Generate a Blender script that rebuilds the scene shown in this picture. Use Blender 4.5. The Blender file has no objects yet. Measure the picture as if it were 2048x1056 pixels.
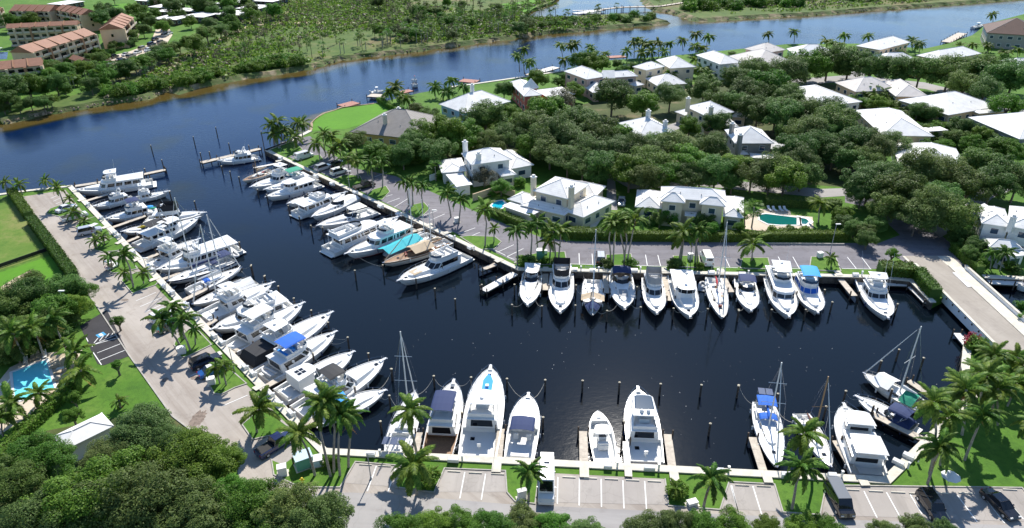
import bpy, bmesh, math, random
import numpy as np
from mathutils import Vector, Matrix
from mathutils.geometry import tessellate_polygon
R = math.radians
random.seed(7)
S = bpy.context.scene
COL = S.collection

# ---------------------------------------------------------------- camera
LZ = 1.4                       # land level above the water (water is z = 0)
CAM_H = 68.0 + LZ
FPX, PITCH, ROLL = 1421.0, R(28.5), R(0.75)
fw = Vector((0, math.cos(PITCH), -math.sin(PITCH)))
up0 = Vector((0, math.sin(PITCH), math.cos(PITCH)))
rt0 = Vector((1, 0, 0))
CR = math.cos(ROLL) * rt0 - math.sin(ROLL) * up0
CU = math.sin(ROLL) * rt0 + math.cos(ROLL) * up0
cam = bpy.data.cameras.new('camera')
cam.sensor_width = 36.0
cam.lens = FPX / 2048 * 36.0
cam.clip_end = 20000
co = bpy.data.objects.new('camera', cam)
COL.objects.link(co)
m3 = Matrix((CR, CU, -fw)).transposed()
co.matrix_world = Matrix.Translation((0, 0, CAM_H)) @ m3.to_4x4()
S.camera = co

def at(px, py, z=LZ):
    """survey: photograph point -> place on the level z"""
    d = fw + (px - 1024) / FPX * CR + (528 - py) / FPX * CU
    t = (z - CAM_H) / d.z
    return Vector((d.x * t, d.y * t, z))
def mpp(p):
    """metres per photograph pixel at a point"""
    return (Vector(p) - Vector((0, 0, CAM_H))).dot(fw) / FPX

# ---------------------------------------------------------------- light
SUN_EL, SUN_AZ = R(46), R(79)          # azimuth measured from +X towards +Y
w = bpy.data.worlds.new('World'); S.world = w; w.use_nodes = True
nt = w.node_tree; bg = nt.nodes['Background']
sky = nt.nodes.new('ShaderNodeTexSky'); sky.sky_type = 'NISHITA'; sky.sun_disc = False
sky.sun_elevation = SUN_EL; sky.sun_rotation = math.pi / 2 - SUN_AZ
sky.air_density = 1.0; sky.dust_density = 0.1; sky.ozone_density = 4.0
nt.links.new(sky.outputs[0], bg.inputs[0]); bg.inputs[1].default_value = 0.12
sl = bpy.data.lights.new('sun', 'SUN'); sl.energy = 5.0; sl.angle = R(0.53); sl.color = (1.0, 0.95, 0.87)
so = bpy.data.objects.new('sun', sl); COL.objects.link(so)
sd = Vector((math.cos(SUN_EL) * math.cos(SUN_AZ), math.cos(SUN_EL) * math.sin(SUN_AZ), math.sin(SUN_EL)))
so.rotation_euler = (-sd).to_track_quat('-Z', 'Y').to_euler(); so.location = (0, 0, 200)
S.view_settings.view_transform = 'Standard'; S.view_settings.look = 'None'
S.view_settings.exposure = 0.5; S.view_settings.gamma = 1.0
S.view_settings.use_curve_mapping = False
S.render.engine = 'CYCLES'

# ---------------------------------------------------------------- materials
MATS = {}
def mat(name, rgb, rough=0.5, metal=0.0, spec=0.5, var=0.0, vscale=1.0, bump=0.0, bscale=8.0, rgb2=None, coat=0.0, emit=None):
    if name in MATS: return MATS[name]
    m = bpy.data.materials.new(name); m.use_nodes = True; n = m.node_tree.nodes; l = m.node_tree.links
    p = n['Principled BSDF']; p.inputs['Roughness'].default_value = rough; p.inputs['Metallic'].default_value = metal
    p.inputs['Specular IOR Level'].default_value = spec; p.inputs['Base Color'].default_value = (*rgb, 1)
    if coat: p.inputs['Coat Weight'].default_value = coat
    if var or rgb2 or bump:
        tc = n.new('ShaderNodeNewGeometry')
    if var or rgb2:
        no = n.new('ShaderNodeTexNoise'); no.inputs['Scale'].default_value = vscale; no.inputs['Detail'].default_value = 5; no.inputs['Roughness'].default_value = .65
        l.new(tc.outputs['Position'], no.inputs['Vector'])
        cr = n.new('ShaderNodeValToRGB'); e = cr.color_ramp.elements
        b = rgb2 or tuple(c * (1 + var) for c in rgb)
        a = rgb if rgb2 else tuple(c * (1 - var) for c in rgb)
        e[0].position = .36; e[1].position = .64; e[0].color = (*a, 1); e[1].color = (*b, 1)
        l.new(no.outputs['Fac'], cr.inputs['Fac']); l.new(cr.outputs['Color'], p.inputs['Base Color'])
    if bump:
        nb = n.new('ShaderNodeTexNoise'); nb.inputs['Scale'].default_value = bscale; nb.inputs['Detail'].default_value = 3
        l.new(tc.outputs['Position'], nb.inputs['Vector'])
        bu = n.new('ShaderNodeBump'); bu.inputs['Strength'].default_value = bump; bu.inputs['Distance'].default_value = .05
        l.new(nb.outputs['Fac'], bu.inputs['Height']); l.new(bu.outputs['Normal'], p.inputs['Normal'])
    MATS[name] = m; return m
def leafmat(name, a, b, trans=0.35, tcol=None):
    m = bpy.data.materials.new(name); m.use_nodes = True; n = m.node_tree.nodes; l = m.node_tree.links
    p = n['Principled BSDF']; p.inputs['Roughness'].default_value = .5; p.inputs['Specular IOR Level'].default_value = .15
    g = n.new('ShaderNodeNewGeometry'); oi = n.new('ShaderNodeObjectInfo')
    cr = n.new('ShaderNodeValToRGB'); e = cr.color_ramp.elements
    e[0].color = (*a, 1); e[1].color = (*b, 1)
    l.new(g.outputs['Random Per Island'], cr.inputs['Fac'])
    hs = n.new('ShaderNodeHueSaturation')
    mr = n.new('ShaderNodeMapRange'); mr.inputs['To Min'].default_value = .74; mr.inputs['To Max'].default_value = 1.3
    l.new(oi.outputs['Random'], mr.inputs['Value']); l.new(mr.outputs[0], hs.inputs['Value'])
    mh = n.new('ShaderNodeMapRange'); mh.inputs['To Min'].default_value = .472; mh.inputs['To Max'].default_value = .516
    ml = n.new('ShaderNodeMath'); ml.operation = 'FRACT'; mm = n.new('ShaderNodeMath'); mm.operation = 'MULTIPLY'; mm.inputs[1].default_value = 7.31
    l.new(oi.outputs['Random'], mm.inputs[0]); l.new(mm.outputs[0], ml.inputs[0]); l.new(ml.outputs[0], mh.inputs['Value']); l.new(mh.outputs[0], hs.inputs['Hue'])
    l.new(cr.outputs['Color'], hs.inputs['Color']); l.new(hs.outputs['Color'], p.inputs['Base Color'])
    t = n.new('ShaderNodeBsdfTranslucent'); mx = n.new('ShaderNodeMixShader'); mx.inputs[0].default_value = trans
    if tcol: t.inputs['Color'].default_value = (*tcol, 1)
    else: l.new(hs.outputs['Color'], t.inputs['Color'])
    l.new(p.outputs[0], mx.inputs[1]); l.new(t.outputs[0], mx.inputs[2]); l.new(mx.outputs[0], n['Material Output'].inputs['Surface'])
    MATS[name] = m; return m
def M(name): return MATS[name]

mat('gelcoat', (.76, .76, .745), .28, spec=.5, coat=.3)
mat('gelcoat_cream', (.78, .74, .64), .3, coat=.3)
mat('deck_white', (.74, .74, .71), .6)
mat('deck_grey', (.42, .44, .46), .7, var=.1, vscale=3)
mat('deck_tan', (.55, .46, .34), .7, var=.12, vscale=3)
mat('hull_navy', (.012, .02, .07), .2, coat=.5)
mat('hull_dark', (.03, .03, .035), .3, coat=.3)
mat('hull_teal', (.35, .55, .55), .3)
mat('boot', (.015, .02, .04), .4)
mat('boot_red', (.25, .03, .02), .5)
mat('antifoul', (.03, .035, .06), .7)
mat('glass', (.008, .010, .014), .06, spec=.7)
mat('glass_blue', (.03, .06, .10), .08, spec=.7)
mat('vinyl', (.35, .37, .38), .18)
mat('steel', (.6, .6, .62), .25, metal=1.0)
mat('alu', (.66, .67, .68), .42, metal=.75)
mat('mastwhite', (.72, .72, .70), .4)
mat('mastwood', (.34, .20, .09), .5)
mat('teak', (.26, .145, .075), .65, var=.2, vscale=4)
mat('canvas_navy', (.013, .030, .105), .8)
mat('canvas_blue', (.012, .12, .52), .8)
mat('canvas_sky', (.02, .30, .75), .75)
mat('canvas_teal', (.03, .42, .48), .8)
mat('canvas_green', (.02, .28, .17), .8)
mat('canvas_tan', (.48, .38, .26), .85)
mat('canvas_white', (.72, .72, .70), .85)
mat('canvas_grey', (.36, .36, .36), .85)
mat('canvas_black', (.015, .016, .02), .75)
mat('canvas_red', (.45, .03, .04), .8)
mat('canvas_brown', (.16, .07, .05), .85)
mat('solar', (.10, .12, .18), .15, spec=.7)
mat('rubber', (.02, .02, .02), .8)
mat('engine_white', (.7, .7, .7), .3)
mat('hypalon', (.55, .55, .54), .6)
mat('yellow_plastic', (.75, .55, .03), .4)
mat('rope', (.5, .47, .40), .9)
mat('piling', (.085, .065, .05), .9, var=.4, vscale=3, bump=.6, bscale=20)
mat('pilecap', (.62, .55, .40), .7)
mat('dock', (.50, .44, .36), .85, var=.16, vscale=1.5, bump=.3, bscale=12)
mat('dock_red', (.36, .17, .13), .85, var=.2, vscale=1.5)
mat('dock_white', (.68, .66, .62), .8, var=.08, vscale=1.5)
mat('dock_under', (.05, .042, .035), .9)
mat('concrete', (.60, .56, .47), .85, var=.12, vscale=.8, bump=.25, bscale=6)
mat('kerb', (.38, .36, .32), .85, var=.15, vscale=1.2)
mat('seawall', (.16, .135, .11), .9, rgb2=(.06, .05, .04), vscale=.9, bump=.8, bscale=3)
mat('paint_white', (.78, .78, .76), .7, var=.08, vscale=3)
mat('paint_yellow', (.65, .45, .05), .7)
mat('paint_blue', (.05, .30, .55), .7)
mat('black_metal', (.02, .02, .022), .5)
mat('grey_metal', (.3, .31, .32), .5)
mat('box_green', (.12, .36, .27), .6)
mat('sand', (.50, .40, .27), .95, var=.2, vscale=.4)

def surf(name, stops, scale, rough=.9, bump=.3, bscale=5, scale2=None, mix2=None, streak=None):
    """ground material: large noise through a colour ramp, optional second finer tint"""
    m = bpy.data.materials.new(name); m.use_nodes = True; n = m.node_tree.nodes; l = m.node_tree.links
    p = n['Principled BSDF']; p.inputs['Roughness'].default_value = rough; p.inputs['Specular IOR Level'].default_value = .25
    g = n.new('ShaderNodeNewGeometry')
    no = n.new('ShaderNodeTexNoise'); no.inputs['Scale'].default_value = scale; no.inputs['Detail'].default_value = 8; no.inputs['Roughness'].default_value = .68
    l.new(g.outputs['Position'], no.inputs['Vector'])
    cr = n.new('ShaderNodeValToRGB'); cr.color_ramp.elements[0].position = stops[0][0]; cr.color_ramp.elements[0].color = (*stops[0][1], 1)
    cr.color_ramp.elements[1].position = stops[-1][0]; cr.color_ramp.elements[1].color = (*stops[-1][1], 1)
    for q, c in stops[1:-1]:
        e = cr.color_ramp.elements.new(q); e.color = (*c, 1)
    l.new(no.outputs['Fac'], cr.inputs['Fac']); out = cr.outputs['Color']
    if scale2:
        n2 = n.new('ShaderNodeTexNoise'); n2.inputs['Scale'].default_value = scale2; n2.inputs['Detail'].default_value = 6; n2.inputs['Roughness'].default_value = .7
        l.new(g.outputs['Position'], n2.inputs['Vector'])
        c2 = n.new('ShaderNodeValToRGB'); c2.color_ramp.elements[0].position = mix2[0]; c2.color_ramp.elements[1].position = mix2[1]
        l.new(n2.outputs['Fac'], c2.inputs['Fac'])
        mx = n.new('ShaderNodeMix'); mx.data_type = 'RGBA'
        l.new(c2.outputs['Color'], mx.inputs[0]); l.new(out, mx.inputs[6]); mx.inputs[7].default_value = (*mix2[2], 1); out = mx.outputs[2]
    if streak:      # worn wheel paths and dribbles that run along the lane, plus hairline cracks
        mp = n.new('ShaderNodeMapping'); mp.inputs['Rotation'].default_value = (0, 0, -streak[0]); mp.inputs['Scale'].default_value = (.035, .55, 1)
        m2 = n.new('ShaderNodeVectorRotate'); m2.rotation_type = 'Z_AXIS'; m2.inputs['Angle'].default_value = -streak[0]; l.new(g.outputs['Position'], m2.inputs['Vector'])
        sc_ = n.new('ShaderNodeVectorMath'); sc_.operation = 'MULTIPLY'; sc_.inputs[1].default_value = (.035, .50, 1); l.new(m2.outputs[0], sc_.inputs[0])
        n3 = n.new('ShaderNodeTexNoise'); n3.inputs['Scale'].default_value = 1.0; n3.inputs['Detail'].default_value = 5; n3.inputs['Roughness'].default_value = .7; l.new(sc_.outputs[0], n3.inputs['Vector'])
        c3 = n.new('ShaderNodeMapRange'); c3.inputs['From Min'].default_value = .46; c3.inputs['From Max'].default_value = .72; c3.inputs['To Max'].default_value = streak[1]; l.new(n3.outputs['Fac'], c3.inputs['Value'])
        x3 = n.new('ShaderNodeMix'); x3.data_type = 'RGBA'; l.new(c3.outputs[0], x3.inputs[0]); l.new(out, x3.inputs[6]); x3.inputs[7].default_value = (*streak[2], 1)
        vo = n.new('ShaderNodeTexVoronoi'); vo.feature = 'DISTANCE_TO_EDGE'; vo.inputs['Scale'].default_value = .16; nw = n.new('ShaderNodeTexNoise'); nw.inputs['Scale'].default_value = .5; l.new(g.outputs['Position'], nw.inputs['Vector'])
        va = n.new('ShaderNodeVectorMath'); va.operation = 'MULTIPLY_ADD'; va.inputs[1].default_value = (2, 2, 2); l.new(nw.outputs['Color'], va.inputs[0]); l.new(g.outputs['Position'], va.inputs[2]); l.new(va.outputs[0], vo.inputs['Vector'])
        c4 = n.new('ShaderNodeMapRange'); c4.inputs['From Min'].default_value = .0; c4.inputs['From Max'].default_value = .012; c4.inputs['To Min'].default_value = .16; c4.inputs['To Max'].default_value = 0; l.new(vo.outputs['Distance'], c4.inputs['Value'])
        x4 = n.new('ShaderNodeMix'); x4.data_type = 'RGBA'; l.new(c4.outputs[0], x4.inputs[0]); l.new(x3.outputs[2], x4.inputs[6]); x4.inputs[7].default_value = (.10, .09, .08, 1); out = x4.outputs[2]
    l.new(out, p.inputs['Base Color'])
    nb = n.new('ShaderNodeTexNoise'); nb.inputs['Scale'].default_value = bscale; nb.inputs['Detail'].default_value = 4
    l.new(g.outputs['Position'], nb.inputs['Vector'])
    bu = n.new('ShaderNodeBump'); bu.inputs['Strength'].default_value = bump; bu.inputs['Distance'].default_value = .08
    l.new(nb.outputs['Fac'], bu.inputs['Height']); l.new(bu.outputs['Normal'], p.inputs['Normal'])
    MATS[name] = m; return m
surf('grass', [(.28, (.050, .135, .014)), (.48, (.080, .182, .018)), (.62, (.110, .208, .028)), (.76, (.17, .215, .06))], .10, bump=.7, bscale=9, scale2=1.1, mix2=(.44, .8, (.042, .105, .013)))
surf('grass_bright', [(.30, (.075, .21, .012)), (.7, (.10, .26, .016))], .08, bump=.4, bscale=8, scale2=.9, mix2=(.5, .85, (.06, .17, .01)))
surf('grass_dry', [(.32, (.06, .15, .014)), (.5, (.12, .19, .03)), (.68, (.26, .22, .09))], .07, bump=.5, bscale=7, scale2=.8, mix2=(.5, .8, (.06, .14, .015)))
surf('scrub_ground', [(.33, (.055, .10, .018)), (.47, (.085, .135, .024)), (.58, (.14, .15, .05)), (.70, (.23, .15, .085))], .028, bump=.8, bscale=1.2, scale2=.35, mix2=(.42, .75, (.035, .085, .012)))
surf('mulch_ground', [(.35, (.03, .05, .012)), (.55, (.07, .09, .025)), (.7, (.20, .15, .09))], .1, bump=.6, bscale=4)
surf('lot_light', [(.30, (.30, .265, .235)), (.5, (.385, .345, .305)), (.7, (.45, .405, .36))], .06, bump=.12, bscale=14, scale2=.32, mix2=(.58, .82, (.26, .215, .18)), streak=(R(-47.5), .55, (.20, .16, .13)))
surf('lot_grey', [(.30, (.33, .30, .275)), (.7, (.42, .385, .35))], .10, bump=.15, bscale=14, scale2=.5, mix2=(.55, .85, (.25, .23, .21)), streak=(R(85), .45, (.21, .19, .17)))
surf('road_grey', [(.30, (.30, .29, .285)), (.7, (.38, .36, .345))], .1, bump=.12, bscale=14, scale2=.35, mix2=(.55, .85, (.24, .22, .21)), streak=(R(-5), .4, (.22, .20, .19)))
surf('asphalt', [(.30, (.17, .163, .18)), (.55, (.21, .20, .215)), (.75, (.25, .235, .245))], .09, bump=.2, bscale=16, scale2=.5, mix2=(.5, .85, (.12, .11, .115)), streak=(R(-4), .5, (.11, .10, .11)))
surf('asphalt_new', [(.30, (.035, .034, .038)), (.7, (.06, .058, .062))], .2, bump=.2, bscale=16)
surf('bridge_road', [(.30, (.32, .285, .24)), (.7, (.40, .36, .31))], .12, bump=.12, bscale=14, scale2=.4, mix2=(.5, .8, (.27, .24, .21)), streak=(R(-80), .5, (.24, .21, .18)))
surf('paving', [(.3, (.52, .43, .33)), (.7, (.62, .54, .43))], .5, bump=.1, bscale=5)
surf('shore', [(.34, (.05, .10, .02)), (.50, (.09, .12, .035)), (.58, (.22, .18, .10)), (.72, (.42, .34, .23))], .16, bump=.9, bscale=2.5, scale2=.6, mix2=(.5, .8, (.10, .11, .04)))
surf('rock', [(.3, (.20, .15, .10)), (.5, (.36, .27, .18)), (.7, (.50, .41, .30))], .5, bump=1.0, bscale=2.5)

leafmat('leaf_dark', (.050, .115, .024), (.155, .260, .058), .38)
leafmat('leaf_olive', (.060, .112, .028), (.175, .255, .072), .38)
leafmat('leaf_mid', (.048, .140, .016), (.165, .310, .042), .40)
leafmat('leaf_bright', (.055, .15, .014), (.17, .31, .035), .42)
leafmat('leaf_grey', (.075, .085, .045), (.22, .21, .13), .3)
leafmat('leaf_palm', (0.042, 0.114, 0.022), (0.144, 0.270, 0.042), .40)
leafmat('leaf_coco', (.050, .120, .018), (.185, .285, .045), .42)
leafmat('leaf_dead', (.20, .12, .03), (.36, .24, .07), .3)
leafmat('leaf_hedge', (.030, .075, .008), (.11, .19, .02), .35)
leafmat('flower_red', (.25, .02, .03), (.4, .05, .04), .3)
mat('bark', (.17, .14, .11), .95, var=.3, vscale=5, bump=.8, bscale=14)
mat('bark_palm', (.30, .27, .23), .95, var=.25, vscale=4, bump=.6, bscale=10)
mat('bark_dark', (.07, .05, .035), .95, var=.3, vscale=4)

# ---------------------------------------------------------------- geometry helpers
def link(o, parent=None):
    COL.objects.link(o)
    if parent is not None: o.parent = parent
    return o
def tag(o, label=None, cat=None, group=None, kind=None):
    if label: o['label'] = label
    if cat: o['category'] = cat
    if group: o['group'] = group
    if kind: o['kind'] = kind
    return o
def empty(name, loc, rz=0.0):
    o = bpy.data.objects.new(name, None); COL.objects.link(o); o.location = loc; o.rotation_euler = (0, 0, rz); o.empty_display_size = .3
    return o
class MB:
    def __init__(s): s.v = []; s.f = []
    def add(s, vs, fs):
        b = len(s.v); s.v += [tuple(v) for v in vs]; s.f += [tuple(i + b for i in f) for f in fs]; return s
    def box(s, c, d, rz=0.0):
        x, y, z = d[0] / 2, d[1] / 2, d[2] / 2; ca, sa = math.cos(rz), math.sin(rz)
        vs = [(c[0] + ca * a * x - sa * b * y, c[1] + sa * a * x + ca * b * y, c[2] + e * z) for e in (-1, 1) for b in (-1, 1) for a in (-1, 1)]
        return s.add(vs, [(0, 2, 3, 1), (4, 5, 7, 6), (0, 1, 5, 4), (2, 6, 7, 3), (0, 4, 6, 2), (1, 3, 7, 5)])
    def prism(s, poly, z0, z1, top=None):
        top = top or poly; n = len(poly)
        vs = [(p[0], p[1], z0) for p in poly] + [(p[0], p[1], z1 if len(p) < 3 else p[2]) for p in top]
        return s.add(vs, [tuple(range(n))[::-1], tuple(range(n, 2 * n))] + [(i, (i + 1) % n, n + (i + 1) % n, n + i) for i in range(n)])
    def loft(s, rings, caps=(True, True), closed=True):
        n = len(rings[0]); b = []
        for r in rings: b += list(r)
        fs = []
        for k in range(len(rings) - 1):
            for i in range(n if closed else n - 1):
                j = (i + 1) % n; fs.append((k * n + i, k * n + j, (k + 1) * n + j, (k + 1) * n + i))
        if caps[0]: fs.append(tuple(range(n))[::-1])
        if caps[1]: fs.append(tuple(range((len(rings) - 1) * n, len(rings) * n)))
        return s.add(b, fs)
    def tube(s, pts, r, n=6, r2=None):
        pts = [Vector(p) for p in pts]; rings = []
        for i, p in enumerate(pts):
            d = (pts[min(i + 1, len(pts) - 1)] - pts[max(i - 1, 0)])
            if d.length < 1e-6: d = Vector((0, 0, 1))
            d.normalize(); a = d.cross(Vector((0, 0, 1)) if abs(d.z) < .9 else Vector((1, 0, 0))).normalized(); b = d.cross(a)
            rr = r if r2 is None else r + (r2 - r) * i / max(1, len(pts) - 1)
            rings.append([p + rr * (math.cos(t) * a + math.sin(t) * b) for t in [2 * math.pi * k / n for k in range(n)]])
        return s.loft(rings)
    def cyl(s, c, r, h, n=10, r2=None):
        r2 = r if r2 is None else r2
        return s.loft([[(c[0] + r * math.cos(t), c[1] + r * math.sin(t), c[2]) for t in [2 * math.pi * k / n for k in range(n)]],
                       [(c[0] + r2 * math.cos(t), c[1] + r2 * math.sin(t), c[2] + h) for t in [2 * math.pi * k / n for k in range(n)]]])
    def ball(s, c, rx, ry, rz, n=10, m=5, lo=-1.0):
        rings = []
        for k in range(m + 1):
            ph = math.asin(lo) + (math.pi / 2 - math.asin(lo)) * k / m
            q = max(.02, math.cos(ph))
            rings.append([(c[0] + rx * q * math.cos(t), c[1] + ry * q * math.sin(t), c[2] + rz * math.sin(ph)) for t in [2 * math.pi * i / n for i in range(n)]])
        return s.loft(rings)
    def mesh(s, name, m):
        me = bpy.data.meshes.new(name); me.from_pydata(s.v, [], s.f)
        if m: me.materials.append(M(m) if isinstance(m, str) else m)
        return me
    def build(s, name, m, parent=None, smooth=False, loc=None, rz=0.0):
        me = s.mesh(name, m)
        if smooth: me.polygons.foreach_set('use_smooth', [True] * len(me.polygons))
        o = bpy.data.objects.new(name, me); link(o, parent)
        if loc is not None: o.location = loc
        if rz: o.rotation_euler = (0, 0, rz)
        return o
def clone(me, name, parent=None, loc=(0, 0, 0), rot=(0, 0, 0), sc=(1, 1, 1)):
    o = bpy.data.objects.new(name, me); link(o, parent); o.location = loc; o.rotation_euler = rot; o.scale = sc
    return o
def tri(poly):
    return tessellate_polygon([[Vector((p[0], p[1], 0)) for p in poly]])
def area2(poly): return sum(poly[i][0] * poly[(i + 1) % len(poly)][1] - poly[(i + 1) % len(poly)][0] * poly[i][1] for i in range(len(poly)))
def sheet(name, poly, z, m, kind='structure', parent=None):
    if area2(poly) < 0: poly = poly[::-1]
    b = MB(); b.add([(p[0], p[1], z) for p in poly], [])
    for t in tri(poly):
        a, c, d = [poly[i] for i in t]
        cr = (c[0] - a[0]) * (d[1] - a[1]) - (c[1] - a[1]) * (d[0] - a[0])
        b.f.append(tuple(t) if cr > 0 else tuple(t[::-1]))
    o = b.build(name, m, parent)
    if kind and parent is None: o['kind'] = kind
    return o
def slab(name, poly, z0, z1, m, kind='structure', parent=None):
    """sheet at z1 with skirt down to z0"""
    if area2(poly) < 0: poly = poly[::-1]
    n = len(poly); b = MB(); b.add([(p[0], p[1], z1) for p in poly] + [(p[0], p[1], z0) for p in poly], [])
    for t in tri(poly):
        a, c, d = [poly[i] for i in t]
        cr = (c[0] - a[0]) * (d[1] - a[1]) - (c[1] - a[1]) * (d[0] - a[0])
        b.f.append(tuple(t) if cr > 0 else tuple(t[::-1]))
    for i in range(n):
        j = (i + 1) % n; b.f.append((i, n + i, n + j, j))
    o = b.build(name, m, parent)
    if kind and parent is None: o['kind'] = kind
    return o
def P(pts, z=LZ): return [at(x, y, z) for x, y in pts]
def offs(line, d, closed=False):
    """mitred offset of a polyline to its left"""
    out = []; n = len(line)
    for i in range(n):
        p = Vector(line[i][:2])
        a = Vector(line[i - 1][:2]) if (i > 0 or closed) else None
        b = Vector(line[(i + 1) % n][:2]) if (i < n - 1 or closed) else None
        ds = []
        if a is not None: ds.append((p - a).normalized())
        if b is not None: ds.append((b - p).normalized())
        ns = [Vector((-q.y, q.x)) for q in ds]
        if len(ns) == 2:
            s = ns[0] + ns[1]
            mm = s.normalized() if s.length > 1e-4 else ns[0]; k = 1 / max(.4, mm.dot(ns[0]))
        else: mm = ns[0]; k = 1
        out.append(p + mm * d * k)
    return out
def ribbon(b, line, o0, o1, z0, z1, closed=False):
    """box section strip along a polyline"""
    A = offs(line, o0, closed); B = offs(line, o1, closed); n = len(line)
    rings = [[(A[i].x, A[i].y, z0), (B[i].x, B[i].y, z0), (B[i].x, B[i].y, z1), (A[i].x, A[i].y, z1)] for i in range(n)]
    if closed: rings.append(rings[0])
    return b.loft(rings, caps=(not closed, not closed))
ORD = 'first second third fourth fifth sixth seventh eighth ninth tenth eleventh twelfth thirteenth fourteenth fifteenth sixteenth seventeenth eighteenth nineteenth twentieth'.split()
def nth(i):
    if i < 20: return ORD[i]
    t = {2: 'twenty', 3: 'thirty', 4: 'forty', 5: 'fifty', 6: 'sixty', 7: 'seventy', 8: 'eighty', 9: 'ninety'}
    k = i + 1
    if k % 10: return t[k // 10] + '-' + ORD[k % 10 - 1]
    return t[k // 10][:-1] + 'ieth'

# ================================================================ SETTING
LAND_A = [(-700, 400), (0, 389), (60, 381), (143, 372), (652, 900), (1768, 957), (1940, 790), (1924, 735), (1928, 694), (2035, 632), (2400, 640), (2500, 1500), (-700, 1500)]
LAND_B = [(529, 301), (1037, 541), (1752, 556), (1820, 563), (1862, 606), (1968, 556), (2400, 575), (2900, 250), (2700, -25), (2048, 28), (1975, 47), (1945, 70), (1900, 86), (1850, 97), (1712, 87),
          (1575, 88), (1458, 100), (1358, 110), (1215, 121), (1126, 142), (1024, 157), (955, 167), (901, 174), (839, 186), (770, 203), (747, 207), (685, 215), (644, 226), (626, 240), (618, 262), (575, 284)]
SHORE_D = [(-700, 330), (0, 239), (68, 224), (140, 212), (219, 198), (284, 190), (342, 168), (359, 176), (420, 162), (478, 150), (540, 143), (615, 130), (679, 113), (805, 99), (873, 90), (976, 77), (1095, 61),
           (1147, 58), (1215, 51), (1300, 45), (1335, 41), (1304, 34), (1249, 27), (1147, 32), (1054, 34), (1045, 24), (1106, 3), (1130, -20), (1150, -110)]
SHORE_E = [(1270, -110), (1290, -5), (1310, 15), (1350, 21), (1400, 37), (1492, 31), (1617, 25), (1783, 12), (1958, 0), (2100, -12), (2300, -30), (2900, -80)]
far = [at(-1500, -110), at(-2500, 330)]

slab('marina_ground', P(LAND_A), -2.0, LZ, 'grass')
slab('neighbourhood_ground', P(LAND_B), -2.0, LZ, 'grass')
D_line = P(SHORE_D); E_line = P(SHORE_E)
D_poly = D_line + [Vector((400, 2500, LZ)), Vector((-3500, 2500, LZ)), Vector((-2500, 300, LZ))]
E_poly = E_line + [Vector((3500, 1200, LZ)), Vector((3500, 2500, LZ)), Vector((500, 2500, LZ))]
slab('park_ground', D_poly, -2.0, LZ, 'scrub_ground')
slab('far_shore_ground', E_poly, -2.0, LZ, 'scrub_ground')

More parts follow.
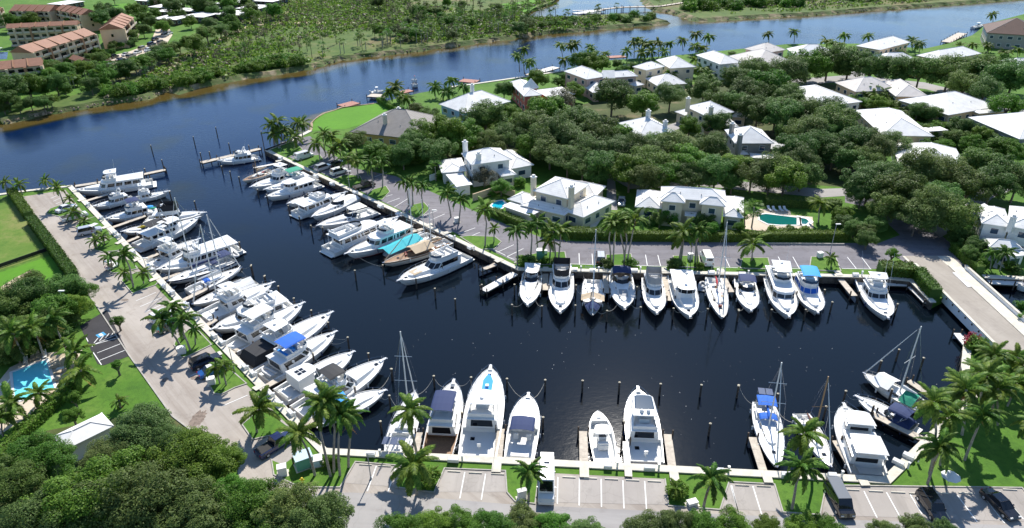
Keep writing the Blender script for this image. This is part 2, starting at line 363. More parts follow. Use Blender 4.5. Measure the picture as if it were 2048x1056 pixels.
# ---- water: one sheet, the bed shows brown through it near the natural shores
def seg_dist(px, py, line):
    d = np.full(px.shape, 1e9)
    for a, b in zip(line[:-1], line[1:]):
        ax, ay, bx, by = a[0], a[1], b[0], b[1]; L2 = (bx - ax) ** 2 + (by - ay) ** 2
        t = np.clip(((px - ax) * (bx - ax) + (py - ay) * (by - ay)) / max(L2, 1e-6), 0, 1)
        d = np.minimum(d, np.hypot(px - ax - t * (bx - ax), py - ay - t * (by - ay)))
    return d
def make_water():
    xs = np.concatenate([[-6000, -1500], np.arange(-420, 521, 5.0), [1500, 6000]])
    ys = np.concatenate([[-400], np.arange(40, 641, 5.0), [1000, 2500, 9000]])
    X, Y = np.meshgrid(xs, ys)
    d = np.minimum(seg_dist(X, Y, [tuple(p) for p in D_line]), seg_dist(X, Y, [tuple(p) for p in E_line]))
    lawn = P([(618, 262), (626, 240), (644, 226), (685, 215), (747, 207), (839, 186)])
    d = np.minimum(d, seg_dist(X, Y, [tuple(p) for p in lawn]) * 2.5)
    tip = P([(1300, 45), (1335, 41)]); 
    sh = np.clip(1 - d / 14.0, 0, 1)
    ny, nx = X.shape
    v = np.stack([X.ravel(), Y.ravel(), np.zeros(X.size)], 1)
    i = np.arange(ny * nx).reshape(ny, nx)
    f = np.stack([i[:-1, :-1].ravel(), i[:-1, 1:].ravel(), i[1:, 1:].ravel(), i[1:, :-1].ravel()], 1)
    me = bpy.data.meshes.new('water'); me.from_pydata(v.tolist(), [], f.tolist())
    at_ = me.attributes.new('shallow', 'FLOAT', 'POINT'); at_.data.foreach_set('value', sh.ravel().astype(np.float32))
    m = bpy.data.materials.new('water'); m.use_nodes = True; n = m.node_tree.nodes; l = m.node_tree.links
    p = n['Principled BSDF']; p.inputs['Roughness'].default_value = .07; p.inputs['IOR'].default_value = 1.33
    a = n.new('ShaderNodeAttribute'); a.attribute_name = 'shallow'
    g = n.new('ShaderNodeNewGeometry')
    nz = n.new('ShaderNodeTexNoise'); nz.inputs['Scale'].default_value = .05; nz.inputs['Detail'].default_value = 5
    l.new(g.outputs['Position'], nz.inputs['Vector'])
    ad = n.new('ShaderNodeMath'); ad.operation = 'MULTIPLY_ADD'; ad.inputs[1].default_value = .9
    l.new(nz.outputs['Fac'], ad.inputs[0]); l.new(a.outputs['Fac'], ad.inputs[2])
    cr = n.new('ShaderNodeValToRGB'); e = cr.color_ramp.elements
    e[0].position = .50; e[0].color = (.0030, .0150, .058, 1); e[1].position = 1.5 / 1.9; e[1].color = (.085, .060, .016, 1)
    q = e.new(.65); q.color = (.020, .024, .016, 1)
    sc = n.new('ShaderNodeMath'); sc.operation = 'MULTIPLY'; sc.inputs[1].default_value = 1 / 1.0
    l.new(ad.outputs[0], sc.inputs[0]); l.new(sc.outputs[0], cr.inputs['Fac'])
    l.new(cr.outputs['Color'], p.inputs['Base Color'])
    # dredged basin is darker and browner; channel's extra blue paints in its sky reflection
    s0 = n.new('ShaderNodeSeparateXYZ'); l.new(g.outputs['Position'], s0.inputs[0])
    c0 = n.new('ShaderNodeMapRange'); c0.inputs['From Min'].default_value = 130; c0.inputs['From Max'].default_value = 230; l.new(s0.outputs['Y'], c0.inputs['Value'])
    mxc = n.new('ShaderNodeMix'); mxc.data_type = 'RGBA'; l.new(c0.outputs[0], mxc.inputs[0]); mxc.inputs[6].default_value = (.0030, .0062, .0105, 1); l.new(cr.outputs['Color'], mxc.inputs[7]); l.new(mxc.outputs[2], p.inputs['Base Color'])
    # ripples: fine wind chop, patchy
    w1 = n.new('ShaderNodeTexNoise'); w1.inputs['Scale'].default_value = 1.1; w1.inputs['Detail'].default_value = 4; w1.inputs['Roughness'].default_value = .6
    w2 = n.new('ShaderNodeTexNoise'); w2.inputs['Scale'].default_value = .022; w2.inputs['Detail'].default_value = 3
    mp = n.new('ShaderNodeMapping'); mp.inputs['Scale'].default_value = (.7, 1.25, 1); mp.inputs['Rotation'].default_value = (0, 0, R(20))
    l.new(g.outputs['Position'], mp.inputs['Vector']); l.new(mp.outputs[0], w1.inputs['Vector']); l.new(g.outputs['Position'], w2.inputs['Vector'])
    mr = n.new('ShaderNodeMapRange'); mr.inputs['From Min'].default_value = .38; mr.inputs['From Max'].default_value = .62; mr.inputs['To Min'].default_value = .06; mr.inputs['To Max'].default_value = .26
    l.new(w2.outputs['Fac'], mr.inputs['Value'])
    # sheltered basin is calmer than the open channel
    sx = n.new('ShaderNodeSeparateXYZ'); l.new(g.outputs['Position'], sx.inputs[0])
    cm = n.new('ShaderNodeMapRange'); cm.inputs['From Min'].default_value = 120; cm.inputs['From Max'].default_value = 190; cm.inputs['To Min'].default_value = .20; cm.inputs['To Max'].default_value = 1.0
    l.new(sx.outputs['Y'], cm.inputs['Value'])
    mu = n.new('ShaderNodeMath'); mu.operation = 'MULTIPLY'; l.new(mr.outputs[0], mu.inputs[0]); l.new(cm.outputs[0], mu.inputs[1])
    bu = n.new('ShaderNodeBump'); bu.inputs['Distance'].default_value = .35
    l.new(mu.outputs[0], bu.inputs['Strength']); l.new(w1.outputs['Fac'], bu.inputs['Height']); l.new(bu.outputs['Normal'], p.inputs['Normal'])
    MATS['water'] = m; me.materials.append(m)
    o = bpy.data.objects.new('water', me); link(o); o['kind'] = 'structure'
make_water()

# ---- natural banks: a ragged strip of rock and sand down into the water
def bank(name, line, width, m, seed=1):
    rnd = random.Random(seed); pts = []
    for a, b in zip(line[:-1], line[1:]):
        a = Vector(a[:2]); b = Vector(b[:2]); L = (b - a).length; k = max(1, int(L / 3))
        for i in range(k): pts.append(a.lerp(b, i / k) + Vector((rnd.uniform(-.5, .5), rnd.uniform(-.5, .5))))
    pts.append(Vector(line[-1][:2]))
    A = offs(pts, .7); B = offs(pts, -width * .45); C = offs(pts, -width)
    rows = []
    for i in range(len(pts)):
        k = rnd.uniform(.6, 1.5)
        rows.append([(A[i].x, A[i].y, LZ + .12 + rnd.uniform(-.05, .18)), (pts[i].x, pts[i].y, LZ + .08 + rnd.uniform(-.1, .2)), *[((1 - k) * pts[i].x + k * q[0][i].x, (1 - k) * pts[i].y + k * q[0][i].y, q[1] + rnd.uniform(-.12, .12)) for q in ((B, .55), (C, -.35))]])
    b = MB(); b.loft(rows, caps=(False, False), closed=False)
    o = b.build(name, m); o['kind'] = 'structure'
bank('park_bank', [p for p in P(SHORE_D[1:23])][::1], 2.8, 'shore', 3)
bank('far_shore_bank', P(SHORE_E[1:-1])[::1], 4.0, 'shore', 4)
bank('lawn_bank', P([(618, 264), (626, 240), (644, 226), (685, 215), (747, 207)])[::-1], 1.6, 'rock', 5)

# ---- boulders along the rocky banks (countless)
def boulders():
    rnd = random.Random(9); b = MB()
    for line, dens in ((P(SHORE_D[1:8]), 2.0), (P(SHORE_D[11:20]), .7), (P(SHORE_E[2:9]), .9)):
        for a, c in zip(line[:-1], line[1:]):
            a = Vector(a[:2]); c = Vector(c[:2]); d = (c - a); n_ = int(d.length * dens); nn = Vector((d.y, -d.x)).normalized()
            for k in range(n_):
                p = a.lerp(c, rnd.random()) + nn * rnd.uniform(-1, 3.0); r = rnd.uniform(.2, .5)
                vs = [(p.x + r * rnd.uniform(.7, 1.2) * math.cos(t) * q, p.y + r * rnd.uniform(.7, 1.2) * math.sin(t) * q, .75 + h * r) for q, h in ((1, -.8), (.8, .5)) for t in [k2 * 1.2566 for k2 in range(5)]] + [(p.x, p.y, .75 + r)]
                b.add(vs, [(i, (i + 1) % 5, 5 + (i + 1) % 5, 5 + i) for i in range(5)] + [(5 + i, 5 + (i + 1) % 5, 10) for i in range(5)])
    o = b.build('shore_rocks', 'rock'); tag(o, 'tan rocks heaped along the far channel banks', 'rocks', kind='stuff')
boulders()

# ---- seawalls with concrete caps
def seawall(name, line, cap=1.0, m='concrete'):
    b = MB(); ribbon(b, line, -.06, .35, -1.9, LZ + .02); o = b.build(name, 'seawall'); o['kind'] = 'structure'
    c = MB(); ribbon(c, line, -.18, cap, LZ + .03, LZ + .22); k = c.build(name + '_cap', m, o)
    # vertical panel ribs on the water side
    p = MB(); tot = 0
    for a, e in zip(line[:-1], line[1:]):
        a = Vector(a[:2]); e = Vector(e[:2]); d = (e - a); L = d.length; d.normalize(); nn = Vector((d.y, -d.x)); k_ = int(L / 2.5)
        for i in range(k_):
            q = a + d * (i + .5) * 2.5 + nn * .12
            p.box((q.x, q.y, .2), (.32, .2, 2.2), math.atan2(d.y, d.x))
    if p.v: p.build('wall_ribs', 'seawall', o)
WALL_A = P([(143, 372), (652, 900), (1768, 957), (1940, 790), (1924, 735), (1928, 694)])[::-1]
WALL_B = P([(575, 284), (529, 301), (1037, 541), (1752, 556), (1820, 563), (1862, 606)])[::-1]
def left_side(line, inside):
    a, b = Vector(line[0][:2]), Vector(line[1][:2]); q = Vector(inside[:2]); d = b - a
    return d.x * (q.y - a.y) - d.y * (q.x - a.x) > 0
if not left_side(WALL_A, at(1990, 800)): WALL_A = WALL_A[::-1]
if not left_side(WALL_B, at(1800, 500)): WALL_B = WALL_B[::-1]
seawall('marina_seawall', WALL_A); seawall('east_seawall', WALL_B, .9)
WN = P([(618, 262), (575, 284), (529, 301)]); seawall('point_seawall', WN if left_side(WN, at(600, 320)) else WN[::-1], 1.2)
WR = P([(1126, 142), (1024, 157), (955, 167), (901, 174)]); seawall('channel_seawall', WR if left_side(WR, at(1000, 250)) else WR[::-1], 1.0)
WL = P([(0, 389), (60, 381), (143, 372)]); seawall('north_seawall', WL if left_side(WL, at(60, 450)) else WL[::-1], .9)
WS = P([(1968, 556), (2400, 575)]); seawall('canal_seawall', WS if left_side(WS, at(2048, 500)) else WS[::-1], 1.0)

# ---- pavements
def kerb(name, pts, z=LZ, closed=False, m='kerb', w=.16, h=.13):
    b = MB(); ribbon(b, P(pts, z) if len(pts[0]) == 2 and not isinstance(pts[0], Vector) else pts, -w / 2, w / 2, z - .05, z + h, closed); o = b.build(name, m); o['kind'] = 'structure'; return o
LOTL = [(47, 393), (131, 380), (172, 432), (312, 573), (387, 651), (459, 737), (520, 795), (588, 862), (640, 925), (711, 924), (803, 932), (792, 975), (868, 985), (889, 937), (1011, 942),
        (1014, 985), (1030, 1003), (1070, 1008), (1078, 945), (1330, 958), (1337, 1012), (1440, 1020), (1458, 964), (1549, 969), (1566, 1025), (1640, 1030), (1652, 971), (2044, 976), (2062, 1002), (2300, 1030), (2300, 1300),
        (640, 1300), (480, 960), (470, 930), (345, 833), (259, 712), (188, 604), (106, 493), (64, 438)]
sheet('marina_lot', P(LOTL), LZ + .012, 'lot_light')
sheet('service_road', P([(520, 1000), (600, 990), (700, 985), (800, 990), (1010, 1008), (1340, 1024), (1700, 1040), (2300, 1060), (2300, 1150), (700, 1150), (560, 1060)]), LZ + .02, 'road_grey')
sheet('dark_lot', P([(160, 652), (214, 620), (259, 712), (207, 731), (195, 728)]), LZ + .024, 'asphalt_new')
# grass islands in the marina lot: raised beds ringed by a kerb
def island(name, pts, m='grass'):
    line = P(pts)
    if area2(line) < 0: line = line[::-1]
    b = MB(); ribbon(b, line, -.05, .12, LZ, LZ + .15, True); o = b.build(name + '_kerb', 'kerb'); o['kind'] = 'structure'
    inner = offs(line, .1, True)
    s = sheet(name, [tuple(p) for p in inner], LZ + .12, m); return s
for k, pts in enumerate([
        [(92, 428), (100, 418), (140, 404), (152, 414), (160, 424), (120, 434)],
        [(150, 455), (158, 445), (195, 432), (210, 452), (222, 470), (172, 468)],
        [(187, 500), (196, 488), (232, 474), (250, 496), (236, 502), (205, 505)],
        [(214, 540), (218, 528), (240, 518), (262, 521), (276, 538), (240, 546), (225, 547)],
        [(243, 562), (250, 550), (300, 545), (322, 560), (311, 571), (290, 578), (265, 588)],
        [(348, 690), (352, 680), (388, 652), (424, 690), (404, 700), (375, 714), (362, 716)],
        [(414, 762), (424, 748), (460, 738), (494, 768), (470, 776), (442, 790), (428, 788)],
        [(484, 850), (498, 838), (524, 812), (545, 830), (585, 860), (560, 868), (505, 880)]]):
    island('grass_island', pts)
# lawns that cut into the lot on the bottom side get a kerb line
kerb('lot_kerb', [(588, 862), (560, 870), (540, 900), (548, 950), (600, 975), (680, 975), (711, 924), (803, 932), (792, 975), (868, 985), (889, 937), (1011, 942), (1014, 985), (1030, 1003), (1070, 1008), (1078, 946)])
sheet('corner_lawn', P([(588, 862), (560, 870), (540, 900), (548, 950), (600, 975), (680, 975), (711, 924), (652, 912)]), LZ + .05, 'grass')
sheet('truck_bay', P([(510, 890), (560, 858), (608, 900), (566, 930), (530, 915)]), LZ + .056, 'lot_grey')
kerb('lot_kerb', [(1330, 958), (1337, 1012), (1440, 1020), (1458, 964), (1549, 969), (1566, 1025), (1640, 1030), (1652, 971), (2044, 976), (2062, 1002), (2300, 1030)])
kerb('lot_kerb', [(47, 393), (64, 438), (106, 493), (188, 604), (259, 712), (345, 833), (420, 890)], w=.2, m='kerb')
# bays: slightly greyer old asphalt
for pts in ([(711, 926), (801, 934), (790, 974), (690, 966)], [(890, 940), (1010, 944), (1012, 984), (872, 984)], [(1080, 948), (1329, 960), (1335, 1010), (1072, 1004)], [(1460, 967), (1548, 971), (1564, 1023), (1442, 1018)], [(1654, 974), (2042, 978), (2058, 1004), (2090, 1045), (1645, 1030)]):
    sheet('parking_bay', P(pts), LZ + .028, 'lot_grey')

# east lot: dark asphalt
LOTR = [(560, 285), (620, 272), (650, 300), (715, 338), (790, 352), (868, 386), (962, 428), (1010, 448), (1080, 474), (1150, 483), (1690, 486), (1758, 486), (1800, 470), (1740, 415), (1690, 405), (1690, 390), (1790, 400), (1870, 460), (1960, 535),
        (1840, 545), (1790, 512), (1752, 538), (1205, 530), (1137, 528), (1030, 524), (905, 463), (880, 470), (800, 420), (700, 372), (640, 345), (570, 310)]
sheet('east_lot', P(LOTR), LZ + .012, 'asphalt')
for pts in ([(540, 300), (560, 290), (590, 283), (606, 300), (585, 312), (566, 318)],
            [(578, 322), (600, 314), (640, 310), (648, 320), (625, 332), (605, 340)],
            [(660, 362), (690, 350), (720, 352), (728, 366), (700, 380)],
            [(730, 395), (745, 380), (772, 372), (780, 384), (765, 400), (748, 405)],
            [(815, 425), (825, 410), (848, 405), (860, 418), (846, 432), (830, 438)],
            [(920, 474), (940, 472), (990, 474), (1003, 484), (990, 498), (960, 500)],
            [(1028, 527), (1045, 514), (1080, 505), (1130, 504), (1134, 526), (1090, 530)],
            [(1210, 532), (1212, 510), (1262, 508), (1268, 532)],
            [(1344, 534), (1346, 512), (1398, 512), (1402, 536)],
            [(1480, 537), (1484, 516), (1536, 516), (1542, 539)],
            [(1618, 541), (1622, 514), (1672, 515), (1682, 543)]):
    island('grass_island', pts)
# paved lanes of the neighbourhood
for pts in ([(1690, 392), (1640, 395), (1400, 372), (1260, 378), (1230, 360), (1235, 420), (1212, 420), (1215, 350), (1255, 345), (1400, 355), (1640, 378), (1700, 376)],
            [(1860, 455), (1900, 440), (1960, 380), (2060, 350), (2060, 366), (1985, 396), (1925, 452), (1880, 475)],
            [(1260, 270), (1330, 252), (1430, 220), (1560, 168), (1570, 174), (1440, 230), (1340, 264), (1270, 284)],
            [(1560, 160), (1700, 150), (1850, 165), (1990, 200), (2060, 215), (2060, 228), (1980, 212), (1850, 178), (1700, 163), (1565, 172)],
            [(1700, 150), (1715, 120), (1740, 118), (1730, 152)]):
    sheet('lane', P(pts), LZ + .03, 'road_grey')
sheet('neighbourhood_beds', P([(830, 300), (1000, 250), (1200, 200), (1500, 150), (1760, 180), (1760, 380), (1500, 360), (1230, 345), (1050, 300), (900, 330)]), LZ + .008, 'mulch_ground')
sheet('point_lawn', P([(622, 262), (630, 240), (648, 228), (688, 217), (770, 206), (800, 222), (740, 245), (690, 258)]), LZ + .03, 'grass_bright')
sheet('vacant_lawn', P([(-400, 400), (22, 396), (40, 420), (98, 508), (0, 540), (-400, 620)]), LZ + .03, 'grass_dry')
sheet('sand_patch', P([(0, 575), (30, 556), (62, 540), (66, 552), (40, 574), (10, 585)]), LZ + .034, 'sand')
sheet('mulch_strip', P([(420, 800), (430, 1060), (-200, 1200), (-200, 930), (100, 860)]), LZ + .006, 'mulch_ground')

# wheel tracks / oil stains on the pale lot
mat('stain', (.20, .155, .125), .9, var=.3, vscale=2)
def blob(name, c, rx, ry, m, z, seed):
    rnd = random.Random(seed); p = at(*c); n_ = 46
    return sheet(name, [(p.x + rx * math.cos(t) * rnd.uniform(.75, 1.2), p.y + ry * math.sin(t) * rnd.uniform(.75, 1.2)) for t in [2 * math.pi * k / n_ for k in range(n_)]], z, m)
for i, (c, rx, ry) in enumerate([((396, 838), 1.0, 1.9), ((392, 756), .9, .5), ((300, 640), .5, .35), ((250, 600), .7, .3), ((205, 520), .6, .3), ((330, 760), .5, .6)]):
    blob('oil_stain', c, rx, ry, 'stain', LZ + .0305 if c[1] > 940 else LZ + .016, 3 + i)

# ---- painted lines
def stripe(parent, a, b, wd=.13, m='paint_white', z=LZ + .036):
    a = at(*a, z); b = at(*b, z); d = (b - a); c = (a + b) / 2
    o = MB().box((0, 0, 0), (d.length, wd, .006)).build('parking_line', m, parent, loc=c, rz=math.atan2(d.y, d.x)); return o
lines = empty('lot_markings', (0, 0, 0)); lines['kind'] = 'structure'
def Z(z, x0, y0, s): return [((x0 + a / s, y0 + b / s), (x0 + c / s, y0 + d / s)) for a, b, c, d in z]
SL = Z([(148, 708, 97, 850), (258, 715, 213, 857), (645, 742, 617, 890), (762, 752, 738, 897), (1168, 770, 1165, 920)], 700, 680, 2.81)
SL += Z([(197, 720, 195, 905), (342, 728, 344, 915), (487, 737, 494, 925), (632, 742, 645, 930), (1213, 770, 1262, 962), (1355, 775, 1415, 968)], 1100, 740, 3.34)
SL += Z([(30, 840, 70, 980), (705, 868, 772, 1003), (820, 875, 895, 1010), (937, 880, 1000, 985), (1180, 890, 1280, 1025), (1300, 880, 1420, 1032), (1395, 870, 1515, 1010)], 1450, 640, 2.538)
SL += Z([(380, 220, 590, 130), (425, 280, 650, 185), (475, 340, 640, 265), (960, 1010, 1100, 955)], 200, 560, 5.28)
SL += Z([(300, 905, 450, 840), (350, 960, 410, 935)], 350, 520, 3.107)
SL += Z([(315, 300, 375, 275), (330, 318, 390, 292), (345, 335, 400, 312), (500, 530, 560, 505), (530, 560, 640, 515), (560, 600, 640, 565), (650, 590, 720, 600), (690, 620, 740, 600), (720, 780, 850, 720)], 0, 300, 3.105)
SLR = Z([(215, 138, 397, 55), (318, 195, 510, 100), (135, 100, 300, 180), (318, 195, 405, 230), (1162, 155, 1167, 290), (1315, 160, 1325, 295), (1040, 280, 1440, 290)], 960, 480, 5.868)
SLR += Z([(130, 455, 158, 515), (413, 458, 445, 520), (490, 458, 525, 520), (778, 460, 825, 520), (853, 460, 900, 522), (60, 512, 200, 516), (370, 518, 560, 522), (750, 520, 905, 523)], 1400, 340, 2.64)
SLR += Z([(1085, 658, 1095, 718), (1150, 660, 1165, 720), (1030, 715, 1200, 720)], 880, 260, 2.64)
SLR += Z([(970, 372, 1040, 345), (1000, 490, 1070, 470), (1040, 515, 1110, 490), (1080, 540, 1160, 490), (1230, 590, 1320, 560), (1275, 615, 1360, 578), (1435, 690, 1530, 655), (1485, 710, 1556, 680), (760, 380, 850, 355)], 400, 220, 2.78)
for a, b in SL + SLR: stripe(lines, a, b)
SD = Z([(415, 215, 540, 160), (410, 205, 430, 215), (440, 205, 545, 175), (450, 245, 565, 200), (460, 280, 585, 230), (400, 175, 408, 192), (430, 240, 470, 300)], 0, 600, 2.316)
for a, b in SD: stripe(lines, a, b)
for k in range(4):
    stripe(lines, (188 + k * 11, 686 - k * 4.5), (196 + k * 11, 676 - k * 4.5))
p_ = at(202, 669.5, LZ + .036); MB().box((0, 0, 0), (1.3, 1.3, .006)).build('parking_symbol', 'paint_blue', lines, loc=p_, rz=R(50))
MB().box((0, 0, .004), (.5, .9, .004)).build('parking_symbol', 'paint_white', lines, loc=p_, rz=R(50))

# ---- bridge
def bridge():
    Lft = [at(1835.6, 541, LZ + .9), at(1990, 699, LZ + .9)]; 
    a = at(1838, 546, LZ); b = at(1995, 706, LZ); d = (b - a).normalized(); n_ = Vector((-d.y, d.x, 0))
    if n_.x < 0: n_ = -n_
    # full width to the far parapet
    wd = (at(1934, 541, LZ) - a).dot(n_); L = (b - a).length
    q = at(1934, 541, LZ); s0 = (q - a).dot(d)
    root = empty('road_bridge', a, math.atan2(d.y, d.x)); tag(root, 'low concrete road bridge with white parapets over the canal mouth', 'bridge')
    sg = 1 if Vector((-d.y, d.x, 0)).dot(n_) > 0 else -1
    Y = lambda y: sg * y
    def bx(name, x0, x1, y0, y1, z0, z1, m): return MB().box(((x0 + x1) / 2, Y((y0 + y1) / 2), (z0 + z1) / 2), (x1 - x0, abs(y1 - y0), z1 - z0)).build(name, m, root)
    bx('deck', -7, L + 14, .0, wd, -.65, .03, 'concrete')
    bx('roadway', -7, L + 14, .5, wd - 2.75, .032, .06, 'bridge_road')
    bx('sidewalk', -3, L + 14, wd - 2.72, wd - .35, .032, .17, 'concrete')
    bx('kerb_strip', s0 + 1, s0 + 6.5, wd - 3.35, wd - 2.73, .062, .15, 'paint_white')
    mat('parapet', (.74, .76, .78), .7, var=.05, vscale=.7)
    for y0, y1, x0 in ((-.02, .36, -2.2), (wd - .33, wd + .03, s0 - .5)):
        bx('parapet', x0, L + 12, y0, y1, -.9, .78, 'parapet'); bx('parapet_cap', x0 - .1, L + 12, y0 - .06, y1 + .06, .78, .92, 'concrete')
    k = 0; x = 4.0
    while x < L + 2:
        for y in (-.1, wd + .1): MB().box((x, Y(y), .45), (.22, .16, .3)).build('drain_lamp', 'black_metal', root)
        x += 2.1
    for x0 in (4.5, L - 2.5): bx('abutment', x0 - .8, x0 + .8, .3, wd - .3, -3.2, -.66, 'seawall')
bridge()
# ground under both ends is land already; low landings beside the bridge on the basin side
def walkway(name, label, pts, wd, z, m='dock_white', posts=True, cat='dock'):
    """timber or concrete walkway along a ground polyline, on posts"""
    line = P(pts, z); root = empty(name, (line[0].x, line[0].y, 0)); tag(root, label, cat); o = Vector((line[0].x, line[0].y, 0))
    loc = [p - o for p in line]
    b = MB(); ribbon(b, loc, -wd / 2, wd / 2, z - .12, z); b.build('deck', m, root)
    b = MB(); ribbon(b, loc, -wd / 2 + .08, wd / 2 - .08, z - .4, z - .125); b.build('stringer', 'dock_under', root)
    if posts:
        for a, c in zip(loc[:-1], loc[1:]):
            d = (c - a); L = d.length; d.normalize(); n_ = Vector((-d.y, d.x, 0)); k = max(1, int(L / 4))
            for i in range(k + 1):
                for s in (-1, 1):
                    p = a + d * (L * i / k) + n_ * s * (wd / 2 + .02); MB().cyl((p.x, p.y, -2.0), .13, z + 2.0 + .75, 7).build('post', 'piling', root)
    return root
walkway('landing', 'pale landing walkway along the hedge beside the bridge', [(1750, 566), (1815, 568)], 1.5, .7)
walkway('landing', 'pale angled landing walkway next to the bridge abutment', [(1822, 573), (1855, 606)], 1.3, .7)
walkway('landing', 'small white landing with steps by the red bush under the bridge', [(1914, 666), (1936, 692)], 1.3, .8)
walkway('landing', 'pale canal walkway with dark posts below the small palms', [(1976, 562), (2120, 570)], 2.0, LZ - .3)

# ================================================================ BOATS
def proj(p):
    q = Vector(p) - Vector((0, 0, CAM_H)); dz = q.dot(fw)
    return 1024 + FPX * q.dot(CR) / dz, 528 - FPX * q.dot(CU) / dz
def height_to(base, py):
    """height above base whose image row is py"""
    lo, hi = 0.0, 40.0
    for _ in range(40):
        m_ = (lo + hi) / 2
        if proj((base[0], base[1], base[2] + m_))[1] > py: lo = m_
        else: hi = m_
    return lo
class Boat:
    def __init__(s, name, label, stern, bow, beam=None, sail=False, hull='gelcoat', boot='boot', tc=.28, fs=None, fb=None, deck='deck_white', group=None, swim=True, cat=None, transom=None, sole='deck_white', over=.10):
        L0 = (at(*bow, 1.6) - at(*stern, .9)).length
        s.L = L = L0; s.B = B = (beam * 1.05 if beam else (.25 * L + 1.0 if not sail else .22 * L + .7))
        s.fs = fs if fs is not None else (.040 * L + .45 if not sail else .055 * L + .28)
        s.fb = fb if fb is not None else (.082 * L + .65 if not sail else .075 * L + .45)
        a = at(*stern, s.fs); b = at(*bow, s.fb); d = b - a; d.z = 0; s.L = L = d.length
        s.rz = math.atan2(d.y, d.x); s.o = Vector((a.x, a.y, 0)); s.sail = sail
        s.root = empty(name, s.o, s.rz); tag(s.root, label, cat or ('sailboat' if sail else 'motorboat'), group)
        s.tc = tc; s.over = over; st = [i / 14 for i in range(15)]
        rings = []; bt = []
        for t in st:
            x = t * L; bd = s.hb(t); z = s.sz(t); kw = .93 - .62 * t ** 3.2; xw = x - over * L * t ** 4; xm = x - over * .35 * L * t ** 4
            sh = [(x, bd - .10 * min(1, bd), z), (x, bd, z), (xm, bd * (.97 - .20 * t ** 3), z * .52), (xw, bd * kw, .10), (xw - .02 * L * t ** 3, bd * kw * .55, -.35)]
            rings.append(sh + [(p[0], -p[1], p[2]) for p in sh[::-1]])
            bt.append([(xw + .02, bd * kw + .012, .04), (xw + .018 * L * t ** 4 * .3, bd * (kw + .02) + .012, .24)])
        h = MB(); h.loft(rings, caps=(False, False), closed=False); h.add(rings[0], [tuple(range(len(rings[0])))])
        s.hull = h.build('hull', hull, s.root)
        b_ = MB()
        for sg in (1, -1): b_.loft([[(p[0], sg * p[1], p[2]) for p in r] for r in bt], caps=(False, False), closed=False)
        b_.build('boot_stripe', boot, s.hull)
        # deck and cockpit
        dk = MB(); fd = [t for t in st if t > tc + .01]; rows = []
        for t in [tc] + fd:
            w_ = s.hb(t) - .08; z = s.sz(t) - .10; rows.append([(t * L, w_, z), (t * L, w_ * .5, z + .04), (t * L, 0, z + .05), (t * L, -w_ * .5, z + .04), (t * L, -w_, z)])
        dk.loft(rows, caps=(False, False), closed=False)
        s.deck = dk.build('deck', deck, s.root)
        if tc > .02:
            c = MB(); zs = max(.35, s.fs * .45); s.zsole = zs; r2 = []
            for t in [0] + [u for u in st if 0 < u < tc - .01] + [tc]:
                w_ = s.hb(t) - .22; x = max(.12, t * L); r2.append([(x, w_ + .14, s.sz(t) + .002), (x, w_, s.sz(t) + .002), (x, w_, zs), (x, -w_, zs), (x, -w_, s.sz(t) + .002), (x, -w_ - .14, s.sz(t) + .002)])
            c.loft(r2, caps=(False, False), closed=False)
            c.add([r2[0][1], r2[0][2], r2[0][3], r2[0][4]], [(0, 1, 2, 3)])
            w_ = r2[-1][1][1]; c.add([(tc * L, w_, s.sz(tc) - .1), (tc * L, w_, zs), (tc * L, -w_, zs), (tc * L, -w_, s.sz(tc) - .1)], [(3, 2, 1, 0)])
            s.cockpit = c.build('cockpit', sole, s.root)
        if swim and not sail:
            MB().box((-.35, 0, .28), (.8, B * .8, .09)).build('swim_platform', transom or 'deck_white', s.root)
    def hb(s, t):
        B = s.B
        if s.sail:
            v = math.sin(math.pi * (.20 + .80 * t) ** .92) if t > 0 else math.sin(math.pi * .20 ** .92)
            v = max(v, 0) ** .62
            return max(.03, B / 2 * v)
        if t < .45: return B / 2 * (.90 + .10 * math.sin(math.pi / 2 * t / .45))
        q = (t - .45) / .55
        return max(.04, B / 2 * (1 - q ** 2.5) ** .78)
    def sz(s, t): return s.fs + (s.fb - s.fs) * t ** 1.6
    def part(s, b, name, m, parent=None, smooth=False): return b.build(name, m, parent or s.root, smooth)
    # -- superstructure pieces (x in metres from the stern)
    def plan(s, x0, x1, w0, w1, nose, n=4):
        pts = [(x0, -w0 / 2), ((x0 + x1 - nose) / 2, -(w0 + w1) / 4 - .02), (x1 - nose, -w1 / 2)]
        for k in range(1, n): a = -math.pi / 2 + math.pi * k / n; pts.append((x1 - nose + nose * math.cos(a), w1 / 2 * math.sin(a)))
        return pts + [(x1 - nose, w1 / 2), ((x0 + x1 - nose) / 2, (w0 + w1) / 4 + .02), (x0, w0 / 2)]
    def cabin(s, name, x0, x1, w0, w1, nose, z0, z1, rf=.5, ra=.1, tw=.88, m='gelcoat', sides=(), v=(.35, .85), shield=True, aft=False, glass='glass', parent=None, roof=None):
        A = s.plan(x0, x1, w0, w1, nose); n = len(A)
        Bq = [(x0 + ra + (p[0] - x0) * (x1 - rf - x0 - ra) / (x1 - x0), p[1] * tw) for p in A]
        b = MB(); b.loft([[(p[0], p[1], z0) for p in A], [(p[0], p[1], z1) for p in Bq]], caps=(False, False)); 
        c = (sum(p[0] for p in Bq) / n, 0); b.add([(p[0], p[1], z1) for p in Bq] + [(c[0], 0, z1 + .08)], [(i, (i + 1) % n, n) for i in range(n)])
        o = b.build(name, m, parent or s.root)
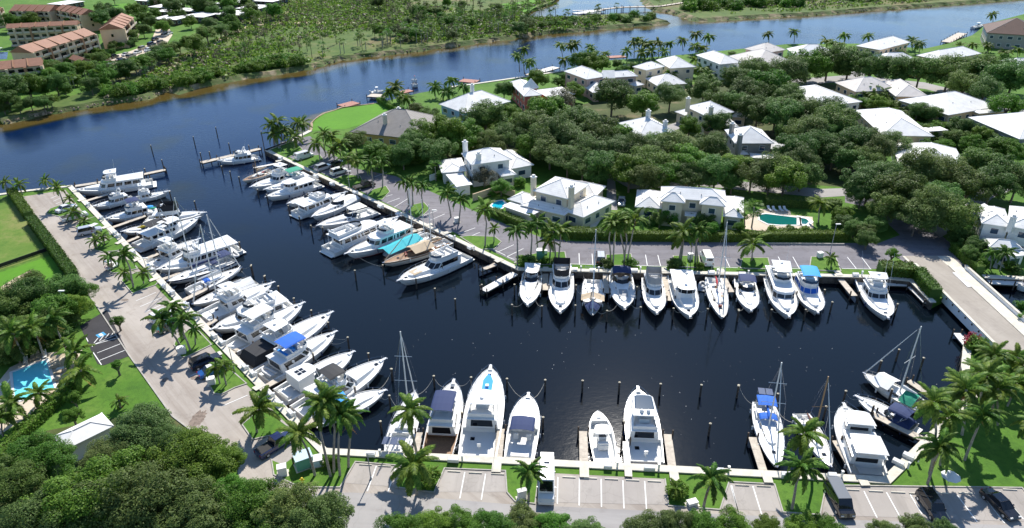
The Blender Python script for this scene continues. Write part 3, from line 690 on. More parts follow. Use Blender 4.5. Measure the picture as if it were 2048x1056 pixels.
        def bil(p0, p1, q0, q1, u, vv):
            e = [p0[i] + (p1[i] - p0[i]) * u for i in (0, 1)]; f = [q0[i] + (q1[i] - q0[i]) * u for i in (0, 1)]
            return Vector((e[0] + (f[0] - e[0]) * vv, e[1] + (f[1] - e[1]) * vv, z0 + (z1 - z0) * vv))
        def pane(nm, p0, p1, q0, q1, u0, u1, v0, v1):
            q = [bil(p0, p1, q0, q1, u, vv) for u, vv in ((u0, v0), (u1, v0), (u1, v1), (u0, v1))]
            nn = (q[1] - q[0]).cross(q[3] - q[0]).normalized() * .018
            MB().add([p + nn for p in q] + [p - nn * .3 for p in q], [(0, 1, 2, 3), (0, 4, 5, 1), (1, 5, 6, 2), (2, 6, 7, 3), (3, 7, 4, 0)]).build(nm, glass, o)
        for u0, u1 in sides:
            for sg in (0, 1):
                if sg == 0: p0, p1, q0, q1 = A[0], A[2], Bq[0], Bq[2]; a, c2 = u0, u1
                else: p0, p1, q0, q1 = A[n - 3], A[n - 1], Bq[n - 3], Bq[n - 1]; a, c2 = 1 - u1, 1 - u0
                pane('side_window', p0, p1, q0, q1, a, c2, *v)
        if shield:
            for i in range(2, n - 3): pane('windshield', A[i], A[i + 1], Bq[i], Bq[i + 1], .05, .95, *v)
        if aft: pane('aft_window', A[n - 1], A[0], Bq[n - 1], Bq[0], .15, .85, max(.1, v[0] - .2), v[1])
        s.lt = Bq; return o
    def slabtop(s, name, x0, x1, w0, w1, nose, z, th=.10, m='gelcoat', parent=None):
        A = s.plan(x0, x1, w0, w1, nose); In = [((x0 + x1) / 2 + (p[0] - (x0 + x1) / 2) * .9, p[1] * .88) for p in A]
        b = MB(); b.loft([[(p[0], p[1], z) for p in A], [(p[0], p[1], z + th * .6) for p in A], [(p[0], p[1], z + th) for p in In]])
        return b.build(name, m, parent or s.root)
    def posts(s, name, pts, r=.035, m='gelcoat', parent=None):
        for a, c in pts: MB().tube([a, c], r, 5).build(name, m, parent or s.root)
    def fly(s, x0, x1, w, z, h=.65, m='gelcoat', shield='glass', seats='canvas_white', nose=None, sole='deck_white'):
        nose = nose or (x1 - x0) * .25
        A = s.plan(x0, x1, w, w * .86, nose); n = len(A); f = .93
        In = [((x0 + x1) / 2 + (p[0] - (x0 + x1) / 2) * (1 - .25 / (x1 - x0)), p[1] * f) for p in A]
        b = MB(); b.loft([[(p[0], p[1], z) for p in A], [(p[0] + (.12 if p[0] > x1 - nose - .1 else 0), p[1] * 1.02, z + h) for p in A], [(p[0], p[1], z + h) for p in In], [(p[0], p[1], z + .06) for p in In]], caps=(False, False))
        o = b.build('flybridge', m, s.root)
        MB().add([(p[0], p[1], z + .06) for p in In], [tuple(range(n))]).build('bridge_sole', sole, o)
        MB().box((x1 - nose - .5, 0, z + .5), (.6, w * .5, .9)).build('helm_console', 'gelcoat', o)
        MB().box((x1 - nose - 1.35, 0, z + .35), (.5, w * .42, .6)).box((x1 - nose - 1.58, 0, z + .8), (.1, w * .42, .4)).build('helm_seat', seats, o)
        if x1 - x0 > 3: MB().box((x0 + .45, 0, z + .28), (.55, w * .75, .42)).build('bench_seat', seats, o)
        if shield:
            g = MB()
            for i in range(2, n - 3): g.add([(A[i][0] + .12, A[i][1] * 1.0, z + h), (A[i + 1][0] + .12, A[i + 1][1], z + h), (A[i + 1][0] - .12, A[i + 1][1] * .96, z + h + .38), (A[i][0] - .12, A[i][1] * .96, z + h + .38)], [(0, 1, 2, 3)])
            g.build('bridge_windscreen', shield, o)
        return o
    def canvas(s, x0, x1, w, z, m, arc=.22, frame=True, zb=None, name='bimini'):
        rows = []
        for k in range(4):
            u = k / 3; x = x0 + (x1 - x0) * u; zz = z + .10 * math.sin(math.pi * u)
            rows.append([(x, w / 2 * math.sin(a), zz + arc * (math.cos(a) - 1)) for a in [math.pi / 2 * (-1 + 2 * i / 6) for i in range(7)]])
        b = MB(); b.loft(rows, caps=(False, False), closed=False); b.loft([[(p[0], p[1], p[2] - .03) for p in r] for r in rows], caps=(False, False), closed=False)
        o = b.build(name, m, s.root)
        if frame:
            zb = zb if zb is not None else z - 1.5; xm = (x0 + x1) / 2
            for sg in (-1, 1):
                for xx in (x0 + .1, x1 - .1): MB().tube([(xm, sg * w / 2, zb), (xx, sg * w / 2 * .99, z - arc)], .02, 4).build('frame', 'steel', o)
        return o
    def rail(s, t0=.55, t1=.985, h=.6, m='steel'):
        b = MB(); L = s.L
        for sg in (1, -1):
            pts = [(t * L, sg * max(.05, s.hb(t) - .08), s.sz(t) + h) for t in [t0 + (t1 - t0) * i / 9 for i in range(10)]]
            b.tube([(pts[0][0] - .3, pts[0][1], pts[0][2] - h)] + pts, .022, 4)
            for p in pts[1::2]: b.tube([(p[0], p[1], p[2] - h), p], .018, 4)
        p = (t1 * L, 0, s.sz(t1) + h); b.tube([(t1 * L, s.hb(t1) - .05, s.sz(t1) + h), (t1 * L + .25, 0, s.sz(t1) + h), (t1 * L, -s.hb(t1) + .05, s.sz(t1) + h)], .022, 4)
        return b.build('bow_rail', m, s.root)
    def pulpit(s, ln=1.0):
        L = s.L; z = s.fb; MB().prism([(L - .9, -.32), (L + ln * .5, -.16), (L + ln * .5, .16), (L - .9, .32)], z - .06, z + .06).build('bow_pulpit', 'gelcoat', s.root)
        MB().tube([(L + .1, 0, z + .1), (L + ln * .5 + .15, 0, z - .1)], .05, 5).box((L + ln * .5 + .1, 0, z - .15), (.15, .4, .1)).build('anchor', 'steel', s.root)
    def hatch(s, x, y=0, sz=.55, z=None, m='glass'):
        z = s.sz(x / s.L) - .03 if z is None else z; MB().box((x, y, z + .03), (sz, sz, .06)).build('deck_hatch', m, s.root)
    def trunk(s, x0, x1, h=.35, wf=.62, m='gelcoat'):
        t0, t1 = x0 / s.L, x1 / s.L
        return s.cabin('trunk_cabin', x0, x1, s.hb(t0) * 2 * wf, s.hb(t1) * 2 * wf + .25, (x1 - x0) * .28, s.sz(t0) - .12, s.sz(t1) + h - .15, .35, 0, .82, m, shield=False)
    def cushion(s, x0, x1, w, z, m='canvas_white'): MB().box(((x0 + x1) / 2, 0, z + .06), (x1 - x0, w, .14)).build('sun_pad', m, s.root)
    def radar(s, x, z, y=0): MB().cyl((x, y, z), .30, .20, 10, .27).ball((x, y, z + .2), .27, .27, .08, 10, 2, 0.0).build('radar_dome', 'gelcoat', s.root)
    def dome(s, x, z, y=0, r=.28): MB().cyl((x, y, z), r * .8, .12, 10, r).ball((x, y, z + .12), r, r, r, 10, 4, 0.0).build('satellite_dome', 'gelcoat', s.root)
    def antenna(s, x, y, z, h=4.0, lean=-.5, m='gelcoat'): MB().tube([(x, y, z), (x + lean, y, z + h)], .028, 4, .012).build('antenna', m, s.root)
    def chair(s, x, z): MB().cyl((x, 0, z), .07, .5, 6).box((x, 0, z + .55), (.5, .55, .1)).box((x - .25, 0, z + .85), (.08, .5, .5)).build('fighting_chair', 'gelcoat', s.root)
    def outriggers(s, x, z, ln=8):
        for sg in (1, -1): MB().tube([(x, sg * s.B * .40, z), (x - ln * .55, sg * (s.B * .40 + ln * .10), z + ln * .75)], .03, 4, .012).build('outrigger', 'alu', s.root)
    def tower(s, x, z, h=3.0, w=1.6):
        b = MB()
        for sx in (-.9, .9):
            for sg in (-1, 1): b.tube([(x + sx * 1.2, sg * w * .8, z), (x + sx * .5, sg * w * .3, z + h)], .035, 5)
        for q in (.35, .7): b.tube([(x - 1.0 * (1 - q * .55), -w * (.8 - .5 * q), z + h * q), (x - 1.0 * (1 - q * .55), w * (.8 - .5 * q), z + h * q)], .03, 4)
        o = b.build('tuna_tower', 'alu', s.root)
        MB().box((x, 0, z + h), (1.3, 1.2, .07)).build('tower_platform', 'gelcoat', o); MB().box((x - .1, 0, z + h + 1.0), (1.1, 1.2, .06)).build('tower_top', 'canvas_white', o)
        MB().tube([(x - .5, .5, z + h), (x - .5, .5, z + h + 1)], .025, 4).tube([(x - .5, -.5, z + h), (x - .5, -.5, z + h + 1)], .025, 4).tube([(x + .4, -.5, z + h), (x + .4, -.5, z + h + 1)], .025, 4).tube([(x + .4, .5, z + h), (x + .4, .5, z + h + 1)], .025, 4).build('tower_post', 'alu', o)
    def dinghy(s, x, y, z, rz=math.pi / 2, ln=2.8, label='grey inflatable tender carried on the boat'):
        pts = [(-ln / 2, .55, .2), (ln * .2, .55, .2), (ln * .42, .3, .28), (ln * .5, 0, .32), (ln * .42, -.3, .28), (ln * .2, -.55, .2), (-ln / 2, -.55, .2)]
        ca, sa = math.cos(rz), math.sin(rz); tr = lambda p: (x + ca * p[0] - sa * p[1], y + sa * p[0] + ca * p[1], z + p[2])
        b = MB(); b.tube([tr(p) for p in pts], .21, 7); b.add([tr(p) for p in [(-ln / 2, .5, .1), (ln * .25, .5, .1), (ln * .42, 0, .15), (ln * .25, -.5, .1), (-ln / 2, -.5, .1)]], [(0, 1, 2, 3, 4)])
        o = b.build('tender', 'hypalon', s.root, True); return o

def sportfish(label, stern, bow, tower=False, hard='gelcoat', encl=None, rig=True, **k):
    s = Boat('sportfishing_boat', label, stern, bow, tc=.30, **k); L, B = s.L, s.B; zd = s.sz(.42) - .1; q = L / 17
    s.trunk(L * .56, L * .84, .30 * q)
    h = 1.75 * q ** .5
    s.cabin('deckhouse', L * .30, L * .63, B * .80, B * .70, L * .06, zd - .25, zd + h, 1.5 * q, 0, .88, sides=[(.22, .56), (.60, .92)], v=(.42, .80), shield=k.get('sh', True), aft=True)
    zf = zd + h + .05
    s.slabtop('bridge_deck', L * .27, L * .56, B * .76, B * .62, L * .06, zf - .06, .10)
    s.fly(L * .29, L * .535, B * .66, zf, .7 * q ** .5, shield=None)
    zt = zf + 2.05
    if hard:
        s.slabtop('hardtop', L * .31, L * .49, B * .62, B * .54, L * .03, zt, .12, hard)
        s.posts('hardtop_post', [((L * .33, sg * B * .29, zf + .4), (L * .34, sg * B * .27, zt)) for sg in (1, -1)] + [((L * .49, sg * B * .27, zf + .4), (L * .465, sg * B * .25, zt)) for sg in (1, -1)], .035, 'alu')
        s.radar(L * .38, zt + .12); s.antenna(L * .36, B * .22, zt + .1, 4, -.8)
        if encl:
            A = s.plan(L * .34, L * .50, B * .60, B * .52, L * .05); b = MB()
            b.loft([[(p[0] + .15, p[1], zf + .72) for p in A[1:-1]], [(p[0], p[1] * .96, zt) for p in A[1:-1]]], caps=(False, False), closed=False); b.build('bridge_enclosure', encl, s.root)
    if tower: s.tower(L * .40, zt, 3.0)
    if rig: s.outriggers(L * .45, zd + 1.2, L * .5)
    s.chair(L * .12, s.zsole); s.hatch(L * .22, B * .2, .6, s.zsole); s.hatch(L * .9); s.pulpit(); s.rail(.62)
    return s
def flybridge(label, stern, bow, top=None, arch=True, encl=None, house=(.18, .66), trunkc=True, tend=False, flyx=(.26, .58), seat='canvas_white', roofm='gelcoat', name='flybridge_cruiser', pad=None, sports=False, bim_x=None, glass='glass', **k):
    s = Boat(name, label, stern, bow, tc=k.pop('tc', house[0] + .02), **k); L, B = s.L, s.B; q = L / 16; zd = s.sz(.4) - .1; h = 1.75 * q ** .5
    if trunkc: s.trunk(L * .60, L * .88, .42 * q)
    s.cabin('deckhouse', L * house[0], L * house[1], B * .84, B * .74, L * .10, zd - .2, zd + h, (2.4 if sports else 1.4) * q, -.2, .86, sides=[(.06, .32), (.36, .62), (.66, .96)] if not sports else [(.15, .95)], v=(.42, .84), aft=True, glass=glass)
    zf = zd + h + .04; x0, x1 = L * flyx[0], L * flyx[1]
    s.slabtop('bridge_deck', L * (house[0] - .02), x1 - .1, B * .80, B * .64, L * .07, zf - .08, .11, roofm)
    s.fly(x0, x1, B * .70, zf, .7 * q ** .5, seats=seat, shield='glass_blue')
    if arch:
        xa = x0 + .1 * L; b = MB()
        b.tube([(xa, B * .36, zf + .3), (xa - .5, B * .33, zf + 1.35), (xa - .6, B * .22, zf + 1.55), (xa - .6, -B * .22, zf + 1.55), (xa - .5, -B * .33, zf + 1.35), (xa, -B * .36, zf + .3)], .11, 5); b.build('radar_arch', 'gelcoat', s.root)
        s.radar(xa - .6, zf + 1.62); s.antenna(xa - .5, B * .3, zf + 1.4, 3, -.8)
    if top:
        a, b_ = bim_x or (x0 + .2, x1 - .5); s.canvas(a, b_, B * .66, zf + 2.15, top, zb=zf + .6)
    if encl:
        A = s.plan(x0 + .1, x1, B * .68, B * .58, L * .05); b = MB()
        b.loft([[(p[0] + .1, p[1], zf + .6) for p in A], [(p[0], p[1] * .94, zf + 1.95) for p in A]], caps=(False, False)); b.build('bridge_enclosure', encl, s.root)
    if tend: s.dinghy(L * .08, 0, s.fs + .1)
    if pad: s.cushion(L * .70, L * .82, B * .36, s.sz(.76) + .35 * q, pad)
    s.hatch(L * .90); s.pulpit(.8); s.rail(.48)
    return s
def motoryacht(label, stern, bow, roof=(.10, .70), fly=(.36, .60), top=None, wins=5, aftdeck=True, hardtop=False, tend=False, hull='gelcoat', up2=True, **k):
    s = Boat('motor_yacht', label, stern, bow, tc=k.pop('tc', .10), hull=hull, **k); L, B = s.L, s.B; q = L / 18; zd = s.sz(.4) - .1; h = 2.0 * q ** .4
    s.trunk(L * .66, L * .90, .45 * q)
    u = [(.04 + .94 * i / wins, .04 + .94 * (i + .82) / wins) for i in range(wins)]
    s.cabin('deckhouse', L * .14, L * .72, B * .84, B * .76, L * .08, zd - .25, zd + h, 1.1 * q, 0, .93, sides=u, v=(.45, .82), aft=True)
    zf = zd + h + .05; s.slabtop('boat_deck', L * roof[0], L * roof[1], B * .90, B * .72, L * .06, zf - .07, .12)
    s.fly(L * fly[0], L * fly[1], B * .66, zf + .05, .75)
    if aftdeck: s.posts('deck_post', [((L * roof[0] + .3, sg * B * .40, s.fs), (L * roof[0] + .3, sg * B * .40, zf)) for sg in (1, -1)], .05)
    zt = zf + 2.1
    if hardtop:
        s.slabtop('hardtop', L * (fly[0] - .02), L * (fly[1] - .03), B * .66, B * .56, L * .03, zt, .12); s.posts('hardtop_post', [((L * x, sg * B * .31, zf + .5), (L * x, sg * B * .29, zt)) for x in (fly[0] + .01, fly[1] - .06) for sg in (1, -1)], .045)
        s.radar(L * (fly[0] + .05), zt + .12); s.antenna(L * fly[0], B * .2, zt, 3.5)
    else:
        MB().tube([(L * fly[0], B * .3, zf), (L * fly[0] - .3, B * .28, zf + 1.4), (L * fly[0] - .3, -B * .28, zf + 1.4), (L * fly[0], -B * .3, zf)], .09, 5).build('radar_arch', 'gelcoat', s.root); s.radar(L * fly[0] - .3, zf + 1.5)
    if top: s.canvas(L * fly[0] + .2, L * fly[1] - .6, B * .64, zf + 2.2, top, zb=zf + .6)
    if tend: s.dinghy(L * (roof[0] + .10), 0, zf + .05)
    b = MB()
    for sg in (1, -1): b.tube([(L * roof[0] + .2, sg * B * .42, zf + .75), (L * fly[0], sg * B * .42, zf + .75)], .025, 4)
    b.build('boat_deck_rail', 'steel', s.root); s.hatch(L * .92); s.pulpit(); s.rail(.35)
    return s
def express(label, stern, bow, top=None, hard=None, arch=True, cover=None, tc=.42, pad=None, topx=None, roofholes=0, encl=None, **k):
    s = Boat('express_cruiser', label, stern, bow, tc=tc, **k); L, B = s.L, s.B; q = L / 13; zd = s.sz(.5) - .08
    x0 = L * tc
    o = s.cabin('raised_foredeck', x0, L * .90, s.hb(tc) * 1.62, s.hb(.86) * 1.1 + .3, L * .22, zd - .15, zd + .55 * q, .5, 0, .80, shield=False, sides=[(.25, .42), (.5, .64)], v=(.35, .75))
    zt = zd + .55 * q; A = s.plan(x0 - .9, x0 + L * .13, s.hb(tc) * 1.66, s.hb(tc) * 1.35, L * .10)[1:-1]; g = MB()
    g.loft([[(p[0], p[1], zt - .25) for p in A], [(p[0] - .75, p[1] * .86, zt + .62) for p in A]], caps=(False, False), closed=False); g.build('windshield', 'glass', s.root)
    MB().box((x0 - .5, B * .18, zt - .1), (.6, B * .3, .8)).build('helm_console', 'gelcoat', s.root)
    for y in (-.2, .2): MB().box((x0 - 1.6, y * B, s.zsole + .55), (.55, .6, .6)).box((x0 - 1.85, y * B, s.zsole + 1.05), (.12, .6, .5)).build('helm_seat', 'canvas_white', s.root)
    MB().box((.75, 0, s.zsole + .3), (.7, B * .55, .5)).build('bench_seat', 'canvas_white', s.root)
    zr = zt + 1.15
    if arch: MB().tube([(x0 - 2.2, B * .43, s.sz(.2)), (x0 - 2.7, B * .38, zr - .2), (x0 - 2.75, B * .28, zr), (x0 - 2.75, -B * .28, zr), (x0 - 2.7, -B * .38, zr - .2), (x0 - 2.2, -B * .43, s.sz(.2))], .10, 5).build('radar_arch', 'gelcoat', s.root); s.radar(x0 - 2.75, zr + .06)
    if top: a, b_ = topx or (x0 - 2.7, x0 + .1); s.canvas(a, b_, B * .74, zr + .45, top, .3, zb=s.sz(.3))
    if hard:
        s.slabtop('hardtop', x0 - 3.2 * q, x0 + .5, B * .76, B * .62, L * .05, zr + .2, .12, hard)
        s.posts('hardtop_post', [((x0 - 2.9 * q, sg * B * .40, s.sz(.2)), (x0 - 2.9 * q, sg * B * .35, zr + .2)) for sg in (1, -1)] + [((x0 + .3, sg * B * .3, zt + .2), (x0 + .1, sg * B * .28, zr + .2)) for sg in (1, -1)], .05)
        for i in range(roofholes): MB().box((x0 - 2.2 + (i % 2) * .75, (-.4 if i < 2 else .4), zr + .335), (.62, .62, .04)).build('roof_hatch', 'glass', s.root)
    if encl:
        A = s.plan(x0 - 3.2 * q, x0 - .2, B * .78, B * .72, .3); b = MB(); b.loft([[(p[0], p[1], s.sz(.2)) for p in A], [(p[0], p[1] * .92, zr + .2) for p in A]], caps=(False, False)); b.build('cockpit_enclosure', encl, s.root)
    if cover:
        b = MB(); rows = []
        for i in range(8):
            t = .02 + (tc + .03) * i / 7; w_ = s.hb(t) + .03; zc = s.sz(t) + .9 * math.sin(math.pi * min(1, .25 + .75 * i / 7)); rows.append([(t * L, w_, s.sz(t)), (t * L, w_ * .6, zc - .15), (t * L, 0, zc), (t * L, -w_ * .6, zc - .15), (t * L, -w_, s.sz(t))])
        b.loft(rows, closed=False, caps=(False, False)); b.build('cockpit_cover', cover, s.root)
    if pad: s.cushion(L * .60, L * .76, B * .34, zt - .05, pad)
    s.hatch(L * .80, 0, .55, zt - .12); s.pulpit(.7); s.rail(.45, .985, .5)
    return s
def trawler(label, stern, bow, top=None, mast=True, wins=4, roofm='gelcoat', pilot=(.46, .66), saloon=(.16, .60), pilotroof='gelcoat', **k):
    s = Boat('trawler_yacht', label, stern, bow, tc=k.pop('tc', .15), fs=k.pop('fs', None), **k); L, B = s.L, s.B; q = L / 14; zd = s.sz(.4) - .1; h = 1.65 * q ** .5
    s.trunk(L * .62, L * .86, .40 * q)
    s.cabin('saloon', L * saloon[0], L * saloon[1], B * .78, B * .74, L * .03, zd - .2, zd + h, .2, 0, .93, sides=[(.05 + .92 * i / wins, .05 + .92 * (i + .8) / wins) for i in range(wins)], v=(.48, .84), shield=False, aft=True)
    s.slabtop('saloon_roof', L * (saloon[0] - .05), L * saloon[1], B * .86, B * .80, L * .03, zd + h, .10, roofm)
    s.cabin('pilothouse', L * pilot[0], L * pilot[1], B * .70, B * .62, L * .05, zd - .1, zd + h + .9 * q, .55, .1, .90, sides=[(.15, .50), (.55, .92)], v=(.66, .90), aft=True)
    zt = zd + h + .9 * q; s.slabtop('pilothouse_roof', L * pilot[0] - .3, L * pilot[1] + .1, B * .74, B * .64, L * .05, zt, .10, pilotroof)
    if mast:
        MB().tube([(L * pilot[0], 0, zd + h), (L * pilot[0] - .4, 0, zt + 3.5)], .07, 6, .04).tube([(L * pilot[0] - .3, -.7, zt + 2.2), (L * pilot[0] - .3, .7, zt + 2.2)], .03, 4).build('signal_mast', 'mastwhite', s.root); s.radar(L * pilot[0] - .1, zt + 1.6)
    if top: s.canvas(L * (saloon[0] + .02), L * (pilot[0] - .01), B * .68, zd + h + 1.9, top, zb=zd + h)
    s.hatch(L * .88); s.pulpit(.8); s.rail(.2, .985, .7)
    return s
def centre_console(label, stern, bow, top='canvas_white', engines=3, open_top=True, **k):
    s = Boat('centre_console_boat', label, stern, bow, tc=.80, fs=.9, fb=1.55, swim=False, **k); L, B = s.L, s.B; z = s.zsole
    o = MB().prism([(L * .40, -B * .16), (L * .55, -B * .14), (L * .55, B * .14), (L * .40, B * .16)], z, z + 1.25).build('console', 'gelcoat', s.root)
    MB().box((L * .51, 0, z + 1.4), (.06, B * .30, .4)).build('windscreen', 'glass', o); MB().box((L * .45, 0, z + 1.27), (.6, B * .28, .06)).build('dashboard', 'hull_dark', o)
    MB().box((L * .32, 0, z + .55), (.9, B * .4, .8)).box((L * .29, 0, z + 1.1), (.12, B * .4, .4)).build('leaning_post', 'canvas_white', s.root)
    if top:
        s.slabtop('t_top', L * .36, L * .57, B * .62, B * .55, .3, z + 2.25, .08, top); s.posts('t_top_post', [((L * x, sg * B * .2, z), (L * x, sg * B * .24, z + 2.25)) for x in (.40, .53) for sg in (1, -1)], .03, 'alu')
    MB().prism([(L * .60, -B * .30), (L * .78, -B * .16), (L * .78, B * .16), (L * .60, B * .30)], z, z + .42).build('bow_seat', 'canvas_white', s.root)
    MB().box((.45, 0, z + .3), (.6, B * .8, .5)).build('transom_seat', 'canvas_white', s.root)
    for i in range(engines):
        y = (i - (engines - 1) / 2) * .62; e = MB().loft([[(-.15, y - .2, .75), (-.75, y - .2, .75), (-.75, y + .2, .75), (-.15, y + .2, .75)], [(-.1, y - .24, 1.15), (-.85, y - .22, 1.1), (-.85, y + .22, 1.1), (-.1, y + .24, 1.15)], [(-.2, y - .17, 1.5), (-.7, y - .15, 1.42), (-.7, y + .15, 1.42), (-.2, y + .17, 1.5)]]).box((-.4, y, .3), (.2, .14, 1.0)).build('outboard_engine', 'engine_white', s.root)
    MB().box((L * .86, 0, s.sz(.86) - .02), (.5, .5, .06)).build('deck_hatch', 'deck_grey', s.root)
    return s
def sailboat(label, stern, bow, mast_px=None, mast_at=.58, mh=None, sail='canvas_white', dodger=None, bimini=None, awning=None, solar=0, mizzen=None, mcol='mastwhite', deckm='deck_white', hull='gelcoat', jib='canvas_white', cabin=(.34, .70), cabm='gelcoat', dinghy=False, centre=False, spread=2, arch=False, stripe=None, cover=None, pile=None, **k):
    s = Boat('sailboat', label, stern, bow, sail=True, hull=hull, tc=.30, deck=deckm, swim=False, over=.13, **k); L, B = s.L, s.B; zd = s.sz(.45) - .1
    x0, x1 = L * cabin[0], L * cabin[1]
    s.cabin('cabin_trunk', x0, x1, B * .60, B * .38, (x1 - x0) * .25, zd - .1, zd + .42, .35, .05, .86, cabm, sides=[(.08, .30), (.38, .58), (.66, .86)], v=(.35, .75), shield=False)
    for y in (.33, -.33): MB().box((L * .17, y * B, s.fs + .12), (L * .22, .22, .28)).build('cockpit_coaming', cabm, s.root)
    MB().cyl((L * .12, 0, s.zsole), .08, .8, 6).box((L * .12, 0, s.zsole + .85), (.08, .9, .9)).build('helm_wheel', 'steel', s.root)
    xm = L * mast_at; base = s.o + Vector((math.cos(s.rz) * xm, math.sin(s.rz) * xm, zd)); h = mh or (height_to(base, mast_px) if mast_px else L * 1.15)
    s.mh = h; zt = zd + h
    mt = MB().tube([(xm, 0, zd), (xm - .01 * h, 0, zt)], .12, 7, .085).build('mast', mcol, s.root)
    sp = MB()
    for i in range(spread):
        z = zd + h * (.40 + .30 * i) if spread == 2 else zd + h * .52
        sp.tube([(xm, -B * (.40 - .1 * i), z), (xm, B * (.40 - .1 * i), z)], .045, 4)
    sp.build('spreaders', mcol, mt)
    st = MB(); st.tube([(L * .99, 0, s.fb), (xm, 0, zt - .3)], .016, 3); st.tube([(.05 * L, 0, s.fs), (xm, 0, zt - .1)], .016, 3)
    for sg in (1, -1): st.tube([(xm - .2, sg * s.hb(mast_at), s.sz(mast_at)), (xm, sg * B * .38, zd + h * .45), (xm, 0, zt - .4)], .015, 3)
    st.build('rigging', 'steel', mt)
    if jib: MB().tube([(L * .97, 0, s.fb + .3), (xm + .05 * (L - xm), 0, zt - h * .07)], .11, 6, .04).build('furled_jib', jib, s.root)
    xb = max(L * .16, xm - .42 * L); zb = zd + 1.35
    bo = MB().tube([(xm - .1, 0, zb), (xb, 0, zb + .12)], .075, 6).build('boom', mcol, s.root)
    if sail: MB().loft([[(x, w_ * math.cos(a), zb + .16 + hh * math.sin(a) * .6) for a in [2 * math.pi * i / 7 for i in range(7)]] for x, w_, hh in ((xm - .12, .16, .5), (xm - .4, .24, .62), ((xm + xb) / 2, .20, .42), (xb, .10, .2))]).build('sail_cover', sail, bo)
    if dodger: s.canvas(L * .27, L * .37, B * .62, zd + 1.25, dodger, .35, zb=zd, name='dodger')
    if bimini: s.canvas(L * .05, L * .22, B * .66, s.fs + 2.0, bimini, .18, zb=s.fs)
    if awning:
        for (a, b_, c) in awning:
            rows = [[(L * (a + (b_ - a) * u), w_ * B * .5, zb + .35 - abs(w_) * .75 + .05 * math.sin(9 * u)) for w_ in (-1, -.5, 0, .5, 1)] for u in (0, .33, .66, 1)]
            MB().loft(rows, caps=(False, False), closed=False).build('awning', c, s.root)
    if cover:
        rows = []
        for i in range(9):
            t = cover[0] + (cover[1] - cover[0]) * i / 8; w_ = s.hb(t); z = s.sz(t); zc = zd + 1.3 + .05 * math.sin(5 * i); rows.append([(t * L, w_, z + .15), (t * L, w_ * .5, (z + zc) / 2 + .15), (t * L, 0, zc), (t * L, -w_ * .5, (z + zc) / 2 + .15), (t * L, -w_, z + .15)])
        MB().loft(rows, caps=(False, False), closed=False).build('canvas_cover', cover[2], s.root)
    for i in range(solar): MB().box((L * -.005, (i - (solar - 1) / 2) * 1.05, s.fs + 2.05), (1.45, .95, .05)).build('solar_panel', 'solar', s.root)
    if solar or arch: s.posts('stern_arch', [((.3, sg * B * .28, s.fs), (.0, sg * B * .28, s.fs + 2.0)) for sg in (1, -1)] + [((0, -B * .28, s.fs + 2), (0, B * .28, s.fs + 2))], .03, 'steel')
    if mizzen:
        xz = L * mizzen; hz = h * .72; MB().tube([(xz, 0, s.fs), (xz, 0, s.fs + hz)], .09, 6, .06).tube([(xz, -.5, s.fs + hz * .6), (xz, .5, s.fs + hz * .6)], .035, 4).build('mizzen_mast', mcol, s.root)
    if dinghy: s.dinghy(-.5, 0, s.fs + .5)
    if stripe:
        b = MB()
        for sg in (1, -1): b.loft([[(t * L, sg * (s.hb(t) + .012), s.sz(t) - .05), (t * L - .02 * L * t ** 4, sg * (s.hb(t) * (1 - .02 * t) + .015), s.sz(t) - .32)] for t in [i / 14 for i in range(15)]], caps=(False, False), closed=False)
        b.build('sheer_stripe', stripe, s.hull)
    if pile:
        rnd = random.Random(pile)
        for i in range(9):
            t = rnd.uniform(.1, .8); MB().box((t * L, rnd.uniform(-.5, .5) * s.hb(t), s.sz(t) + .15), (rnd.uniform(.3, .9), rnd.uniform(.2, .6), rnd.uniform(.2, .45)), rnd.uniform(0, 3)).build('deck_gear', rnd.choice(['teak', 'canvas_tan', 'hull_dark', 'canvas_grey', 'boot_red']), s.root)
    b = MB()
    for sg in (1, -1):
        pts = [(t * L, sg * max(.05, s.hb(t) - .06), s.sz(t) + .6) for t in [.04 + .94 * i / 11 for i in range(12)]]; b.tube(pts, .012, 3)
        for p in pts: b.tube([(p[0], p[1], p[2] - .6), p], .015, 3)
    b.build('lifelines', 'steel', s.root)
    s.hatch(L * .78, 0, .5); MB().box((L * .985, 0, s.fb + .02), (.5, .2, .08)).build('anchor_roller', 'steel', s.root)
    return s

def fenders(s, n=3):
    for i in range(n):
        t = .12 + .55 * i / max(1, n - 1)
        for sg in (1, -1):
            y = sg * (s.hb(t) + .12); z = s.sz(t); x = t * s.L
            f = MB().loft([[(x + r_ * math.cos(a), y + r_ * math.sin(a), zz) for a in [k * 1.047 for k in range(6)]] for r_, zz in ((.04, z - .12), (.13, z - .24), (.13, z - .78), (.04, z - .88))]).build('fender', 'canvas_navy' if hash_(s) % 3 == 0 else 'gelcoat', s.root)
            MB().tube([(x, sg * (s.hb(t) - .05), z + .03), (x, y, z - .12)], .02, 3).build('fender_line', 'rope', f)
def hash_(s): return int(abs(s.o.x) * 7)
def o_(x0, y0, sc): return lambda a, b: (x0 + a / sc, y0 + b / sc)
z7 = o_(140, 320, 3.3); r2 = o_(350, 520, 3.107); z5 = o_(400, 220, 2.78); u6 = o_(980, 440, 4.096); u7 = o_(1400, 340, 2.64); b3 = o_(700, 680, 2.81); b4 = o_(1100, 740, 3.34); b5 = o_(1450, 640, 2.538)
BO = {}
GL, GE, GN, GS = 'boats along the west quay', 'boats along the diagonal east quay', 'boats moored bow out below the dark parking lot', 'boats along the near quay'
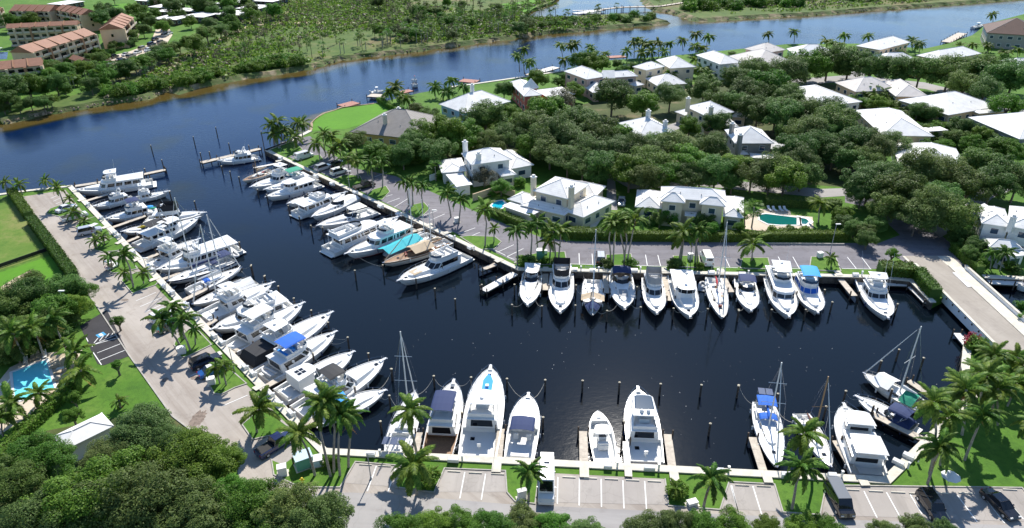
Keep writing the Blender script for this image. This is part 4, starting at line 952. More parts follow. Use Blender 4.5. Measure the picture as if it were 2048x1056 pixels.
# ---- west quay, from the channel to the near corner
BO['L1'] = motoryacht('long white motor yacht at the channel end of the west quay', z7(545, 140), z7(35, 195), group=GL, beam=5.2, fly=(.45, .63), roof=(.10, .66), hardtop=True, wins=4)
BO['L2b'] = sportfish('white sportfishing boat pointing out, second up the west quay', z7(385, 265), z7(648, 205), group=GL, tower=False)
BO['L2'] = flybridge('white cruiser nosed in beside the long motor yacht', z7(420, 245), z7(150, 305), group=GL, trunkc=True)
BO['L3'] = flybridge('white cruiser with navy bridge covers nosed into the west quay', z7(555, 320), z7(238, 385), group=GL, top='canvas_navy', beam=4.4)
BO['L4'] = flybridge('white cruiser with black bridge enclosure pointing out to the basin', z7(500, 395), z7(890, 345), group=GL, encl='canvas_black', beam=4.6)
BO['L5'] = express('small white boat carrying a yellow kayak by the west quay', z7(600, 430), z7(345, 470), group=GL, tc=.45, beam=3.6)
BO['L6'] = trawler('white trawler with dark aft canopy, stern to the west quay', z7(445, 565), z7(850, 375), group=GL, top='canvas_black', beam=4.7)
BO['L7'] = sportfish('white sportfishing boat with tall tower, stern to the west quay', z7(525, 690), z7(850, 520), group=GL, tower=True, beam=4.8)
BO['L8'] = motoryacht('largest white motor yacht with a row of dark windows on the west quay', z7(1105, 570), z7(575, 720), group=GL, beam=5.6, roof=(.04, .66), fly=(.50, .66), wins=6, up2=True)
BO['L9'] = sailboat('white sailboat with navy canvas and navy stripe on the west quay', z7(1075, 650), z7(640, 800), z7(680, 250)[1], .62, sail='canvas_navy', dodger='canvas_navy', bimini='canvas_navy', group=GL, beam=4.2, stripe='hull_navy', dinghy=True)
BO['L10'] = sailboat('white sailboat with small blue dodger, bow to the basin', r2(80, 195), r2(415, 45), z7(885, 360)[1], .62, dodger='canvas_blue', group=GL, beam=3.6)
BO['L11'] = sailboat('sailboat shrouded in a white cover on the west quay', r2(495, 130), r2(105, 275), z7(855, 430)[1], .62, sail=None, group=GL, beam=4.0, cover=(.05, .60, 'canvas_white'))
BO['L12'] = sportfish('white sportfishing boat with open cockpit, stern to the west quay', r2(170, 350), r2(605, 140), group=GL, beam=4.9, rig=False)
BO['L13'] = motoryacht('white motor yacht with wide bridge deck nosed into the west quay', r2(705, 265), r2(235, 425), group=GL, beam=5.2, roof=(.06, .60), fly=(.22, .58), wins=4)
BO['L14'] = flybridge('white cruiser with white bridge canopy beside the wide-bridged yacht', r2(335, 545), r2(795, 265), group=GL, beam=4.7, top='canvas_white', arch=True, sports=True)
BO['L15'] = sportfish('white convertible with black cockpit curtains and white hardtop', r2(425, 650), r2(970, 325), group=GL, beam=5.1, encl='vinyl', rig=False)
BO['L16'] = flybridge('white flybridge cruiser with bright blue bimini on the west quay', r2(540, 725), r2(995, 445), group=GL, top='canvas_blue', beam=4.7, seat='canvas_sky', tend=True, sports=True, bim_x=None)
BO['L17'] = express('white cruiser with canvas sides and four roof hatches', r2(655, 840), r2(1105, 570), group=GL, beam=4.6, hard='gelcoat', roofholes=4, encl='canvas_white', arch=False)
BO['L18'] = flybridge('sleek white yacht with dark sunroof panel near the corner palms', r2(765, 950), r2(1300, 615), group=GL, beam=5.0, sports=True, arch=True, encl=None, flyx=(.30, .52), top='canvas_black')
BO['L19'] = express('small white cruiser with sky blue bimini behind the corner palms', r2(890, 975), r2(1300, 810), group=GL, beam=3.9, top='canvas_sky', arch=False)
for nm_, x, w_ in (('L15', .02, None),):
    s = BO['L15']; L, B = s.L, s.B
    MB().loft([[(.5, -B * .40, s.fs), (.5, B * .40, s.fs), (L * .30, B * .40, s.sz(.3)), (L * .30, -B * .40, s.sz(.3))], [(1.5, -B * .33, s.fs + 1.5), (1.5, B * .33, s.fs + 1.5), (L * .30, B * .36, s.sz(.3) + 1.55), (L * .30, -B * .36, s.sz(.3) + 1.55)]]).build('cockpit_curtain', 'canvas_black', s.root)
s = BO['L5']; MB().loft([[(x, 1.0 + w_ * math.cos(a), 1.75 + w_ * math.sin(a)) for a in [k * 1.047 for k in range(6)]] for x, w_ in ((1.2, .03), (2.2, .24), (4.0, .24), (5.0, .03))]).build('kayak', 'yellow_plastic', s.root)
s = BO['L3']; MB().ball((s.L * .10, 0, 1.5), 1.1, .7, .4, 8, 4, 0).build('tender_cover', 'canvas_sky', s.root); MB().ball((s.L * .05, .9, 1.3), .9, .5, .35, 8, 4, 0).build('kayak_cover', 'canvas_green', s.root)
# ---- diagonal east quay
BO['R0'] = flybridge('white cruiser with dark sheer line moored at the T dock', z5(318, 258), z5(105, 280), group=GE, beam=4.3, name='motor_cruiser', boot='hull_navy')
BO['R1'] = sailboat('cluttered old brown boat beside the outermost finger pier', z5(400, 335), z5(235, 392), None, .5, mh=5.0, sail='canvas_tan', mcol='mastwood', deckm='teak', hull='gelcoat_cream', cabm='gelcoat_cream', jib=None, pile=5, group=GE, beam=3.4, spread=1)
BO['R2'] = sportfish('white convertible with tall bridge at the outer end of the diagonal quay', z5(560, 345), z5(285, 425), group=GE, beam=5.0, hard='gelcoat', tower=False)
BO['R3'] = flybridge('white boat with teal green top on the diagonal quay', z5(640, 375), z5(360, 440), group=GE, beam=4.4, top='canvas_green')
BO['R4'] = trawler('white pilothouse trawler with black side windows on the diagonal quay', z5(655, 405), z5(370, 480), group=GE, beam=4.5, mast=False)
BO['R5'] = express('low white cruiser tucked behind the aft-cabin yacht', z5(680, 470), z5(490, 518), group=GE, beam=3.8, arch=False)
BO['R6'] = motoryacht('white aft-cabin yacht, stern to the basin', z5(535, 575), z5(810, 455), group=GE, beam=4.9, roof=(.06, .62), fly=(.36, .58), wins=3)
BO['R7'] = express('white express cruiser with low windscreen on the diagonal quay', z5(860, 480), z5(625, 590), group=GE, beam=4.0, arch=False, cover='canvas_white')
BO['R8'] = express('white express cruiser with tan hardtop frame on the diagonal quay', z5(965, 555), z5(655, 640), group=GE, beam=4.3, hard='gelcoat_cream', arch=False)
BO['R9'] = motoryacht('white motor yacht, stern to the basin beside the classic yacht', z5(710, 775), z5(1105, 590), group=GE, beam=5.2, roof=(.08, .64), fly=(.10, .46), wins=5)
BO['R10'] = motoryacht('classic white motor yacht with long cream coach roof', z5(1195, 660), z5(815, 795), group=GE, beam=5.0, hull='gelcoat', roof=(.12, .56), fly=(.38, .52), wins=5, hardtop=True, boot='boot_red')
BO['R11'] = sailboat('sailboat under a bright turquoise cover on the diagonal quay', z5(1290, 690), z5(1015, 805), z5(1135, 435)[1], .40, sail=None, awning=[(.30, .98, 'canvas_teal')], group=GE, beam=3.8, jib=None, mizzen=.16)
BO['R12'] = sailboat('wooden ketch with tan awning next to the turquoise cover', z5(1385, 725), z5(1015, 850), z5(1270, 525)[1], .28, sail='canvas_tan', mcol='mastwhite', deckm='teak', hull='gelcoat_cream', cabm='teak', awning=[(.30, .60, 'canvas_tan')], pile=8, group=GE, beam=3.9, jib='canvas_tan', stripe='teak')
BO['R13'] = flybridge('sleek white flybridge yacht at the inner end of the diagonal quay', z5(1475, 800), z5(1105, 945), group=GE, beam=5.0, sports=True, arch=True, pad='canvas_tan', flyx=(.20, .52))
# ---- north quay, bows towards the basin
BO['U1'] = express('white cruiser with grey foredeck and hardtop, leftmost of the bow-out row', u6(355, 405), u6(308, 690), group=GN, beam=3.9, hard='gelcoat', arch=False, tc=.34)
BO['U2'] = flybridge('white flybridge boat with dark windscreen and foredeck seats', u6(590, 395), u6(575, 745), group=GN, beam=4.6, pad='canvas_white', house=(.14, .56), flyx=(.16, .46), encl='canvas_black', arch=False)
BO['U3'] = sailboat('white double-ended sailboat with tan awning and navy cockpit cover', u6(846, 485), u6(838, 775), None, .34, mh=12.8, sail=None, awning=[(.56, .72, 'canvas_tan')], cover=(.74, .93, 'canvas_navy'), cabin=(.34, .62), group=GN, beam=4.0)
BO['U4'] = express('white sport cruiser with navy bimini and grey foredeck pad', u6(1065, 405), u6(1105, 715), group=GN, beam=4.5, top='canvas_navy', pad='canvas_grey', tc=.36)
BO['U5'] = flybridge('white cruiser with grey flat bridge cover and black windscreen', u6(1325, 475), u6(1368, 755), group=GN, beam=4.1, arch=False, roofm='deck_grey', encl='canvas_grey', flyx=(.15, .48), house=(.12, .60))
BO['U6'] = trawler('white pilothouse yacht with mast and shaded side deck', u6(1550, 440), u6(1640, 785), group=GN, beam=4.8, pilot=(.50, .68))
BO['U7'] = sailboat('cream decked sailboat with red sail cover', u6(1830, 470), u6(1910, 800), None, .40, mh=14.5, sail='canvas_red', deckm='gelcoat_cream', group=GN, beam=3.7, spread=1, pile=3)
BO['U8'] = express('small white cruiser with square navy bimini', u7(232, 565), u7(270, 738), group=GN, beam=4.0, top='canvas_navy', arch=False)
BO['U9'] = motoryacht('white motor yacht with three dark windscreen panes and white hardtop', u7(395, 540), u7(470, 768), group=GN, beam=4.9, hardtop=True, fly=(.20, .48), roof=(.08, .56), wins=3)
BO['U10'] = flybridge('white cruiser with bright blue bimini and blue window covers', u7(540, 565), u7(622, 748), group=GN, beam=4.5, top='canvas_sky', arch=False, glass='canvas_blue', house=(.14, .58), flyx=(.16, .50))
BO['U11'] = sportfish('white sportfishing boat nearest the hedge by the bridge', u7(880, 570), u7(992, 775), group=GN, beam=4.8)
# ---- near quay
BO['B1'] = sailboat('white sailboat with tall mast and wide stern solar array', b3(255, 630), b3(365, 285), 662, .66, group=GS, beam=3.9, solar=3, sail='canvas_white', spread=2)
BO['B2'] = flybridge('white yacht with navy bimini and brown teak cockpit', b3(488, 645), b3(583, 228), group=GS, beam=4.5, arch=False, sole='teak', transom='teak', house=(.26, .66), flyx=(.28, .62), top='canvas_navy', sports=True, bim_x=None)
BO['B3'] = sportfish('big white sportfishing boat with blue tender cradle on its foredeck', b3(715, 655), b3(790, 150), group=GS, beam=5.5, transom='gelcoat', rig=True, swim=False)
BO['B4'] = express('white open cruiser with square navy sunshade by the finger pier', b3(950, 665), b3(1003, 303), group=GS, beam=4.3, top='canvas_navy', arch=False, tc=.46)
BO['B5'] = centre_console('white centre console boat with outboard engines', b4(375, 620), b4(318, 268), group=GS, beam=3.3, engines=4)
BO['B6'] = sportfish('white boat with dark roof panel and twin satellite domes', b4(648, 615), b4(588, 122), group=GS, beam=4.8, hard=None, rig=False)
BO['B7'] = sailboat('white sailboat with bright blue sail cover and stern solar panels', b5(195, 420), b5(265, 748), 726, .40, group=GS, sail='canvas_blue', dodger='canvas_blue', bimini='canvas_blue', solar=2, beam=3.8, spread=2)
BO['B8'] = sailboat('slim cream sailboat half hidden by the palm on the near quay', b5(385, 475), b5(540, 745), 754, .45, group=GS, beam=3.0, spread=1, deckm='gelcoat_cream', sail='canvas_brown', mcol='mastwood')
BO['B9'] = trawler('white trawler with big flat hardtops, stern to the near quay', b5(735, 785), b5(605, 428), group=GS, beam=4.9, mast=False, pilot=(.48, .68), saloon=(.14, .5), fs=1.3)
BO['B10'] = express('white runabout with navy covers beside the wooden finger pier', b5(960, 550), b5(672, 388), group=GS, beam=3.2, cover='canvas_navy', arch=False, top='canvas_navy', fs=.8, fb=1.2)
BO['B11'] = sailboat('grey and white sailboat with green cockpit cover under the right palms', b5(1015, 445), b5(702, 268), 652, .40, group=GS, beam=3.6, sail='canvas_white', awning=[(.50, .78, 'canvas_white')], cover=(.12, .32, 'canvas_green'), mcol='mastwhite', spread=1, hull='gelcoat_cream', pile=11)
# ---- one-off fittings
s = BO['B3']; L, B = s.L, s.B; zt = s.sz(.75) + .25
MB().prism([(L * .66, -.75), (L * .80, -.75), (L * .86, -.35), (L * .885, 0), (L * .86, .35), (L * .80, .75), (L * .66, .75)], zt, zt + .35).build('tender', 'canvas_sky', s.root)
MB().box((L * .72, 0, zt + .5), (.5, .5, .35)).build('tender_console', 'gelcoat', s.root)
for y in (.55, -.55): MB().cyl((L * .47, y, s.sz(.42) + 2.6), .05, .5, 6).cyl((L * .47, y, s.sz(.42) + 3.1), .28, .08, 10).build('bridge_chair', 'gelcoat', s.root)
s = BO['B6']; L, B = s.L, s.B; zf = s.sz(.42) + 3.4
s.slabtop('hardtop', L * .34, L * .66, B * .66, B * .56, L * .04, zf, .14); s.slabtop('roof_panel', L * .43, L * .64, B * .54, B * .48, .3, zf + .15, .04, 'glass_blue')
s.posts('hardtop_post', [((L * x, sg * B * .3, zf - 1.9), (L * x, sg * B * .28, zf)) for x in (.36, .6) for sg in (1, -1)], .05)
for y in (.45, -.45): s.dome(L * .39, zf + .14, y, .34)
for nm_, n_ in (('U6', 1),):
    s = BO[nm_]
s = BO['B9']; L, B = s.L, s.B; zr = s.sz(.4) + 3.0
s.slabtop('bridge_top', L * .44, L * .66, B * .70, B * .60, L * .03, zr, .1); s.slabtop('aft_top', L * .06, L * .34, B * .78, B * .74, .2, zr - .4, .1)
s.posts('top_post', [((L * x, sg * B * .35, s.fs), (L * x, sg * B * .35, zr - .4)) for x in (.07, .32) for sg in (1, -1)], .035, 'alu')
for s in BO.values(): fenders(s)
# loose dinghy lying beside the red-cover sailboat
d0 = at(1405, 573, .3); dr = empty('dinghy', (d0.x, d0.y, 0), R(75)); tag(dr, 'white dinghy floating beside the red-cover sailboat', 'dinghy')
b = MB(); b.tube([(-1.6, .65, .28), (.6, .65, .28), (1.3, .4, .34), (1.6, 0, .38), (1.3, -.4, .34), (.6, -.65, .28), (-1.6, -.65, .28)], .26, 8); b.build('tube', 'hypalon', dr, True)
MB().add([(-1.6, .6, .16), (.7, .6, .16), (1.4, 0, .2), (.7, -.6, .16), (-1.6, -.6, .16)], [(0, 1, 2, 3, 4)]).build('floor', 'deck_grey', dr); MB().box((-.4, 0, .4), (.3, 1.1, .06)).build('thwart', 'gelcoat', dr)

# ================================================================ DOCKS, PILINGS, DOCK BOXES, LINES
n1 = o_(960, 480, 5.868); n7 = o_(1400, 340, 2.64)
def finger(label, a, b, wd=1.0, z=1.0, m='dock', n=None):
    A = at(*a, LZ); Bq = at(*b, z); d = Bq - A; d.z = 0; L = d.length
    root = empty('finger_pier', (A.x, A.y, 0), math.atan2(d.y, d.x)); tag(root, label, 'pier', 'finger piers')
    k = max(2, int(L / 2.4)); seg = L / k
    for i in range(k): MB().box((seg * (i + .5), 0, z), (seg - .03, wd, .1)).build('deck_panel', m, root)
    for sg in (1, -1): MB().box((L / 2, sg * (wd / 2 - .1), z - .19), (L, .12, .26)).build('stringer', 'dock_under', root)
    kk = max(1, int(L / 4))
    for i in range(kk + 1):
        for sg in (1, -1):
            x = .25 + (L - .4) * i / kk; e = i == kk
            MB().cyl((x, sg * (wd / 2 + .12), -1.9), .13, 1.9 + z + (.95 if e else .15), 7).build('post', 'piling', root)
    MB().prism([(-1.6, -wd / 2 - .03), (.15, -wd / 2 - .03), (.15, wd / 2 + .03), (-1.6, wd / 2 + .03)], LZ + .225, LZ + .29).build('gangway', 'concrete', root)
    return root
for lab, a, b, w_ in [
    ('concrete finger pier right of the big sportfishing boat', b3(826, 700), b3(848, 500), 1.15), ('short finger pier beside the solar panel sailboat', b3(365, 640), b3(392, 520), .9),
    ('finger pier left of the centre console boat', b4(228, 665), b4(222, 410), 1.15), ('white finger pier between centre console and domed boat', b4(520, 660), b4(506, 478), .9),
    ('finger pier right of the boat with satellite domes', b4(825, 690), b4(785, 430), 1.1), ('finger pier beside the blue-cover sailboat', b4(1440, 700), b4(1352, 450), 1.1),
    ('finger pier left of the white trawler with flat hardtops', b5(685, 800), b5(562, 612), 1.1), ('weathered finger pier below the navy runabout', b5(1020, 600), b5(752, 480), 1.2), ('finger pier under the right palms beside the grey sailboat', b5(1090, 400), b5(930, 308), 1.1),
    ('outermost finger pier of the west quay', z7(100, 262), z7(400, 178), 1.1), ('finger pier beside the navy-covered cruiser on the west quay', z7(262, 440), z7(500, 368), 1.1), ('short finger pier by the dark-canopy trawler', z7(350, 540), z7(455, 505), 1.0),
    ('finger pier beside the towered sportfishing boat', z7(462, 655), z7(585, 618), 1.1), ('finger pier between largest yacht and navy sailboat', z7(580, 785), z7(800, 722), 1.0), ('finger pier beside the white-covered sailboat', z7(722, 925), z7(905, 848), 1.1),
    ('finger pier beside the open-cockpit sportfishing boat', r2(172, 405), r2(260, 370), 1.0), ('finger pier next to the black-curtained convertible', r2(285, 585), r2(485, 522), 1.1), ('finger pier below the blue-bimini flybridge cruiser', r2(550, 780), r2(725, 698), 1.1), ('finger pier nearest the corner palms', r2(780, 1030), r2(865, 985), 1.0),
    ('white finger pier near the T dock', z5(425, 290), z5(298, 322), 1.0), ('finger pier behind the classic motor yacht', z5(1255, 648), z5(1165, 680), 1.0), ('finger pier behind the wooden ketch', z5(1360, 690), z5(1280, 722), 1.0),
    ('short finger pier below the parking stones near the corner', n1(190, 262), n1(0, 355), 1.2),
    ('cluttered short pier right of the leftmost bow-out boat', u6(455, 425), u6(455, 575), 1.1), ('dark cluttered pier beside the tan-awning sailboat', u6(945, 420), u6(955, 600), 1.0), ('tan finger pier left of the shaded pilothouse yacht', u6(1425, 430), u6(1482, 662), 1.2), ('tan finger pier right of the red-cover sailboat', u6(1905, 440), u6(1978, 592), 1.1),
    ('finger pier right of the motor yacht with three dark panes', n7(455, 570), n7(492, 665), 1.0), ('finger pier left of the boat nearest the hedge', n7(738, 560), n7(815, 665), 1.2)]:
    finger(lab, a, b, w_, m='dock_white' if lab.startswith('white') else 'dock')
walkway('t_dock', 'long timber T dock at the tip of the diagonal quay', [(520, 297), (470, 309), (402, 325)], 1.8, 1.25, 'dock')
walkway('channel_dock', 'dark timber dock reaching into the channel past the long yacht', [(150, 372), (240, 358), (331, 339)], 1.5, 1.2, 'dock')
walkway('angled_dock', 'white angled dock at the inner corner of the diagonal quay', [(1030, 546), (967, 581)], 1.7, 1.1, 'dock_white')
# little private docks along the channel
for lab, pts, w_, m_ in [('small red timber dock off the bright lawn', [(682, 212), (712, 204)], 4.5, 'dock_red'), ('boat lift dock holding a small white boat', [(738, 190), (772, 192)], 4.0, 'dock'), ('red timber dock right of the boat lift', [(795, 186), (822, 180)], 3.5, 'dock_red'),
                         ('red dock with posts behind the date palms', [(922, 160), (955, 163)], 4.5, 'dock_red'), ('long white dock behind the coconut palms on the channel', [(1068, 146), (1112, 134)], 4.0, 'dock_white'), ('dark dock posts left of the white channel dock', [(1055, 150), (1078, 139)], 2.0, 'dock'),
                         ('dock beside the round grey roof house on the channel', [(1215, 114), (1250, 112)], 4.0, 'dock_red'), ('floating dock slab in the far lagoon', [(1150, 27), (1205, 19)], 5.0, 'dock_white'), ('private dock below the brown roof house', [(1892, 84), (1925, 66)], 4.0, 'dock')]:
    walkway('private_dock', lab, pts, w_, 1.1, m_)
walkway('footbridge', 'low boardwalk bridge crossing the far lagoon mouth', [(1205, 18), (1245, 14), (1320, 12), (1385, 2)], 2.5, 1.9, 'dock')
for k in range(4):
    p = at(1152 + k * 2, 20 + k * 5.5); MB().box((0, 0, .9), (16 - k * 1.0, 1.6, .35)).build('float', 'dock_white', loc=(p.x + 6, p.y, .1)); o = bpy.context.scene.collection.objects[-1]
    tag(o, f'{nth(k)} from the top of the white floats in the far lagoon', 'float', 'lagoon floats')

PILE = MB().cyl((0, 0, -2.2), .17, 4.5, 9, .15).mesh('piling', 'piling'); PCAP = MB().cyl((0, 0, 2.3), .19, .10, 9, .05).mesh('cap', 'pilecap')
def piles(desc, group, pts, ztop=2.35, sc=1.0):
    for i, p in enumerate(sorted(pts)):
        q = at(p[0], p[1], ztop); r = empty('mooring_piling', (q.x, q.y, 0)); tag(r, f'{nth(i)} from the left of the {desc}', 'piling', group)
        hgt = ztop / 2.35; clone(PILE, 'post', r, sc=(sc, sc, hgt)); clone(PCAP, 'cap', r, sc=(sc, sc, hgt))
piles('pilings standing off the near quay', 'pilings off the near quay', [b4(*p) for p in [(218, 68), (465, 80), (740, 90), (1013, 97), (1262, 98), (1072, 355), (495, 340)]] + [b3(*p) for p in [(230, 160), (470, 200), (680, 207), (882, 215), (1097, 222), (1085, 432), (220, 310), (170, 455), (628, 405)]])
piles('pilings by the right-hand boats', 'pilings by the right palms', [b5(*p) for p in [(70, 332), (615, 358), (795, 205), (885, 148), (1010, 190), (515, 437), (270, 372), (850, 350), (757, 432)]])
piles('pilings off the west quay boats', 'pilings off the west quay', [r2(*p) for p in [(557, 95), (737, 235), (640, 160), (845, 310), (950, 385), (1072, 478), (1200, 577), (470, 35), (1345, 675), (1115, 785), (855, 575)]] + [z7(*p) for p in [(655, 205), (520, 90), (1115, 540), (1195, 690), (1280, 765), (820, 270), (490, 55)]])
piles('pilings off the bow-out row', 'pilings off the bow-out row', [u6(*p) for p in [(200, 525), (180, 690), (705, 530), (700, 695), (1205, 545), (1235, 710), (425, 700), (960, 740), (1505, 720), (1785, 725), (2040, 740)]] + [n7(*p) for p in [(660, 630), (700, 695), (990, 640), (1045, 705), (205, 735), (380, 735), (560, 735), (845, 640)]])
piles('pilings off the diagonal quay', 'pilings off the diagonal quay', [z5(*p) for p in [(118, 310), (165, 340), (215, 370), (318, 440), (370, 470), (490, 530), (550, 590), (615, 640), (680, 650), (860, 890), (1015, 860), (1345, 860), (1200, 935), (1305, 990)]] + [(910, 597), n1(20, 520)])
piles('tall posts standing in the channel', 'channel posts', [(301, 290), (386, 273), (431, 254), (323, 319), (400, 305), (418, 303), (457, 286), (497, 290)], 3.4, .9)
piles('tall dark posts inside the T dock', 'T dock posts', [(522, 262)], 8.0, .8)

# dock boxes and power pedestals on the quay
DB = MB().loft([[(-.6, -.3, 0), (.6, -.3, 0), (.6, .3, 0), (-.6, .3, 0)], [(-.6, -.33, .42), (.6, -.33, .42), (.6, .33, .42), (-.6, .33, .42)], [(-.58, -.3, .5), (.58, -.3, .5), (.58, .22, .62), (-.58, .22, .62)]]).mesh('dock_box', 'gelcoat')
PED = MB().box((0, 0, .45), (.24, .24, .9)).box((0, 0, .95), (.32, .32, .12)).mesh('pedestal', 'gelcoat')
WA_ANG = {'west': R(-47.5), 'near': R(-5), 'diag': R(-45.8), 'north': R(-3)}
def boxes(desc, q, pts):
    for i, p in enumerate(sorted(pts)):
        c = at(p[0], p[1], LZ + .5); r = empty('dock_box', (c.x, c.y, LZ + .22), WA_ANG[q]); tag(r, f'{nth(i)} from the left of the {desc}', 'dock box', 'dock boxes on the quays')
        s_ = random.uniform(.85, 1.25); clone(DB, 'chest', r, sc=(s_, 1, 1)); clone(PED, 'power_pedestal', r, (1.2, .1, 0))
boxes('white dock boxes on the west quay', 'west', [z7(*p) for p in [(118, 290), (205, 380), (295, 478), (320, 498), (415, 605), (520, 700), (545, 722), (612, 828), (672, 870), (765, 950), (828, 1025)]] + [r2(*p) for p in [(130, 345), (240, 468), (290, 508), (432, 662), (482, 702), (590, 828), (642, 885), (718, 948)]])
boxes('dock boxes on the near quay', 'near', [b4(*p) for p in [(388, 640), (665, 652), (1130, 672)]] + [b3(*p) for p in [(118, 640), (580, 672)]] + [b5(*p) for p in [(308, 785), (545, 788)]])
boxes('dock boxes on the diagonal quay', 'diag', [z5(*p) for p in [(445, 268), (640, 368), (730, 410), (860, 458), (1000, 535), (1100, 580), (1395, 705), (1500, 765)]])
boxes('dock boxes on the bow-out quay', 'north', [u6(*p) for p in [(695, 405), (840, 412), (1182, 412), (1815, 428)]] + [n7(*p) for p in [(58, 542), (222, 548), (535, 552), (822, 552)]])
boxes('dock boxes on the slanting quay below the right palms', 'diag', [b5(*p) for p in [(880, 722), (932, 690)]])

# mooring lines: from each bow or stern cleat to a piling or the quay
def line_(label, a, b, sag=.7):
    ws = label.split()[:16]
    while ws[-1] in ('the', 'of', 'on', 'with', 'and', 'to', 'a', 'by', 'in', 'beside', 'behind', 'from', 'under', 'at', 'its', 'carrying'): ws.pop()
    label = ' '.join(ws)
    m_ = [a.lerp(b, i / 8) - Vector((0, 0, sag * 4 * (i / 8) * (1 - i / 8))) for i in range(9)]; o = a.copy(); o.z = 0
    ob = MB().tube([p - o for p in m_], .028, 4).build('mooring_line', 'rope', loc=o); tag(ob, label, 'rope', 'mooring lines')
def bp(s, t, sg, dz=.05):
    x = t * s.L; y = sg * s.hb(t) * .92; return s.o + Vector((math.cos(s.rz) * x - math.sin(s.rz) * y, math.sin(s.rz) * x + math.cos(s.rz) * y, s.sz(t) + dz))
TO = {'B4': [(b3(882, 225), .93, 1), (b3(1097, 232), .93, -1)], 'B2': [(b3(680, 215), .93, -1), (b3(470, 210), .9, 1)], 'B1': [(b3(470, 208), .93, -1), (b3(225, 320), .7, 1)], 'B7': [(b4(1262, 108), .05, -1), (b5(345, 520), .05, 1)],
      'L16': [(r2(1072, 488), .9, 1), (r2(1072, 492), .82, -1)], 'L19': [(r2(1345, 690), .93, 1), (r2(1330, 850), .9, -1)], 'U1': [(u6(180, 700), .93, -1), (u6(425, 705), .85, 1)], 'U3': [(u6(705, 560), .4, -1), (u6(960, 745), .9, 1)], 'U4': [(u6(960, 745), .9, -1), (u6(1235, 712), .9, 1)],
      'U6': [(u6(1505, 725), .9, -1), (u6(1785, 728), .85, 1)], 'U8': [(n7(205, 735), .9, -1)], 'U9': [(n7(380, 738), .9, -1)], 'U10': [(n7(560, 738), .9, -1)], 'U11': [(n7(845, 650), .85, -1), (n7(1045, 710), .93, 1)], 'R10': [(z5(1015, 870), .95, 1)], 'R8': [(z5(615, 645), .95, -1)], 'B10': [(b5(615, 370), .95, 1)], 'B9': [(b5(515, 445), .9, 1)],
      'L10': [(z7(1195, 692), .95, 1)], 'L9': [(z7(1115, 545), .1, -1)], 'R13': [(z5(1200, 940), .9, 1)]}
for k, ls in TO.items():
    d = BO[k].root['label']
    for i, (p, t, sg) in enumerate(ls): line_(f"{'second' if i else 'one'} sagging line of the {d}", bp(BO[k], t, sg), at(*p, 1.9), .6)
# quay-side lines of the west quay boats: bow or stern to the wall
for k in ('L2', 'L3', 'L6', 'L8', 'L9', 'L12', 'L14', 'L16', 'L18'):
    s = BO[k]; wa, wb = at(143, 372), at(652, 900); dw = (wb - wa).normalized()
    for sg in (1, -1):
        e = bp(s, .96 if (bp(s, 1, 0) - wa).cross(dw).length < (bp(s, 0, 0) - wa).cross(dw).length else .02, sg); t = (e - wa).dot(dw); q = wa + dw * (t + sg * 1.5); q.z = LZ + .25
        line_(f"{'left' if sg > 0 else 'right'} quay line of the {s.root['label']}", e, q, .25)

# ================================================================ HOUSES
def tilemat(name, rgb, dark, step=.24, rough=.7):
    m = bpy.data.materials.new(name); m.use_nodes = True; n = m.node_tree.nodes; l = m.node_tree.links; p = n['Principled BSDF']; p.inputs['Roughness'].default_value = rough; p.inputs['Specular IOR Level'].default_value = .3
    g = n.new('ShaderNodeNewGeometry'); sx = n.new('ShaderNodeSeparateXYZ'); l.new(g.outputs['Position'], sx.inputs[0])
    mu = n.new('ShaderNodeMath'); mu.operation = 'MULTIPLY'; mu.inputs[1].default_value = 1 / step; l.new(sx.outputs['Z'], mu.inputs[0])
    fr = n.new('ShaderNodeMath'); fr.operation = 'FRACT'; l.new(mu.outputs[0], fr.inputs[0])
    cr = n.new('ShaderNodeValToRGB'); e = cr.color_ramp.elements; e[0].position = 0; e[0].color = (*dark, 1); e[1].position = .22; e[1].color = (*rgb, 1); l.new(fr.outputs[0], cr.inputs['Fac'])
    no = n.new('ShaderNodeTexNoise'); no.inputs['Scale'].default_value = .6; no.inputs['Detail'].default_value = 6; l.new(g.outputs['Position'], no.inputs['Vector'])
    mr = n.new('ShaderNodeMapRange'); mr.inputs['From Min'].default_value = .3; mr.inputs['From Max'].default_value = .7; mr.inputs['To Min'].default_value = .86; mr.inputs['To Max'].default_value = 1.04; l.new(no.outputs['Fac'], mr.inputs['Value'])
    mx = n.new('ShaderNodeMix'); mx.data_type = 'RGBA'; mx.blend_type = 'MULTIPLY'; mx.inputs[0].default_value = 1; l.new(cr.outputs['Color'], mx.inputs[6]); l.new(mr.outputs[0], mx.inputs[7]); l.new(mx.outputs[2], p.inputs['Base Color'])
    bu = n.new('ShaderNodeBump'); bu.inputs['Strength'].default_value = .5; bu.inputs['Distance'].default_value = .06; l.new(fr.outputs[0], bu.inputs['Height']); l.new(bu.outputs['Normal'], p.inputs['Normal'])
    MATS[name] = m
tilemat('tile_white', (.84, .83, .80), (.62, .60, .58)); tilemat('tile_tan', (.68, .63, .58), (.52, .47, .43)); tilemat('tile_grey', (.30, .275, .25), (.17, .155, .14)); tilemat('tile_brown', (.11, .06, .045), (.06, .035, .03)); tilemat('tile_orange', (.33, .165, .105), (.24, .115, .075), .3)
mat('wall_cream', (.66, .58, .43), .9, var=.06, vscale=.5); mat('wall_white', (.72, .72, .69), .9, var=.05, vscale=.5); mat('wall_pink', (.60, .42, .35), .9, var=.06, vscale=.5); mat('wall_coral', (.52, .13, .10), .9, var=.08, vscale=.5)
